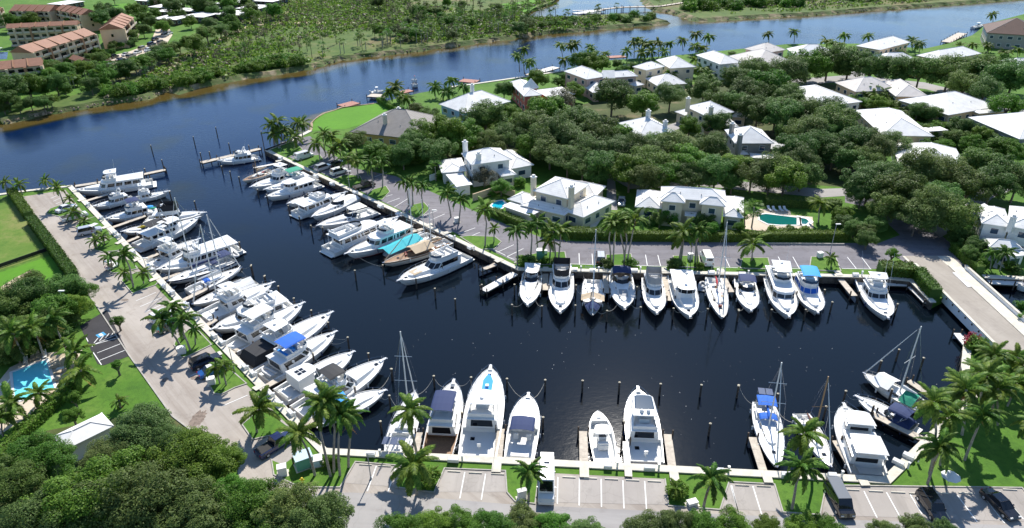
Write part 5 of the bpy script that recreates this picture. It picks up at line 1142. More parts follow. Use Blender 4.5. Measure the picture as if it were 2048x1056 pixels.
mat('wall_blue', (.25, .45, .58), .9); mat('wall_yellow', (.60, .40, .14), .9); mat('wall_beige', (.60, .46, .31), .9, var=.07, vscale=.3); mat('wall_brown', (.10, .065, .05), .9); mat('wall_grey', (.32, .30, .27), .9)
mat('trim', (.74, .73, .70), .7); mat('ridge', (.70, .68, .65), .7); mat('ridge_grey', (.36, .33, .30), .7); mat('shutter', (.46, .60, .68), .7); mat('flat_white', (.74, .73, .71), .8, var=.06, vscale=.6); mat('flat_grey', (.46, .45, .47), .85); mat('door_brown', (.16, .08, .04), .5)
mat('pool', (.02, .42, .56), .05, spec=.6); mat('pool_dark', (.008, .13, .115), .05, spec=.6); mat('balcony', (.55, .47, .38), .9); mat('condo_trim', (.34, .18, .10), .9)
CAMV = Vector((0, 0, CAM_H))
class House:
    def __init__(s, label, anchor, wall='wall_cream', roof='tile_white', ridge='ridge', name='house', cat='house', group='white-roofed houses'):
        a = at(*anchor); s.o = Vector((a.x, a.y, LZ)); s.root = empty(name, s.o); tag(s.root, label, cat, group); s.wall = wall; s.roof = roof; s.ridge = ridge
    def rect(s, A, B, C, ze):
        A, B, C = [at(*p, LZ + ze) - s.o for p in (A, B, C)]; u = (A - B); u.z = 0; lu = u.length; u.normalize(); v = Vector((-u.y, u.x, 0)); lv = (C - B).dot(v)
        if lv < 0: v = -v; lv = -lv
        e = .025; return Vector((B.x, B.y, 0)) - u * lu * e - v * lv * e, u, v, lu * (1 + 2 * e), lv * (1 + 2 * e)
    def wing(s, A, B, C, ze, kind="hip", pitch=.42, ov=.55, wins=True, storeys=None, roof=None, wall=None, z0=-.3, door=False, glass='glass_blue', wtype='window', minw=8):
        o, u, v, lu, lv = s.rect(A, B, C, ze); lu = max(lu, 2.0); lv = max(lv, 2.0); wall = wall or s.wall; roof = roof or s.roof
        pt = lambda a, b, z: tuple(o + u * a + v * b + Vector((0, 0, z)))
        flip = u.cross(v).z < 0
        def fc(vs, fs): return vs, ([f[::-1] for f in fs] if flip else fs)
        w_ = ov; q = [(w_, w_), (lu - w_, w_), (lu - w_, lv - w_), (w_, lv - w_)]
        vs = [pt(a, b, z0) for a, b in q] + [pt(a, b, ze - .05) for a, b in q]
        wo = MB().add(*fc(vs, [(0, 1, 5, 4), (1, 2, 6, 5), (2, 3, 7, 6), (3, 0, 4, 7)])).build('wall', wall, s.root)
        th = .16; e = [(0, 0), (lu, 0), (lu, lv), (0, lv)]
        if kind == 'flat':
            vs = [pt(a, b, ze) for a, b in e] + [pt(a, b, ze + th) for a, b in e]
            ro = MB().add(*fc(vs, [(3, 2, 1, 0), (4, 5, 6, 7), (0, 1, 5, 4), (1, 2, 6, 5), (2, 3, 7, 6), (3, 0, 4, 7)])).build('roof', roof, s.root)
        else:
            pitch *= 1.15; h = pitch * min(lu, lv) / 2; ins = min(lu, lv) / 2 if kind == 'hip' else 0
            if lu >= lv: r0, r1 = (ins, lv / 2), (lu - ins, lv / 2)
            else: r0, r1 = (lu / 2, ins), (lu / 2, lv - ins)
            if kind == 'gable2':   # ridge across the other way
                if lu >= lv: r0, r1 = (lu / 2, 0), (lu / 2, lv)
                else: r0, r1 = (0, lv / 2), (lu, lv / 2)
                h = pitch * max(lu, lv) / 2
            vs = [pt(a, b, ze) for a, b in e] + [pt(a, b, ze + th) for a, b in e] + [pt(*r0, ze + th + h), pt(*r1, ze + th + h)]
            along_u = abs(r1[0] - r0[0]) >= abs(r1[1] - r0[1]) if (r0 != r1) else True
            sl = [(4, 5, 9, 8), (6, 7, 8, 9), (5, 6, 9), (7, 4, 8)] if along_u else [(5, 6, 9, 8), (7, 4, 8, 9), (4, 5, 8), (6, 7, 9)]
            sides = [(3, 2, 1, 0), (0, 1, 5, 4), (1, 2, 6, 5), (2, 3, 7, 6), (3, 0, 4, 7)]
            ro = MB().add(*fc(vs, sl + sides)).build('roof', roof, s.root)
            if kind == 'hip':
                rb = MB(); P8, P9 = Vector(vs[8]), Vector(vs[9])
                rb.tube([P8 + Vector((0, 0, .03)), P9 + Vector((0, 0, .03))], .10, 5) if (P9 - P8).length > .3 else None
                for c, rr in (((4, 8), (5, 9), (6, 9), (7, 8)) if along_u else ((4, 8), (5, 8), (6, 9), (7, 9))): rb.tube([vs[c], vs[rr]], .09, 5)
                rb.build('ridge_cap', s.ridge, ro)
                if min(lu, lv) > 5:
                    for a, b in ((.30, .24), (.62, .20), (.45, .80)):
                        uu, vv = (a, b) if along_u else (b, a); zz = ze + th + h * min(uu * lu, vv * lv, (1 - uu) * lu, (1 - vv) * lv) / (min(lu, lv) / 2); c_ = pt(uu * lu, vv * lv, zz + .12)
                        MB().cyl((c_[0], c_[1], c_[2] - .25), .10, .45, 7).build('vent_pipe', 'grey_metal', ro)
        # gutter board
        if wins:
            st = storeys or max(1, int(round((ze - .2) / 3.0)))
            for (p, q_, nn, ln) in (((w_, w_), (lu - w_, w_), -v, lu), ((w_, lv - w_), (lu - w_, lv - w_), v, lu), ((w_, w_), (w_, lv - w_), -u, lv), ((lu - w_, w_), (lu - w_, lv - w_), u, lv)):
                a = Vector(pt(*p, 0)); b = Vector(pt(*q_, 0)); mid = (a + b) / 2 + s.o
                if nn.dot(CAMV - mid) < 0.15 * (CAMV - mid).length * .6: continue
                L = (b - a).length; d = (b - a).normalized(); k = max(1, int(L / 3.4))
                for si in range(st):
                    zc = ze - (st - si) * (ze / st) + ze / st * .52
                    for i in range(k):
                        c = a + d * (L * (i + .5) / k) + nn * .03; c.z = zc; rz = math.atan2(d.y, d.x)
                        wd = 1.5 if (i + si) % 3 else 2.1; hh = 1.35
                        f = MB().box((0, 0, 0), (wd, .10, hh), 0).build('window', 'trim' if wtype == 'window' else 'shutter', s.root, loc=c, rz=rz)
                        MB().box((0, 0, 0), (wd - .22, .14, hh - .2)).build('pane', glass, f)
        return wo, ro
    def chimney(s, px, ztop, w_=1.0, h=3.2, m=None):
        p = at(*px, LZ + ztop) - s.o; b = MB().box((p.x, p.y, ztop - h / 2), (w_, w_ * .9, h), .6); o = b.build('chimney', m or s.wall, s.root); MB().box((p.x, p.y, ztop + .06), (w_ + .25, w_ * .9 + .25, .16), .6).box((p.x, p.y, ztop + .35), (w_ * .6, w_ * .5, .4), .6).build('chimney_cap', 'trim', o)

h = House('two-storey white house with two chimneys and flat patio roof', (970, 350), wall='wall_white')
h.wing((925, 308), (944, 330), (1023, 321), 6.0); h.wing((1022, 338), (1066, 330), (1029, 301), 3.3); h.wing((876, 321), (884, 346), (938, 356), 3.1, pitch=.28); h.wing((892, 350), (913, 374), (941, 366), 2.7, 'flat', roof='flat_white', wins=False)
h.wing((987, 338), (1003, 354), (1031, 348), 3.0); h.chimney((930, 284), 9.2, h=4.0); h.chimney((957, 308), 8.2, h=5.0)
h = House('large cream two-storey house with pool behind the corner palms', (1110, 420))
h.wing((1068, 382), (1135, 398), (1191, 373), 6.0, pitch=.40); h.wing((1016, 399), (1046, 408), (1078, 394), 3.1); h.wing((1042, 411), (1127, 431), (1141, 414), 3.1, pitch=.25); h.wing((1121, 419), (1167, 435), (1213, 399), 3.1); h.wing((1190, 394), (1210, 374), (1150, 357), 3.3, wins=False)
h.wing((1006, 413), (1061, 432), (1076, 423), 2.7, 'flat', roof='flat_white', wins=False); h.chimney((1067, 354), 9.0, h=4.5); h.chimney((1143, 374), 8.8, h=5.2)
h = House('long cream house with twin front hips beside the patio pool', (1380, 425))
h.wing((1325, 375), (1324, 396), (1450, 405), 6.0); h.wing((1324, 388), (1322, 403), (1369, 407), 5.9, pitch=.5); h.wing((1402, 396), (1400, 409), (1450, 413), 5.9, pitch=.5); h.wing((1275, 382), (1271, 414), (1322, 424), 3.1); h.wing((1449, 394), (1446, 432), (1486, 438), 3.1); h.wing((1370, 424), (1370, 432), (1400, 434), 3.1, 'flat', roof='flat_white')
h = House('white house with two chimneys rising from the dense trees', (1290, 265), wall='wall_white'); h.wing((1238, 247), (1280, 273), (1335, 256), 5.4); h.chimney((1297, 222), 10.0, h=4); h.chimney((1331, 243), 8.0, h=4)
h = House('white two-storey house right of a leafy lane with two chimneys', (1420, 235)); h.wing((1373, 214), (1411, 232), (1469, 226), 6.0); h.wing((1462, 234), (1493, 236), (1470, 217), 3.2); h.wing((1350, 224), (1376, 234), (1388, 225), 3.2); h.wing((1430, 240), (1445, 255), (1468, 246), 3.2); h.chimney((1377, 197), 9.8, h=4); h.chimney((1423, 214), 8.8, h=4)
h = House('white hip-roofed house with tall front chimney amid tree crowns', (1505, 300), wall='wall_grey'); h.wing((1451, 261), (1471, 287), (1549, 290), 5.8, pitch=.46); h.wing((1469, 298), (1479, 310), (1496, 308), 3.0); h.wing((1500, 307), (1502, 316), (1547, 317), 3.0, pitch=.2); h.wing((1548, 300), (1570, 291), (1551, 275), 3.0); h.chimney((1465, 247), 9.0, h=4); h.chimney((1481, 270), 8.8, h=5.5)
h = House('long white single-storey roof behind the tree canopy', (1625, 205), wall='wall_white'); h.wing((1547, 181), (1628, 214), (1702, 197), 3.3, pitch=.30)
h = House('tan grey tiled house at the end of the lane', (1750, 180), roof='tile_tan', wall='wall_beige'); h.wing((1672, 166), (1712, 184), (1760, 166), 3.3); h.wing((1756, 166), (1792, 193), (1837, 181), 3.3)
h = House('wide white roof right of the tall dark shrubs', (1890, 225), wall='wall_beige'); h.wing((1800, 201), (1897, 230), (1955, 203), 3.3, pitch=.34); h.wing((1940, 221), (1960, 228), (1992, 214), 3.0, pitch=.25)
h = House('white roof with small porch at its right end', (1790, 260), wall='wall_beige'); h.wing((1713, 222), (1765, 270), (1851, 262), 3.4, pitch=.36); h.wing((1836, 257), (1851, 264), (1879, 254), 2.9, 'flat', roof='flat_white')
h = House('white gabled roof just right of the tree-lined road', (1850, 320), wall='wall_white'); h.wing((1786, 288), (1802, 336), (1917, 313), 3.4, pitch=.38); h.wing((1840, 320), (1855, 335), (1915, 318), 3.3, pitch=.4)
h = House('large white hip roof cut by the right edge of the picture', (2010, 265), wall='wall_grey'); h.wing((1941, 236), (2040, 278), (2112, 240), 3.5, pitch=.36)
h = House('white house with small front gable beyond the bridge', (2000, 465), wall='wall_white'); h.wing((1953, 413), (1964, 447), (2019, 447), 5.6); h.wing((2020, 414), (2016, 452), (2082, 470), 5.8); h.wing((1966, 478), (1980, 495), (2040, 495), 3.1, pitch=.42); h.wing((1990, 497), (2018, 514), (2062, 514), 2.8, 'flat', roof='flat_white')
h.wing((1950, 416), (1966, 430), (1995, 428), 5.9, 'gable', pitch=.5); h.chimney((2028, 434), 8.0)
h = House('pink walled mansion with round porch gable on the channel', (1190, 165), wall='wall_pink'); h.wing((1129, 143), (1173, 159), (1201, 148), 6.3); h.wing((1195, 149), (1205, 157), (1266, 147), 5.9); h.wing((1160, 168), (1186, 186), (1212, 175), 3.2); h.wing((1203, 148), (1207, 157), (1230, 157), 6.0, 'gable2', pitch=.5)
h = House('cream two-storey house with low front garage on the channel', (1310, 150)); h.wing((1266, 134), (1293, 141), (1322, 132), 6.4); h.wing((1313, 121), (1340, 137), (1381, 129), 6.0); h.wing((1292, 158), (1315, 172), (1367, 164), 3.2); h.wing((1255, 168), (1270, 173), (1283, 168), 3.0)
h = House('white house behind palms left of the grey turreted roof', (1430, 125), wall='wall_white'); h.wing((1393, 111), (1440, 129), (1470, 121), 6.0); h.wing((1465, 140), (1478, 147), (1500, 138), 3.4)
h = House('big grey tiled house with octagonal upper roof on the channel', (1515, 120), roof='tile_tan', wall='wall_pink'); h.wing((1490, 98), (1528, 107), (1569, 100), 6.6, pitch=.42); h.wing((1460, 113), (1510, 135), (1564, 118), 3.6, pitch=.4)
h = House('white hip roof between two tall palms on the channel', (1620, 108), wall='wall_white'); h.wing((1575, 98), (1592, 111), (1664, 106), 3.8, pitch=.42)
h = House('white ridged mansion with dark upper windows on the channel', (1765, 105), wall='wall_beige'); h.wing((1713, 92), (1760, 100), (1822, 86), 6.0, pitch=.4); h.wing((1747, 112), (1766, 121), (1809, 110), 3.4)
h = House('broad pale roof right of the ridged mansion', (1900, 115), wall='wall_beige'); h.wing((1835, 111), (1882, 121), (1972, 110), 3.8, pitch=.4)
h = House('white roof corner behind dark trees at the right edge', (2035, 128), wall='wall_white'); h.wing((1997, 123), (2022, 133), (2095, 125), 3.4)
h = House('dark brown roofed house at the top right edge', (2020, 85), roof='tile_brown', wall='wall_grey', ridge='ridge_grey', group='houses'); h.wing((1968, 50), (1976, 66), (2090, 74), 6.2, pitch=.42)
h = House('grey tiled house with two chimneys beside the bright lawn', (790, 280), roof='tile_grey', wall='wall_yellow', ridge='ridge_grey', group='houses'); h.wing((769, 227), (704, 264), (811, 302), 3.4, pitch=.42); h.wing((800, 262), (830, 275), (862, 246), 4.2, pitch=.4); h.chimney((797, 217), 7.8, m='wall_cream'); h.chimney((769, 230), 8.2, m='wall_cream')
h = House('white house with blue walls and one tall chimney', (940, 215), wall='wall_blue'); h.wing((881, 209), (930, 226), (1006, 200), 6.0, pitch=.46); h.chimney((944, 170), 11.5, h=4, m='wall_white')
h = House('coral red walled house with white pyramid turret', (1060, 195), wall='wall_coral'); h.wing((1020, 165), (1048, 193), (1079, 187), 5.5); h.wing((1072, 181), (1095, 195), (1150, 190), 3.8, pitch=.25); h.wing((1047, 174), (1060, 179), (1072, 174), 6.6, pitch=1.3, wins=False)
h = House('white metal-roofed pavilion under the near trees', (150, 885), name='pavilion', cat='pavilion', group=None, wall='wall_white'); h.wing((203, 829), (109, 874), (146, 893), 2.8, roof='flat_white', wins=False, pitch=.35)

# ---- terracotta-roofed apartment blocks far left
def condo(label, A, B, C, ze=8.6, kind='gable', bays=6, ends=0):
    h = House(label, B, wall='wall_beige', roof='tile_orange', name='apartment_building', cat='apartments', group='terracotta-roofed apartment blocks')
    o, u, v, lu, lv = h.rect(A, B, C, ze); h.wing(A, B, C, ze, kind, pitch=.42, wins=False, ov=.4)
    # raised party-wall ridges on the roof, balconies and windows on the long sides that face us
    long_u = lu >= lv; ln = max(lu, lv); ax = u if long_u else v; cx = v if long_u else u; wd = min(lu, lv)
    hh = .42 * wd / 2
    for i in range(1, 5):
        c = o + ax * (ln * i / 5)
        for sg in (0, 1):
            a = c + cx * (0 if sg == 0 else wd); m_ = c + cx * wd / 2; d = (m_ - a); rz = math.atan2(ax.y, ax.x)
            q = MB(); n_ = ax * .18; z0, z1 = ze + .2, ze + .2 + hh
            q.add([tuple(a - n_ + Vector((0, 0, z0))), tuple(a + n_ + Vector((0, 0, z0))), tuple(m_ + n_ + Vector((0, 0, z1))), tuple(m_ - n_ + Vector((0, 0, z1))), tuple(a - n_ + Vector((0, 0, z0 + .4))), tuple(a + n_ + Vector((0, 0, z0 + .4))), tuple(m_ + n_ + Vector((0, 0, z1 + .4))), tuple(m_ - n_ + Vector((0, 0, z1 + .4)))], [(0, 3, 2, 1), (4, 5, 6, 7), (0, 1, 5, 4), (1, 2, 6, 5), (2, 3, 7, 6), (3, 0, 4, 7)]).build('roof_rib', 'condo_trim', h.root)
    for side, nn in ((0, -cx), (wd, cx)):
        if nn.dot(CAMV - (h.o + o)) < 0: continue
        base = o + cx * side + nn * (-.35); rz = math.atan2(ax.y, ax.x)
        for st in range(3):
            z = .3 + st * 2.8
            for i in range(bays):
                c = base + ax * (ln * (i + .5) / bays)
                w = ln / bays
                f = MB().box((0, 0, 1.25), (w * .62, .12, 1.7)).build('window', 'glass', h.root, loc=(c.x, c.y, z), rz=rz)
                MB().box((0, (-.5 if nn.dot(Vector((-math.sin(rz), math.cos(rz), 0))) < 0 else .5), .25), (w * .86, 1.0, .14)).box((0, (-1.0 if nn.dot(Vector((-math.sin(rz), math.cos(rz), 0))) < 0 else 1.0), .65), (w * .86, .08, .85)).build('balcony', 'balcony', h.root, loc=(c.x, c.y, z), rz=rz)
        for i in range(0, bays + 1, 2):
            c = base + ax * min(max(ln * i / bays, .5), ln - .5) + nn * .5; MB().box((0, 0, ze / 2), (.9, 1.2, ze)).build('pier', 'condo_trim' if i % 4 == 2 else 'wall_beige', h.root, loc=(c.x, c.y, 0), rz=rz)
    for e, nn in ((0, -ax), (ln, ax)):
        if nn.dot(CAMV - (h.o + o)) < 0: continue
        for st in range(2):
            c = o + ax * (e) + cx * wd * .5 + nn * (-.38); MB().box((0, 0, 0), (.12, 1.0, 1.2)).build('window', 'glass', h.root, loc=(c.x, c.y, 3.0 + st * 2.8), rz=math.atan2(ax.y, ax.x))
condo('middle terracotta apartment block with brown piers', (188, 69), (66, 105), (13, 107), bays=8)
condo('apartment block behind the middle one with shaded balconies', (15, 57), (151, 50), (173, 45), bays=9)
condo('back left terracotta apartment block', (21, 22), (98, 23), (123, 17), bays=6)
condo('back right terracotta apartment block by the far lawn', (112, 20), (162, 30), (200, 26), 8.6, bays=5)
condo('apartment block seen end on with palms at its gable', (267, 36), (245, 57), (197, 61), bays=5)
condo('nearest terracotta apartment block at the left edge', (-60, 146), (82, 131), (97, 121), bays=8)
h = House('small terracotta portico in front of the apartments', (155, 128), roof='tile_orange', wall='wall_beige', name='portico', cat='portico', group=None); h.wing((138, 118), (160, 125), (179, 120), 3.6, 'gable', pitch=.5, wins=False)
condo('terracotta apartment roof at the far top left corner', (-60, 26), (-4, 22), (22, 14), bays=4)
# ---- flat-roofed villas at the top
for i, (x0, y0, x1, y1) in enumerate([(297, 16, 330, 8), (311, 25, 355, 16), (304, 40, 352, 30), (366, 24, 407, 18), (364, 35, 407, 28), (431, 31, 489, 22), (472, 19, 513, 13), (429, 9, 460, 4), (505, 4, 545, -2), (95, 10, 128, 4), (270, 3, 300, -2)]):
    h = House(f'{nth(i)} listed flat white roofed villa at the top left, by trees' if False else ['flat white-roofed villa left of the far villa group', 'flat-roofed villa second from left behind the car park', 'nearest flat-roofed villa beside the apartment car park', 'flat-roofed villa in the middle of the far group', 'flat-roofed villa in front of the middle one', 'long flat-roofed villa nearest the scrub track', 'flat-roofed villa behind the long one', 'small flat-roofed villa at the top of the picture', 'flat-roofed villa farthest right at the top edge', 'low white-roofed building at the top left canal', 'flat-roofed villa at the top edge beside the far lawn'][i], ((x0 + x1) / 2, y0), wall='wall_brown', roof='flat_white', name='villa', group='flat-roofed villas')
    h.wing((x0, y0 - 2), (x1, y0), (x1 + 8, y0 - 9), 3.0, 'flat', ov=.8, minw=3)

# ---- pools, patios, garden walls
sheet('pool_terrace', P([(0, 760), (20, 735), (85, 705), (120, 705), (150, 690), (165, 700), (130, 770), (100, 800), (60, 830), (0, 870), (-60, 860), (-60, 790)]), LZ + .035, 'paving')
def pool(label, pts, m='pool', z=LZ + .05, rim=.4):
    line = P(pts, z)
    if area2(line) < 0: line = line[::-1]
    c = sum((Vector((p.x, p.y, 0)) for p in line), Vector()) / len(line); root = empty('swimming_pool', (c.x, c.y, LZ)); tag(root, label, 'pool')
    loc = [Vector((p.x - c.x, p.y - c.y, 0)) for p in line]
    b = MB(); ribbon(b, loc, -rim, 0.0, -.2, .12, True); b.build('coping', 'trim', root)
    # basin walls and floor below the rim
    b = MB(); ribbon(b, [tuple(p) for p in offs(loc, .0, True)], -.02, .02, -1.0, .05, True); b.build('basin_wall', 'pool_tile', root)
    sheet('pool_water', [tuple(p) for p in offs(loc, .01, True)], .06, m, parent=root)
    return root
mat('pool_tile', (.02, .22, .42), .3)
mat('pool_light', (.17, .70, .80), .05, spec=.6)
pr = pool('rectangular turquoise pool on the tan terrace', [(25, 745), (92, 720), (109, 778), (42, 800), (30, 795)], 'pool_light'); 
q0 = [at(25, 745), at(92, 720), at(109, 778)]
b = MB(); oo = pr.location
ribbon(b, [q - oo for q in q0], -1.1, -.02, .062, .07); b.build('shadow_step', 'pool_tile', pr) if False else None
pool('teal pool on the patio by the twin-hip house', [(1518, 430), (1532, 428), (1598, 436), (1600, 450), (1560, 450), (1536, 448), (1520, 440)], 'pool_dark'); pool('small round spa at the end of the patio pool', [(1602, 436), (1612, 438), (1618, 443), (1612, 449), (1602, 448)], 'pool_dark', rim=.9)
pool('irregular pool behind the cream two-storey house', [(983, 412), (990, 403), (1004, 401), (1010, 406), (1004, 416), (994, 420)], 'pool')
sheet('pool_patio', P([(1488, 432), (1510, 424), (1520, 418), (1580, 421), (1582, 430), (1625, 434), (1627, 457), (1545, 458), (1530, 463), (1490, 458)]), LZ + .036, 'paving')
def gwall(label, pts, h_=1.6, m='wall_white', wd=.25):
    line = P(pts); o = Vector((line[0].x, line[0].y, LZ)); b = MB(); ribbon(b, [p - o for p in line], -wd / 2, wd / 2, -.2, h_); ob = b.build('garden_wall', m, loc=o); tag(ob, label, 'wall'); return ob
gwall('low white garden wall round the small pool', [(946, 402), (1000, 384), (1030, 396)], 1.8, 'wall_beige'); gwall('white garden wall left of the flat patio roof', [(860, 362), (885, 354)], 1.6); gwall('low wall at the foot of the hedge by the dark-paned house', [(1688, 490), (1500, 488)], .35, 'kerb')
mat('path', (.60, .56, .48), .9, var=.08, vscale=.8)
for pts in ([(1178, 455), (1200, 420), (1225, 400), (1235, 402), (1208, 430), (1190, 457)], [(1985, 535), (1992, 520), (1998, 520), (1994, 538)], [(70, 690), (110, 655), (150, 640), (155, 650), (115, 668), (80, 700)], [(1245, 130), (1262, 128), (1290, 140), (1260, 138)]):
    sheet('garden_path', P(pts), LZ + .034, 'path')
sheet('vacant_strip', P([(-300, 620), (0, 545), (100, 512), (125, 548), (60, 585), (0, 600)]), LZ + .02, 'grass_bright')

# ================================================================ VEGETATION
def quads_mesh(name, V, m):
    """V: (n,4,3) array of leaf quads"""
    n = len(V); me = bpy.data.meshes.new(name); me.vertices.add(n * 4); me.loops.add(n * 4); me.polygons.add(n)
    me.vertices.foreach_set('co', V.reshape(-1).astype(np.float32)); me.loops.foreach_set('vertex_index', np.arange(n * 4, dtype=np.int32))
    me.polygons.foreach_set('loop_start', np.arange(0, n * 4, 4, dtype=np.int32)); me.polygons.foreach_set('loop_total', np.full(n, 4, dtype=np.int32))
    me.update(); me.materials.append(M(m)); return me
def leaf_quads(C, N, size, rng, asp=.6):
    """leaf-shaped quads centred at C, roughly facing N"""
    n = len(C); T = rng.normal(size=(n, 3)); N = N / np.linalg.norm(N, axis=1, keepdims=True)
    T -= (T * N).sum(1, keepdims=True) * N; T /= np.linalg.norm(T, axis=1, keepdims=True); B = np.cross(N, T)
    s = size * rng.uniform(.6, 1.25, (n, 1)); L = T * s; W = B * s * asp
    return np.stack([C - L, C + W * .9 - L * .1, C + L, C - W * .9 - L * .1], 1) * 1.0
def crown_mesh(name, m, seed, nclump=46, per=300, leaf=.175, rx=5.0, rz=3.6, clump=1.4, flat=.75, low=-.72):
    """uneven crown: leaf clumps on lumpy lobes with gaps; radius 5 m, centre at the crown's middle"""
    rng = np.random.default_rng(seed)
    out = []
    ph = rng.uniform(0, 6.28, 3); k = 0
    while k < nclump:
        d = rng.normal(size=3); d /= np.linalg.norm(d)
        if d[2] < low: continue
        az = math.atan2(d[1], d[0]); lump = 1 + .16 * math.sin(2 * az + ph[0]) + .12 * math.sin(3 * az + ph[1]) + .10 * math.sin(5 * az + ph[2])
        r = rng.uniform(.62, .92) * lump
        c = d * r * np.array([rx, rx, rz]); cs = clump * rng.uniform(.65, 1.25); n = int(per * rng.uniform(.7, 1.3))
        u = rng.normal(size=(n, 3)); u /= np.linalg.norm(u, axis=1, keepdims=True); rad = rng.uniform(.35, 1.0, (n, 1)) ** .45
        P_ = c + u * rad * cs * np.array([1, 1, .72]); N = u * .7 + rng.normal(size=(n, 3)) * .45 + np.array([0, 0, flat])
        out.append(leaf_quads(P_, N, leaf, rng)); k += 1
    # inner leaves keep the middle dense
    n = nclump * per // 5; u = rng.normal(size=(n, 3)); u /= np.linalg.norm(u, axis=1, keepdims=True)
    P_ = u * rng.uniform(.15, .62, (n, 1)) * np.array([rx, rx, rz]); out.append(leaf_quads(P_, u + rng.normal(size=(n, 3)) * .5, leaf * 1.4, rng))
    return quads_mesh(name, np.concatenate(out), m)
CROWN = {}
for i, (k, m, kw) in enumerate([
        ('dark', 'leaf_dark', {}), ('dark', 'leaf_dark', dict(nclump=52)), ('olive', 'leaf_olive', dict(leaf=.155, per=340)), ('olive', 'leaf_olive', dict(leaf=.155, per=340, nclump=54)), ('mid', 'leaf_mid', dict(leaf=.20)), ('mid', 'leaf_mid', dict(leaf=.19, nclump=52)),
        ('bright', 'leaf_bright', dict(leaf=.20, per=220)), ('grey', 'leaf_grey', dict(leaf=.17, per=200, nclump=32)), ('flat', 'leaf_bright', dict(leaf=.19, rz=1.8, nclump=46))]):
    CROWN.setdefault(k, []).append(crown_mesh('crown_' + k, m, 11 + i, **kw))
for i, (k, m) in enumerate([('near_dark', 'leaf_dark'), ('near_olive', 'leaf_olive'), ('near_mid', 'leaf_mid'), ('near_olive', 'leaf_olive'), ('near_mid', 'leaf_mid')]):
    CROWN.setdefault(k, []).append(crown_mesh('crown_' + k, m, 31 + i, nclump=100, per=300, leaf=.125, clump=1.05, rz=3.3, low=-.4))
SHRUB = {k: [crown_mesh('shrub_' + k, m, 51 + i * 3 + j, nclump=16, per=90, leaf=.14, rx=1.2, rz=1.0, clump=.55) for j in range(2)] for i, (k, m) in enumerate([('dark', 'leaf_dark'), ('mid', 'leaf_mid'), ('bright', 'leaf_bright'), ('red', 'flower_red')])}
BUSH = [crown_mesh('bush_crown', m, 71 + i, nclump=24, per=90, leaf=.34, rx=5, rz=3.6, clump=1.7) for i, m in enumerate(['leaf_mid', 'leaf_bright', 'leaf_mid'])]
PINEC = []
for i in range(3):
    rng = np.random.default_rng(90 + i); out = []
    for c in range(11):
        z = rng.uniform(-1.6, 2.2); a = rng.uniform(0, 6.28); r = rng.uniform(.3, 1.5) * (1 - (z + 1.6) / 6); C0 = np.array([r * math.cos(a), r * math.sin(a), z]); n = 26
        u = rng.normal(size=(n, 3)); u /= np.linalg.norm(u, axis=1, keepdims=True); out.append(leaf_quads(C0 + u * rng.uniform(.2, .8, (n, 1)) * np.array([1, 1, .6]), u + rng.normal(size=(n, 3)) * .6, .3, rng, .3))
    PINEC.append(quads_mesh('pine_crown', np.concatenate(out), 'leaf_dark' if i else 'leaf_grey'))
def trunk_mesh(seed, m='bark', r=.28, limbs=5, zt=1.0):
    """unit-height trunk forking into limbs, spread 1 unit"""
    rnd = random.Random(seed); b = MB(); b.tube([(0, 0, -.05), (.02, .01, .25), (.03 * rnd.uniform(-1, 1), .03, .5)], r, 7, r * .7)
    for i in range(limbs):
        a = 6.283 * i / limbs + rnd.uniform(-.4, .4); q = rnd.uniform(.5, .8); b.tube([(.0, .0, .42), (q * .9 * math.cos(a), q * .9 * math.sin(a), .68), (q * 2.2 * math.cos(a), q * 2.2 * math.sin(a), rnd.uniform(.86, 1.0))], r * .5, 5, r * .12)
    return b.mesh('trunk', m)
TRUNK = [trunk_mesh(i) for i in range(3)]
TN = [0]
def tree(label, px, py, rpx, kind, h=None, group=None, zr=None, near=False, squash=1.0, name='broadleaf_tree', rnd=random.Random(5)):
    """crown centre at the photographed point (px, py), crown radius rpx photograph pixels"""
    g = at(px, py); r = rpx * mpp(g); zc = h if h is not None else max(2.2, min(7.0, r * 1.05)); c = at(px, py, LZ + zc); r = rpx * mpp(c)
    root = empty(name, (c.x, c.y, LZ), rnd.uniform(0, 6.28)); tag(root, label, 'tree', group); TN[0] += 1
    me = CROWN[kind][TN[0] % len(CROWN[kind])]; k = r / 5.0
    clone(me, 'crown', root, (0, 0, zc), (rnd.uniform(-.12, .12), rnd.uniform(-.12, .12), 0), (k * rnd.uniform(.92, 1.08), k * rnd.uniform(.92, 1.08), k * squash * rnd.uniform(.85, 1.1)))
    clone(TRUNK[TN[0] % 3], 'trunk', root, (0, 0, 0), (0, 0, 0), (max(.7, k), max(.7, k), zc + r * .1))
    return root
def grove(desc, group, kinds, pts, h=None, near=False, squash=1.0, name='broadleaf_tree'):
    rnd = random.Random(len(pts))
    for i, p in enumerate(sorted(pts, key=lambda q: (q[0], q[1]))):
        k = p[3] if len(p) > 3 else rnd.choice(kinds); tree(f'{nth(i)} from the left of the {desc}', p[0], p[1], p[2], k, h, group, squash=squash, name=name)

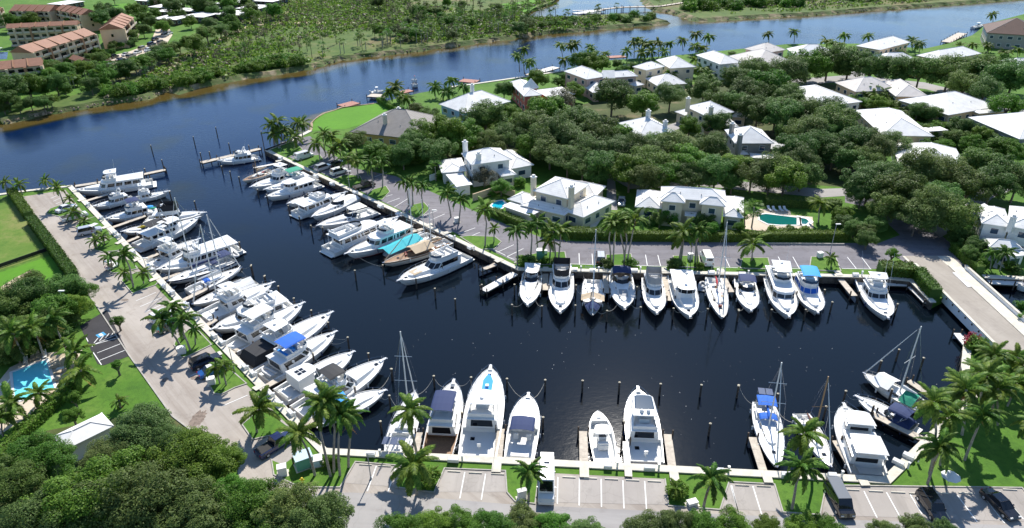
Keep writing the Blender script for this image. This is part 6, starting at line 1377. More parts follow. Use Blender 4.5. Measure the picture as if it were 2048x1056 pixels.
# ---- palms
def frond_mesh(name, m, L=3.0, droop=1.0, leaf=.62, n=20, seed=0, wid=.085, hang=.35, rise=.55):
    rng = np.random.default_rng(seed); pts = []
    for i in range(9):
        t = i / 8; pts.append(np.array([L * (t - .13 * droop * t ** 2.4), 0, L * (rise * t - droop * .82 * t ** 2)]))
    pts = np.array(pts); q = []
    def at_(t):
        f = t * 8; i = min(7, int(f)); return pts[i] + (pts[i + 1] - pts[i]) * (f - i), (pts[i + 1] - pts[i]) / np.linalg.norm(pts[i + 1] - pts[i])
    for i in range(n):
        t = .10 + .89 * i / (n - 1); p, d = at_(t); ln = leaf * (math.sin(math.pi * (.12 + .80 * t)) ** .7) * rng.uniform(.85, 1.1)
        for sg in (-1, 1):
            side = np.array([0, sg, 0.]); out = side * .78 + d * .55 + np.array([0, 0, -hang * rng.uniform(.6, 1.4)]); out /= np.linalg.norm(out); w_ = d * wid
            e = p + out * ln; md = p + out * ln * .5 + np.array([0, 0, .05]); q.append([p - w_ * .6, p + w_ * .6, md + w_, md - w_]); q.append([md - w_, md + w_, e + w_ * .25, e - w_ * .25])
    for i in range(8):
        w_ = np.array([0, .045 * (1 - i / 9), 0]); w2 = np.array([0, .045 * (1 - (i + 1) / 9), 0]); q.append([pts[i] - w_, pts[i + 1] - w2, pts[i + 1] + w2, pts[i] + w_])
    return quads_mesh(name, np.array(q), m)
FR = {'coco': [frond_mesh('frond', 'leaf_coco', 3.2, 1.0, .72, 22, 1, .11), frond_mesh('frond', 'leaf_coco', 3.3, .75, .75, 22, 2, .11), frond_mesh('frond', 'leaf_coco', 3.0, 1.3, .70, 22, 3, .11)],
      'queen': [frond_mesh('frond', 'leaf_palm', 2.9, 1.25, .62, 22, 4, .12, .75, .75), frond_mesh('frond', 'leaf_palm', 3.0, 1.0, .62, 22, 5, .12, .7, .75), frond_mesh('frond', 'leaf_palm', 2.8, 1.5, .6, 22, 6, .12, .8, .7)],
      'dead': [frond_mesh('frond', 'leaf_dead', 2.6, 1.5, .5, 14, 7, .08, .9, .2)]}
def palm_crown_mesh(name, kind, seed, n=22, m=None):
    rnd = random.Random(seed); out = []
    for i in range(n):
        me = FR[kind][i % 3]; co = np.empty(len(me.vertices) * 3, np.float32); me.vertices.foreach_get('co', co); co = co.reshape(-1, 3)
        el = rnd.uniform(-.45, .75); az = i * 2.4 + rnd.uniform(-.2, .2); Rm = np.array(Matrix.Rotation(az, 3, 'Z') @ Matrix.Rotation(-el, 3, 'Y')); out.append((co @ Rm.T).reshape(-1, 4, 3))
    return quads_mesh(name, np.concatenate(out), m or ('leaf_coco' if kind == 'coco' else 'leaf_palm'))
PCR = {k: [palm_crown_mesh('palm_crown', k, 5 + j) for j in range(3)] for k in ('coco', 'queen')}
def sabal_mesh(seed, m='leaf_palm'):
    rng = np.random.default_rng(seed); out = []
    for i in range(26):
        a = rng.uniform(0, 6.28); el = rng.uniform(-.7, 1.3); d = np.array([math.cos(a) * math.cos(el), math.sin(a) * math.cos(el), math.sin(el)]); c = d * 1.0; s_ = np.cross(d, [0, 0, 1.0]); s_ /= np.linalg.norm(s_) + 1e-6; up_ = np.cross(s_, d)
        for k in range(7):
            th = (k - 3) * .36; dd = d * math.cos(th) + s_ * math.sin(th) + np.array([0, 0, -.25]); e = c + dd * .85; w_ = (s_ * math.cos(th) - d * math.sin(th)) * .07; out.append([c - w_ * .3, c + w_ * .3, e + w_, e - w_])
    return quads_mesh('palm_crown', np.array(out), m)
SAB = [sabal_mesh(i) for i in range(3)] + [sabal_mesh(9, 'leaf_dark')]
PN = [0]
def palm(label, cx, cy, base=None, kind='coco', h=6.0, R_=2.9, group=None, detail=True, n=18, dead=2):
    PN[0] += 1; rnd = random.Random(PN[0] * 13)
    if base:
        b = at(*base); d = fw + (cx - 1024) / FPX * CR + (528 - cy) / FPX * CU; t = b.y / d.y; c = CAMV + d * t
        if c.z < LZ + 1.2: c.z = LZ + 1.2
    else:
        c = at(cx, cy, LZ + h); b = Vector((c.x + rnd.uniform(-.05, .05) * h, c.y + rnd.uniform(-.03, .03) * h, LZ))
    root = empty('coconut_palm' if kind == 'coco' else ('cabbage_palm' if kind == 'sabal' else 'feather_palm'), (b.x, b.y, LZ)); tag(root, label, 'palm tree', group); q = c - root.location
    bend = rnd.uniform(-.06, .06) * q.z; tb = MB(); rr = .19 if q.z > 4 else .14
    tb.tube([(0, 0, -.1), (q.x * .15 + bend * .4, q.y * .15, q.z * .28), (q.x * .5 + bend, q.y * .5, q.z * .62), (q.x, q.y, q.z)], rr, 7, rr * .62); tb.build('trunk', 'bark_palm', root)
    k = R_ / 2.75 * rnd.uniform(.88, 1.12); wind = rnd.uniform(2.2, 3.6); wa = rnd.uniform(.05, .30)
    if kind == 'sabal': clone(SAB[PN[0] % 4], 'crown', root, q, (0, 0, rnd.uniform(0, 6)), (R_ / 1.8,) * 3); return root
    if detail:
        for i in range(n):
            el = (1.15 - 1.75 * ((i + .5) / n) ** .85) + rnd.uniform(-.16, .16); az = i * 2.39996 + rnd.uniform(-.3, .3); el -= wa * math.cos(az - wind); f = clone(FR[kind][rnd.randrange(3)], 'frond', root, q, (0, -el, az), (k * rnd.uniform(.85, 1.08),) * 3)
        for i in range(dead): clone(FR['dead'][0], 'frond', root, q, (0, R(55 + 12 * i), rnd.uniform(0, 6.28)), (k * .8,) * 3)
        MB().ball((q.x, q.y, q.z), .22, .22, .3, 7, 4).build('crown_shaft', 'leaf_bright' if kind == 'queen' else 'bark_palm', root)
    else: clone(PCR[kind][PN[0] % 3], 'crown', root, q, (0, 0, rnd.uniform(0, 6.28)), (k,) * 3)
    return root
def palms(desc, group, items, kind='coco', detail=True, R_=2.9, h=6.0, n=18, dead=2):
    for i, p in enumerate(sorted(items, key=lambda q: (q[0], q[1]))):
        kw = dict(p[4]) if len(p) > 4 and isinstance(p[4], dict) else {}
        palm(f'{nth(i)} from the left of the {desc}', p[0], p[1], (p[2], p[3]) if len(p) > 3 and p[2] is not None else None, kw.get('kind', kind), kw.get('h', h), kw.get('R', R_), group, detail, n, dead)
Q = lambda **k: k
palms('palms along the near quay', 'palms along the near quay', [(1609, 868, 1624, 958), (1603, 936, 1584, 1018, Q(kind='queen')), (822, 822, 834, 908), (828, 930, 833, 990, Q(R=3.1)), (866, 946, 864, 962, Q(R=1.2)), (1059, 945, 1057, 1002, Q(kind='queen', R=2.5)), (1422, 960, 1407, 1014, Q(kind='queen', R=2.7)), (1354, 978, 1353, 992, Q(R=1.2)),
      (519, 820, 514, 866), (597, 868, 630, 951), (640, 812, 661, 953), (682, 832, 680, 951, Q(kind='queen', R=3.0)), (698, 834, 697, 935, Q(kind='queen', R=2.9)), (655, 800, 668, 945)])
palms('palms on the lawn at the lower right', 'palms on the lower right lawn', [(1869, 806, 1859, 948), (1932, 782, 1924, 870), (1973, 755, 1985, 830), (1899, 836, 1880, 930), (1967, 830, 1929, 920, Q(kind='queen', R=3.2)), (1881, 896, 1855, 968, Q(kind='queen', R=3.0)), (2034, 770, 2015, 812), (1996, 780, 1995, 850), (2075, 850, 2062, 905), (2090, 780, 2078, 830)])
palms('palms clustered at the near end of the bridge', 'palms by the bridge', [(1990, 712, 1992, 765), (1958, 745, 1962, 800), (2034, 716, 2030, 760), (1926, 768, 1938, 820), (2060, 740, 2052, 790)], R_=2.8)
palms('palms in the west car park', 'palms in the west car park', [(344, 616, 369, 678, Q(kind='queen')), (363, 642, 381, 701, Q(kind='queen')), (389, 660, 391, 690, Q(kind='queen', R=1.9)), (325, 640, 360, 690, Q(kind='queen')), (447, 732, 453, 771, Q(R=2.0)), (432, 735, 440, 768, Q(R=1.6)),
      (248, 510, 267, 575, Q(kind='queen', R=2.9)), (220, 514, 226, 540, Q(kind='queen', R=2.2)), (248, 545, 256, 563, Q(R=1.8)), (287, 546, 288, 568, Q(R=1.7)), (190, 481, 195, 497, Q(R=1.9)), (206, 473, 209, 490, Q(R=1.7)), (148, 424, 156, 443, Q(R=2.1)), (168, 443, 168, 456, Q(R=1.9)), (138, 397, 142, 412, Q(R=1.7)), (114, 374, 129, 413, Q(R=2.3)), (90, 362, 97, 377, Q(R=2.2)), (38, 370, 45, 389, Q(R=2.3)), (10, 364, 16, 392, Q(R=2.2))], n=14, dead=1)
palms('palms round the turquoise pool', 'palms by the turquoise pool', [(22, 806, 30, 846, Q(R=2.7)), (76, 788, 80, 815, Q(R=2.0)), (162, 742, 160, 776, Q(R=3.2)), (150, 705, 152, 735, Q(R=2.8)), (4, 838, 6, 872, Q(R=2.4)), (136, 690, 140, 715, Q(R=2.4)), (26, 668, None, None), (67, 655, None, None), (108, 640, None, None, Q(kind='queen')), (240, 806, 241, 815, Q(R=1.4))], n=16)
palms('palms at the T dock point', 'palms at the point', [(555, 243, 556, 290), (543, 252, 548, 290), (569, 258, 571, 288), (580, 266, 584, 285), (594, 246, 598, 281), (604, 247, 606, 279), (563, 265, 562, 292), (548, 270, 552, 294), (590, 275, 590, 298)], n=14, R_=2.9, dead=1)
palms('palms by the upper dark car park', 'palms of the dark car park', [(648, 268, 652, 312), (663, 272, 668, 310), (632, 288, 641, 326), (667, 302, 669, 330), (695, 318, 700, 348), (714, 324, 717, 357), (742, 328, 747, 376, Q(kind='queen')), (763, 325, 765, 376, Q(kind='queen')), (824, 368, 826, 410, Q(kind='queen')), (808, 364, 818, 412, Q(kind='queen')), (846, 372, 846, 416, Q(kind='queen', R=2.3)), (894, 386, 902, 434, Q(kind='queen')), (921, 400, 918, 446, Q(kind='queen')), (680, 290, 684, 325)], n=15, dead=1)
palms('palms above the bow-out boats', 'palms above the bow-out boats', [(969, 420, 970, 492), (988, 458, 988, 484, Q(R=1.6)), (1033, 462, 1035, 530, Q(kind='queen')), (1062, 454, 1061, 519, Q(kind='queen')), (1075, 446, 1076, 511, Q(kind='queen')), (1098, 484, 1099, 523, Q(R=2.2)), (1122, 462, 1117, 523), (1107, 465, 1111, 523), (1223, 446, 1222, 528), (1232, 452, 1226, 532), (1251, 447, 1247, 532), (1270, 440, 1253, 534), (1240, 438, 1250, 526), (1361, 473, 1358, 522), (1368, 465, 1362, 522), (1399, 463, 1390, 526, Q(kind='queen')), (1394, 462, 1395, 524, Q(kind='queen')), (1506, 489, 1503, 522, Q(R=3.0)), (1662, 517, 1662, 535, Q(R=1.6))], n=15, dead=1)
palms('tall palms on the channel shore', 'palms on the channel shore', [(1048, 99, 1049, 148), (1034, 113, 1039, 144), (1059, 124, 1060, 148), (1120, 92, 1126, 135), (1140, 91, 1144, 130), (1150, 89, 1152, 130), (1128, 120, 1130, 142), (1181, 96, 1182, 128), (1210, 108, 1212, 124), (791, 174, 795, 204), (778, 185, 780, 206), (812, 198, 815, 218), (802, 192, 806, 214)], detail=False)
palms('date palms on the lawn behind the blue-walled house', 'date palms', [(870, 174, 872, 196), (902, 162, 904, 182), (894, 185, 896, 200), (926, 176, 928, 192)], kind='queen', detail=False, R_=3.4)
palms('palms massed between the channel houses', 'palms between channel houses', [(1275, 80, 1277, 112), (1266, 86, 1268, 115), (1286, 86, 1288, 115), (1298, 90, 1300, 116), (1316, 86, 1317, 114), (1339, 88, 1340, 112), (1253, 103, 1254, 124), (1302, 104, 1303, 122), (1284, 106, 1285, 124), (1328, 104, 1328, 120), (1365, 81, 1366, 102), (1392, 69, 1393, 104), (1417, 74, 1413, 104), (1390, 92, 1391, 112), (1404, 98, 1404, 114), (1327, 130, 1328, 152), (1338, 148, 1338, 168), (1437, 130, 1436, 153), (1390, 119, 1391, 140), (1402, 138, 1402, 156), (1415, 150, 1415, 166)], detail=False, R_=3.0)
palms('palms behind the far right channel roofs', 'palms behind far right roofs', [(1536, 69, 1537, 90), (1588, 64, 1588, 86), (1653, 82, 1653, 98), (1666, 88, 1666, 104), (1688, 71, 1689, 96), (1680, 90, 1680, 106), (1736, 73, 1737, 90), (1824, 82, 1825, 100), (1838, 88, 1838, 108), (1499, 130, 1499, 140), (1533, 131, 1533, 141), (1862, 118, 1862, 128), (1920, 92, 1920, 104), (1945, 90, 1945, 104), (1975, 92, 1975, 104), (2010, 105, 2010, 118), (2035, 100, 2035, 115), (1985, 30, 1985, 48)], detail=False, R_=2.9)
palms('palms among the right-hand garden roofs', 'garden palms', [(1738, 178, 1738, 196), (1752, 176, 1752, 196), (1766, 182, 1766, 198), (1725, 186, 1725, 200), (1707, 196, 1707, 208), (1747, 190, 1747, 204), (1983, 507, 1980, 538, Q(kind='queen', R=2.2)), (2010, 507, 1999, 542, Q(kind='queen', R=2.4)), (1642, 408, 1637, 444, Q(R=2.4))], detail=False, R_=2.7)
palms('fan palms beside the patio pool', 'fan palms by the patio', [(1490, 418, 1489, 452), (1508, 414, 1503, 455), (870, 334, 872, 362), (1300, 432, 1300, 452)], kind='sabal', R_=2.3)

# ---- broadleaf trees
NF = ['near_olive', 'near_mid', 'near_dark']
grove('big trees filling the lower left corner', 'foreground trees', NF, [(288, 866, 66, 'near_olive'), (385, 925, 84, 'near_mid'), (180, 992, 105, 'near_mid'), (82, 912, 62, 'near_mid'), (285, 1000, 100, 'near_olive'), (24, 972, 66, 'near_dark'), (440, 925, 48, 'near_mid'), (95, 1040, 90, 'near_olive'), (390, 1030, 88, 'near_olive'), (500, 1030, 80, 'near_mid'), (572, 1020, 66, 'near_olive'), (640, 1050, 68, 'near_olive'), (215, 912, 50, 'near_olive'), (335, 895, 52, 'near_olive'), (470, 985, 45, 'near_mid')], 5.2, name='foreground_tree')
grove('tree crowns along the bottom edge', 'bottom edge trees', ['near_olive', 'near_mid'], [(810, 1066, 52), (862, 1056, 46), (925, 1060, 44), (985, 1062, 50), (1050, 1056, 48), (1100, 1060, 44), (1170, 1068, 40), (1290, 1062, 42), (1345, 1054, 42), (1410, 1058, 42), (1470, 1064, 44), (1540, 1066, 40), (1600, 1064, 40), (1660, 1066, 40), (1775, 1066, 30), (1840, 1062, 36), (1900, 1070, 30)], 3.0, name='foreground_tree')
G_ = ['olive', 'dark', 'olive', 'mid', 'dark']
grove('trees between the grey house and the white house', 'trees behind the grey house', G_, [(832, 220, 20), (862, 232, 24), (856, 268, 38, 'mid'), (892, 264, 44, 'mid'), (825, 288, 34, 'dark'), (933, 270, 38, 'mid'), (970, 232, 44, 'dark'), (1008, 178, 22, 'dark'), (1015, 272, 34, 'olive'), (710, 280, 27, 'dark'), (750, 303, 32, 'mid'), (778, 306, 22, 'bright'), (805, 308, 30, 'dark'), (875, 300, 36, 'dark'), (968, 350, 24, 'grey'), (1002, 372, 20, 'mid'), (980, 285, 30), (1045, 245, 30), (1020, 222, 22, 'mid')])
grove('crowns of the big woodland in the middle', 'middle woodland', ['olive', 'olive', 'dark', 'olive', 'mid'], [(1067, 252, 44), (1090, 226, 48), (1125, 198, 30, 'grey'), (1120, 268, 54), (1265, 300, 44), (1300, 322, 44), (1345, 292, 44), (1382, 320, 44), (1420, 292, 40), (1432, 340, 40), (1330, 350, 36), (1290, 352, 40), (1470, 332, 40), (1505, 345, 38), (1540, 338, 40), (1572, 348, 42), (1260, 338, 44), (1228, 300, 44), (1200, 270, 46), (1175, 300, 44), (1150, 278, 46), (1100, 298, 38), (1135, 318, 38), (1200, 330, 40), (1060, 288, 34), (1235, 270, 30), (1160, 240, 40), (1375, 350, 36), (1165, 335, 34), (1315, 290, 40), (1400, 355, 32), (1605, 345, 36), (1465, 362, 26), (1540, 362, 28)], name='live_oak')
grove('crowns in the dark belt crossing the right half', 'right-hand tree belt', ['dark', 'olive', 'dark'], [(1577, 195, 34), (1602, 226, 48), (1652, 222, 44), (1676, 250, 48), (1714, 280, 44), (1751, 294, 40), (1776, 284, 34), (1614, 260, 44), (1566, 230, 44), (1590, 300, 44), (1669, 302, 36), (1640, 285, 40), (1602, 322, 40), (1763, 350, 46), (1850, 334, 52), (1900, 350, 48), (1962, 328, 48), (2011, 345, 44), (1825, 352, 40), (1741, 364, 46), (1798, 380, 52), (1854, 412, 52), (1911, 430, 44), (1835, 432, 40), (1938, 372, 44), (1987, 366, 44), (2036, 362, 42), (1779, 412, 40), (1725, 385, 32), (1885, 395, 44), (1655, 262, 40), (1700, 315, 34), (1735, 318, 34)], name='live_oak')
grove('small trees and shrubs by the patio lawn and bridge', 'patio shrub trees', ['dark', 'mid'], [(1710, 455, 24), (1730, 466, 24), (1682, 428, 22, 'mid'), (1752, 448, 24), (1690, 442, 20), (1735, 478, 20), (1925, 470, 26), (1950, 490, 24), (1340, 428, 22, 'mid'), (1408, 438, 24, 'dark'), (1940, 505, 20), (1786, 506, 13, 'bright'), (1480, 455, 14, 'bright'), (1425, 455, 16, 'mid'), (1320, 436, 18, 'dark')], 2.4)
grove('trees around the upper channel houses', 'trees by the channel houses', G_, [(1225, 188, 42, 'dark'), (1287, 205, 34, 'mid'), (1341, 188, 32, 'olive'), (1408, 176, 34), (1471, 155, 34), (1508, 142, 34), (1575, 140, 42), (1617, 128, 40, 'mid'), (1658, 124, 40), (1700, 124, 38), (1742, 135, 34), (1792, 137, 38, 'dark'), (1842, 140, 38, 'dark'), (1900, 144, 44, 'dark'), (1950, 142, 44, 'dark'), (1992, 152, 44, 'dark'), (2030, 148, 44, 'dark'), (1929, 168, 34), (1971, 176, 34), (2017, 206, 38, 'flat'), (1433, 205, 34), (1492, 184, 42), (1533, 172, 44), (1517, 218, 40), (1467, 208, 34), (1554, 218, 40), (1837, 218, 22), (1867, 226, 20), (1925, 250, 26, 'dark'), (1908, 272, 22), (1433, 246, 28, 'dark'), (1379, 252, 26, 'mid'), (1165, 120, 24, 'mid'), (1190, 122, 24, 'mid'), (1205, 125, 18, 'mid'), (1150, 180, 22, 'mid'), (1075, 155, 22, 'mid'), (1580, 180, 26), (1945, 285, 24, 'mid'), (2000, 290, 24, 'mid'), (1960, 265, 20, 'mid'), (2030, 300, 24, 'mid'), (1890, 290, 18, 'bright'), (1855, 290, 16, 'mid'), (1760, 205, 18, 'mid'), (1910, 200, 18), (1420, 240, 20), (1570, 262, 26)])
grove('dark trees left of the turquoise pool car park', 'left edge trees', ['dark', 'mid', 'dark'], [(60, 590, 44), (130, 576, 38), (162, 582, 26), (20, 612, 44), (100, 618, 42), (28, 655, 36), (88, 648, 36), (146, 612, 30), (60, 560, 26), (146, 794, 16, 'mid'), (144, 829, 18, 'mid'), (235, 640, 12, 'mid'), (30, 700, 30), (232, 728, 10, 'mid')])
# ---- park: trees by the apartments, mangrove edge, pines, cabbage palms
grove('trees between the apartments and the channel', 'trees by the apartments', ['dark', 'mid'], [(20, 172, 34), (52, 165, 30), (90, 150, 24), (205, 148, 24), (252, 134, 22), (284, 122, 19), (302, 114, 16), (320, 107, 16), (340, 98, 16), (358, 90, 15), (386, 85, 24), (412, 66, 20), (440, 60, 18), (468, 52, 15), (10, 195, 26), (130, 140, 24), (165, 135, 20), (60, 205, 16), (100, 200, 14), (180, 168, 20), (110, 165, 24), (195, 115, 14), (120, 112, 14), (200, 35, 22), (230, 28, 22), (270, 20, 22), (290, 36, 18), (180, 75, 14), (210, 20, 20), (255, 48, 14), (350, 12, 20), (400, 8, 20), (380, 42, 14), (420, 14, 16), (460, 40, 16), (330, 45, 14), (285, 58, 15), (265, 70, 15), (20, 40, 20), (60, 38, 20), (150, 36, 16), (500, 28, 16), (545, 20, 18)])
rnd = random.Random(77)
def along(line, u):
    L = [math.dist(a, b) for a, b in zip(line[:-1], line[1:])]; s_ = u * sum(L)
    for (a, b), l_ in zip(zip(line[:-1], line[1:]), L):
        if s_ <= l_: return a[0] + (b[0] - a[0]) * s_ / l_, a[1] + (b[1] - a[1]) * s_ / l_
        s_ -= l_
    return line[-1]
def plant(name, label, cat, group, c, me, sc, trunk_h=0, tm=None, tr=.12):
    root = empty(name, (c.x, c.y, LZ), rnd.uniform(0, 6.28)); tag(root, label, cat, group)
    clone(me, 'crown', root, (0, 0, trunk_h + (0 if trunk_h else sc[2] * 1.0)), (0, 0, 0), sc)
    if trunk_h: clone(tm, 'trunk', root, (0, 0, 0), (0, 0, 0), (1, 1, trunk_h))
    return root
TSTEM = MB().tube([(0, 0, 0), (.06, .03, .5), (0, 0, 1.0)], .14, 5, .08).mesh('trunk', 'bark_dark'); TSTEM2 = MB().tube([(0, 0, 0), (.04, .0, .5), (0, 0, 1.0)], .17, 5, .15).mesh('trunk', 'bark_palm')
edge = [(205, 196), (240, 190), (352, 172), (420, 158), (478, 145), (540, 137), (600, 128)]
for i in range(72):
    x, y = along(edge, rnd.random()); y -= rnd.uniform(-3, 9); c = at(x, y); k = rnd.uniform(.5, .95); me = BUSH[rnd.randrange(3)]
    r_ = empty('mangrove_bush', (c.x, c.y, LZ), rnd.uniform(0, 6)); tag(r_, 'rounded green mangrove bush crowding the far channel edge', 'bush', 'mangrove bushes on the far bank'); clone(me, 'crown', r_, (0, 0, 1.6), (0, 0, 0), (k * .8, k * .8, k * .75)); clone(TSTEM, 'trunk', r_, sc=(1.5, 1.5, 1.5))
edge2 = [(1075, 52), (1150, 48), (1230, 40), (1310, 38)]
for i in range(22):
    x, y = along(edge2, rnd.random()); y += rnd.uniform(-6, 5); c = at(x, y); k = rnd.uniform(.45, .9)
    r_ = empty('mangrove_bush', (c.x, c.y, LZ), rnd.uniform(0, 6)); tag(r_, 'green bush on the narrow spit below the lagoon', 'bush', 'bushes on the lagoon spit'); clone(BUSH[rnd.randrange(3)], 'crown', r_, (0, 0, 1.5), (0, 0, 0), (k * .8, k * .8, k * .75)); clone(TSTEM, 'trunk', r_, sc=(1.5, 1.5, 1.5))
edge3 = [(1370, 15), (1450, 14), (1560, 8), (1680, 2), (1800, -6)]
for i in range(60):
    x, y = along(edge3, rnd.random()); y += rnd.uniform(-12, 6); c = at(x, y); k = rnd.uniform(.7, 1.7)
    r_ = empty('mangrove_bush', (c.x, c.y, LZ), rnd.uniform(0, 6)); tag(r_, 'dense green bush on the top right far shore', 'bush', 'bushes on the top right shore'); clone(BUSH[rnd.randrange(3)], 'crown', r_, (0, 0, 1.8), (0, 0, 0), (k * .9, k * .9, k * .9)); clone(TSTEM, 'trunk', r_, sc=(1.5, 1.5, 1.5))
def inpoly(p, poly):
    c = False; n = len(poly)
    for i in range(n):
        a, b = poly[i], poly[i - 1]
        if (a[1] > p[1]) != (b[1] > p[1]) and p[0] < (b[0] - a[0]) * (p[1] - a[1]) / (b[1] - a[1]) + a[0]: c = not c
    return c
park = [(300, 175), (420, 155), (600, 126), (680, 108), (800, 95), (980, 73), (1090, 58), (1120, 30), (1040, 5), (1000, -6), (640, -6), (560, 20), (480, 55), (400, 100), (330, 130)]
woods = [(760, 60), (860, 80), (980, 66), (1080, 54), (1050, 20), (1000, -8), (760, -8), (700, 10), (720, 40)]
def scatter(n, poly, fn):
    k = 0; xs = [p[0] for p in poly]; ys = [p[1] for p in poly]
    while k < n:
        p = (rnd.uniform(min(xs), max(xs)), rnd.uniform(min(ys), max(ys)))
        if inpoly(p, poly): fn(p); k += 1
def pine(p, lab='slender pine in the park scrub'):
    c = at(*p); hh = rnd.uniform(4.5, 9); k = rnd.uniform(.8, 1.35); plant('slash_pine', lab, 'pine tree', 'pines in the park scrub', c, PINEC[rnd.randrange(3)], (k, k, k), hh, TSTEM)
def sab(p, lab='cabbage palm on the far park bank'):
    c = at(*p); hh = rnd.uniform(3, 6.5); k = rnd.uniform(.9, 1.35); plant('cabbage_palm', lab, 'palm tree', 'cabbage palms on the park bank', c, SAB[rnd.randrange(4)], (k, k, k), hh, TSTEM2)
scatter(70, park, pine); scatter(60, woods, lambda p: pine(p, 'thin pine in the far park woods')); scatter(70, [(740, 80), (800, 92), (980, 72), (1090, 56), (1120, 34), (1060, 24), (960, 40), (860, 55)], sab)
scatter(22, [(100, 190), (200, 185), (330, 150), (340, 135), (200, 150), (100, 165)], lambda p: sab(p, 'cabbage palm below the apartment blocks'))
scatter(8, [(1100, 38), (1230, 30), (1290, 32), (1200, 44)], lambda p: sab(p, 'cabbage palm on the lagoon spit'))
scatter(24, [(640, 115), (760, 98), (880, 86), (860, 70), (740, 84)], lambda p: sab(p, 'cabbage palm near the sandy bank'))
scatter(30, [(300, 20), (545, 10), (600, -8), (250, -8)], lambda p: pine(p, 'pine behind the flat-roofed villas'))
def tree2(p): tree('leafy tree among the flat-roofed villas and far woods', p[0], p[1], rnd.uniform(9, 17), rnd.choice(['dark', 'mid', 'olive']), None, 'far woodland trees', name='woodland_tree')
scatter(30, [(150, -12), (560, -14), (560, 10), (420, 48), (330, 60), (290, 40), (300, 8)], tree2)
scatter(22, woods, tree2)
def tree3(lab, grp, lo, hi, kinds): return lambda p: tree(lab, p[0], p[1], rnd.uniform(lo, hi), rnd.choice(kinds), None, grp, name='garden_tree')
scatter(46, [(-10, 150), (80, 132), (180, 130), (250, 125), (330, 92), (345, 105), (230, 165), (120, 200), (0, 225)], tree3('tree on the bank below the apartment blocks', 'bank trees below the apartments', 9, 19, ['dark', 'mid', 'dark']))
scatter(26, [(100, 100), (200, 95), (270, 60), (290, 70), (200, 120), (110, 125)], tree3('small tree beside the terracotta apartment blocks', 'small trees by the apartments', 6, 11, ['dark', 'mid']))
scatter(34, [(1090, 160), (1200, 125), (1330, 112), (1450, 108), (1560, 100), (1580, 130), (1450, 150), (1330, 175), (1180, 190), (1100, 185)], tree3('garden tree between the channel houses', 'garden trees by the channel', 8, 15, ['dark', 'mid', 'mid']))
scatter(22, [(1590, 100), (1700, 98), (1860, 112), (2040, 112), (2040, 135), (1860, 135), (1600, 125)], tree3('garden tree near the far right channel houses', 'garden trees far right', 8, 15, ['dark', 'mid']))
scatter(24, [(1700, 205), (1790, 190), (1860, 240), (1960, 250), (2040, 290), (2040, 320), (1900, 285), (1740, 225)], tree3('garden tree between the right-hand white roofs', 'garden trees between right roofs', 8, 15, ['dark', 'mid', 'bright']))
# scrub: low palmetto and brush nobody could count
def scrub():
    rng = np.random.default_rng(5); out = []; k = 0
    poly = [at(*p) for p in [(205, 200), (360, 172), (600, 128), (680, 110), (980, 75), (1300, 42), (1300, 32), (1050, 36), (1040, 22), (1110, 0), (1130, -30), (520, -30), (480, 55), (330, 130)]]
    xs = [p.x for p in poly]; ys = [p.y for p in poly]
    def patch(x, y): return math.sin(x * .043 + 1.3 * math.sin(y * .021)) + math.sin(y * .037 + x * .018) + .6 * math.sin(x * .11 - y * .07)
    polyE = [at(*p) for p in [(1312, 12), (1350, 19), (1400, 34), (1492, 28), (1617, 22), (1783, 9), (1958, -3), (2100, -15), (2100, -40), (1290, -40)]]
    while k < 13000:
        if k % 5 == 0: x = rng.uniform(polyE[0].x - 20, polyE[7].x); y = rng.uniform(min(p.y for p in polyE), max(p.y for p in polyE)); pp = polyE
        else: x = rng.uniform(min(xs), max(xs)); y = rng.uniform(min(ys), max(ys)); pp = poly
        if not inpoly((x, y), pp) or patch(x, y) < -.45 + rng.normal() * .5: continue
        s_ = rng.uniform(.5, 1.5); n = 7; u = rng.normal(size=(n, 3)); u /= np.linalg.norm(u, axis=1, keepdims=True); u[:, 2] = np.abs(u[:, 2])
        out.append(leaf_quads(np.array([x, y, LZ + .2]) + u * s_ * np.array([1, 1, .8]), u + rng.normal(size=(n, 3)) * .3, .42 * s_ + .12, rng, .7)); k += 1
    A = np.concatenate(out); i = rng.random(len(A)) < .72
    i = np.repeat(rng.random(len(A) // 7) < .7, 7)
    for sel, m, nm in ((i, 'leaf_mid', 'green'), (~i, 'leaf_grey', 'greyish')):
        o = bpy.data.objects.new('scrub', quads_mesh('scrub', A[sel], m)); link(o); tag(o, f'low {nm} scrub covering the far park bank', 'scrub', kind='stuff')
scrub()
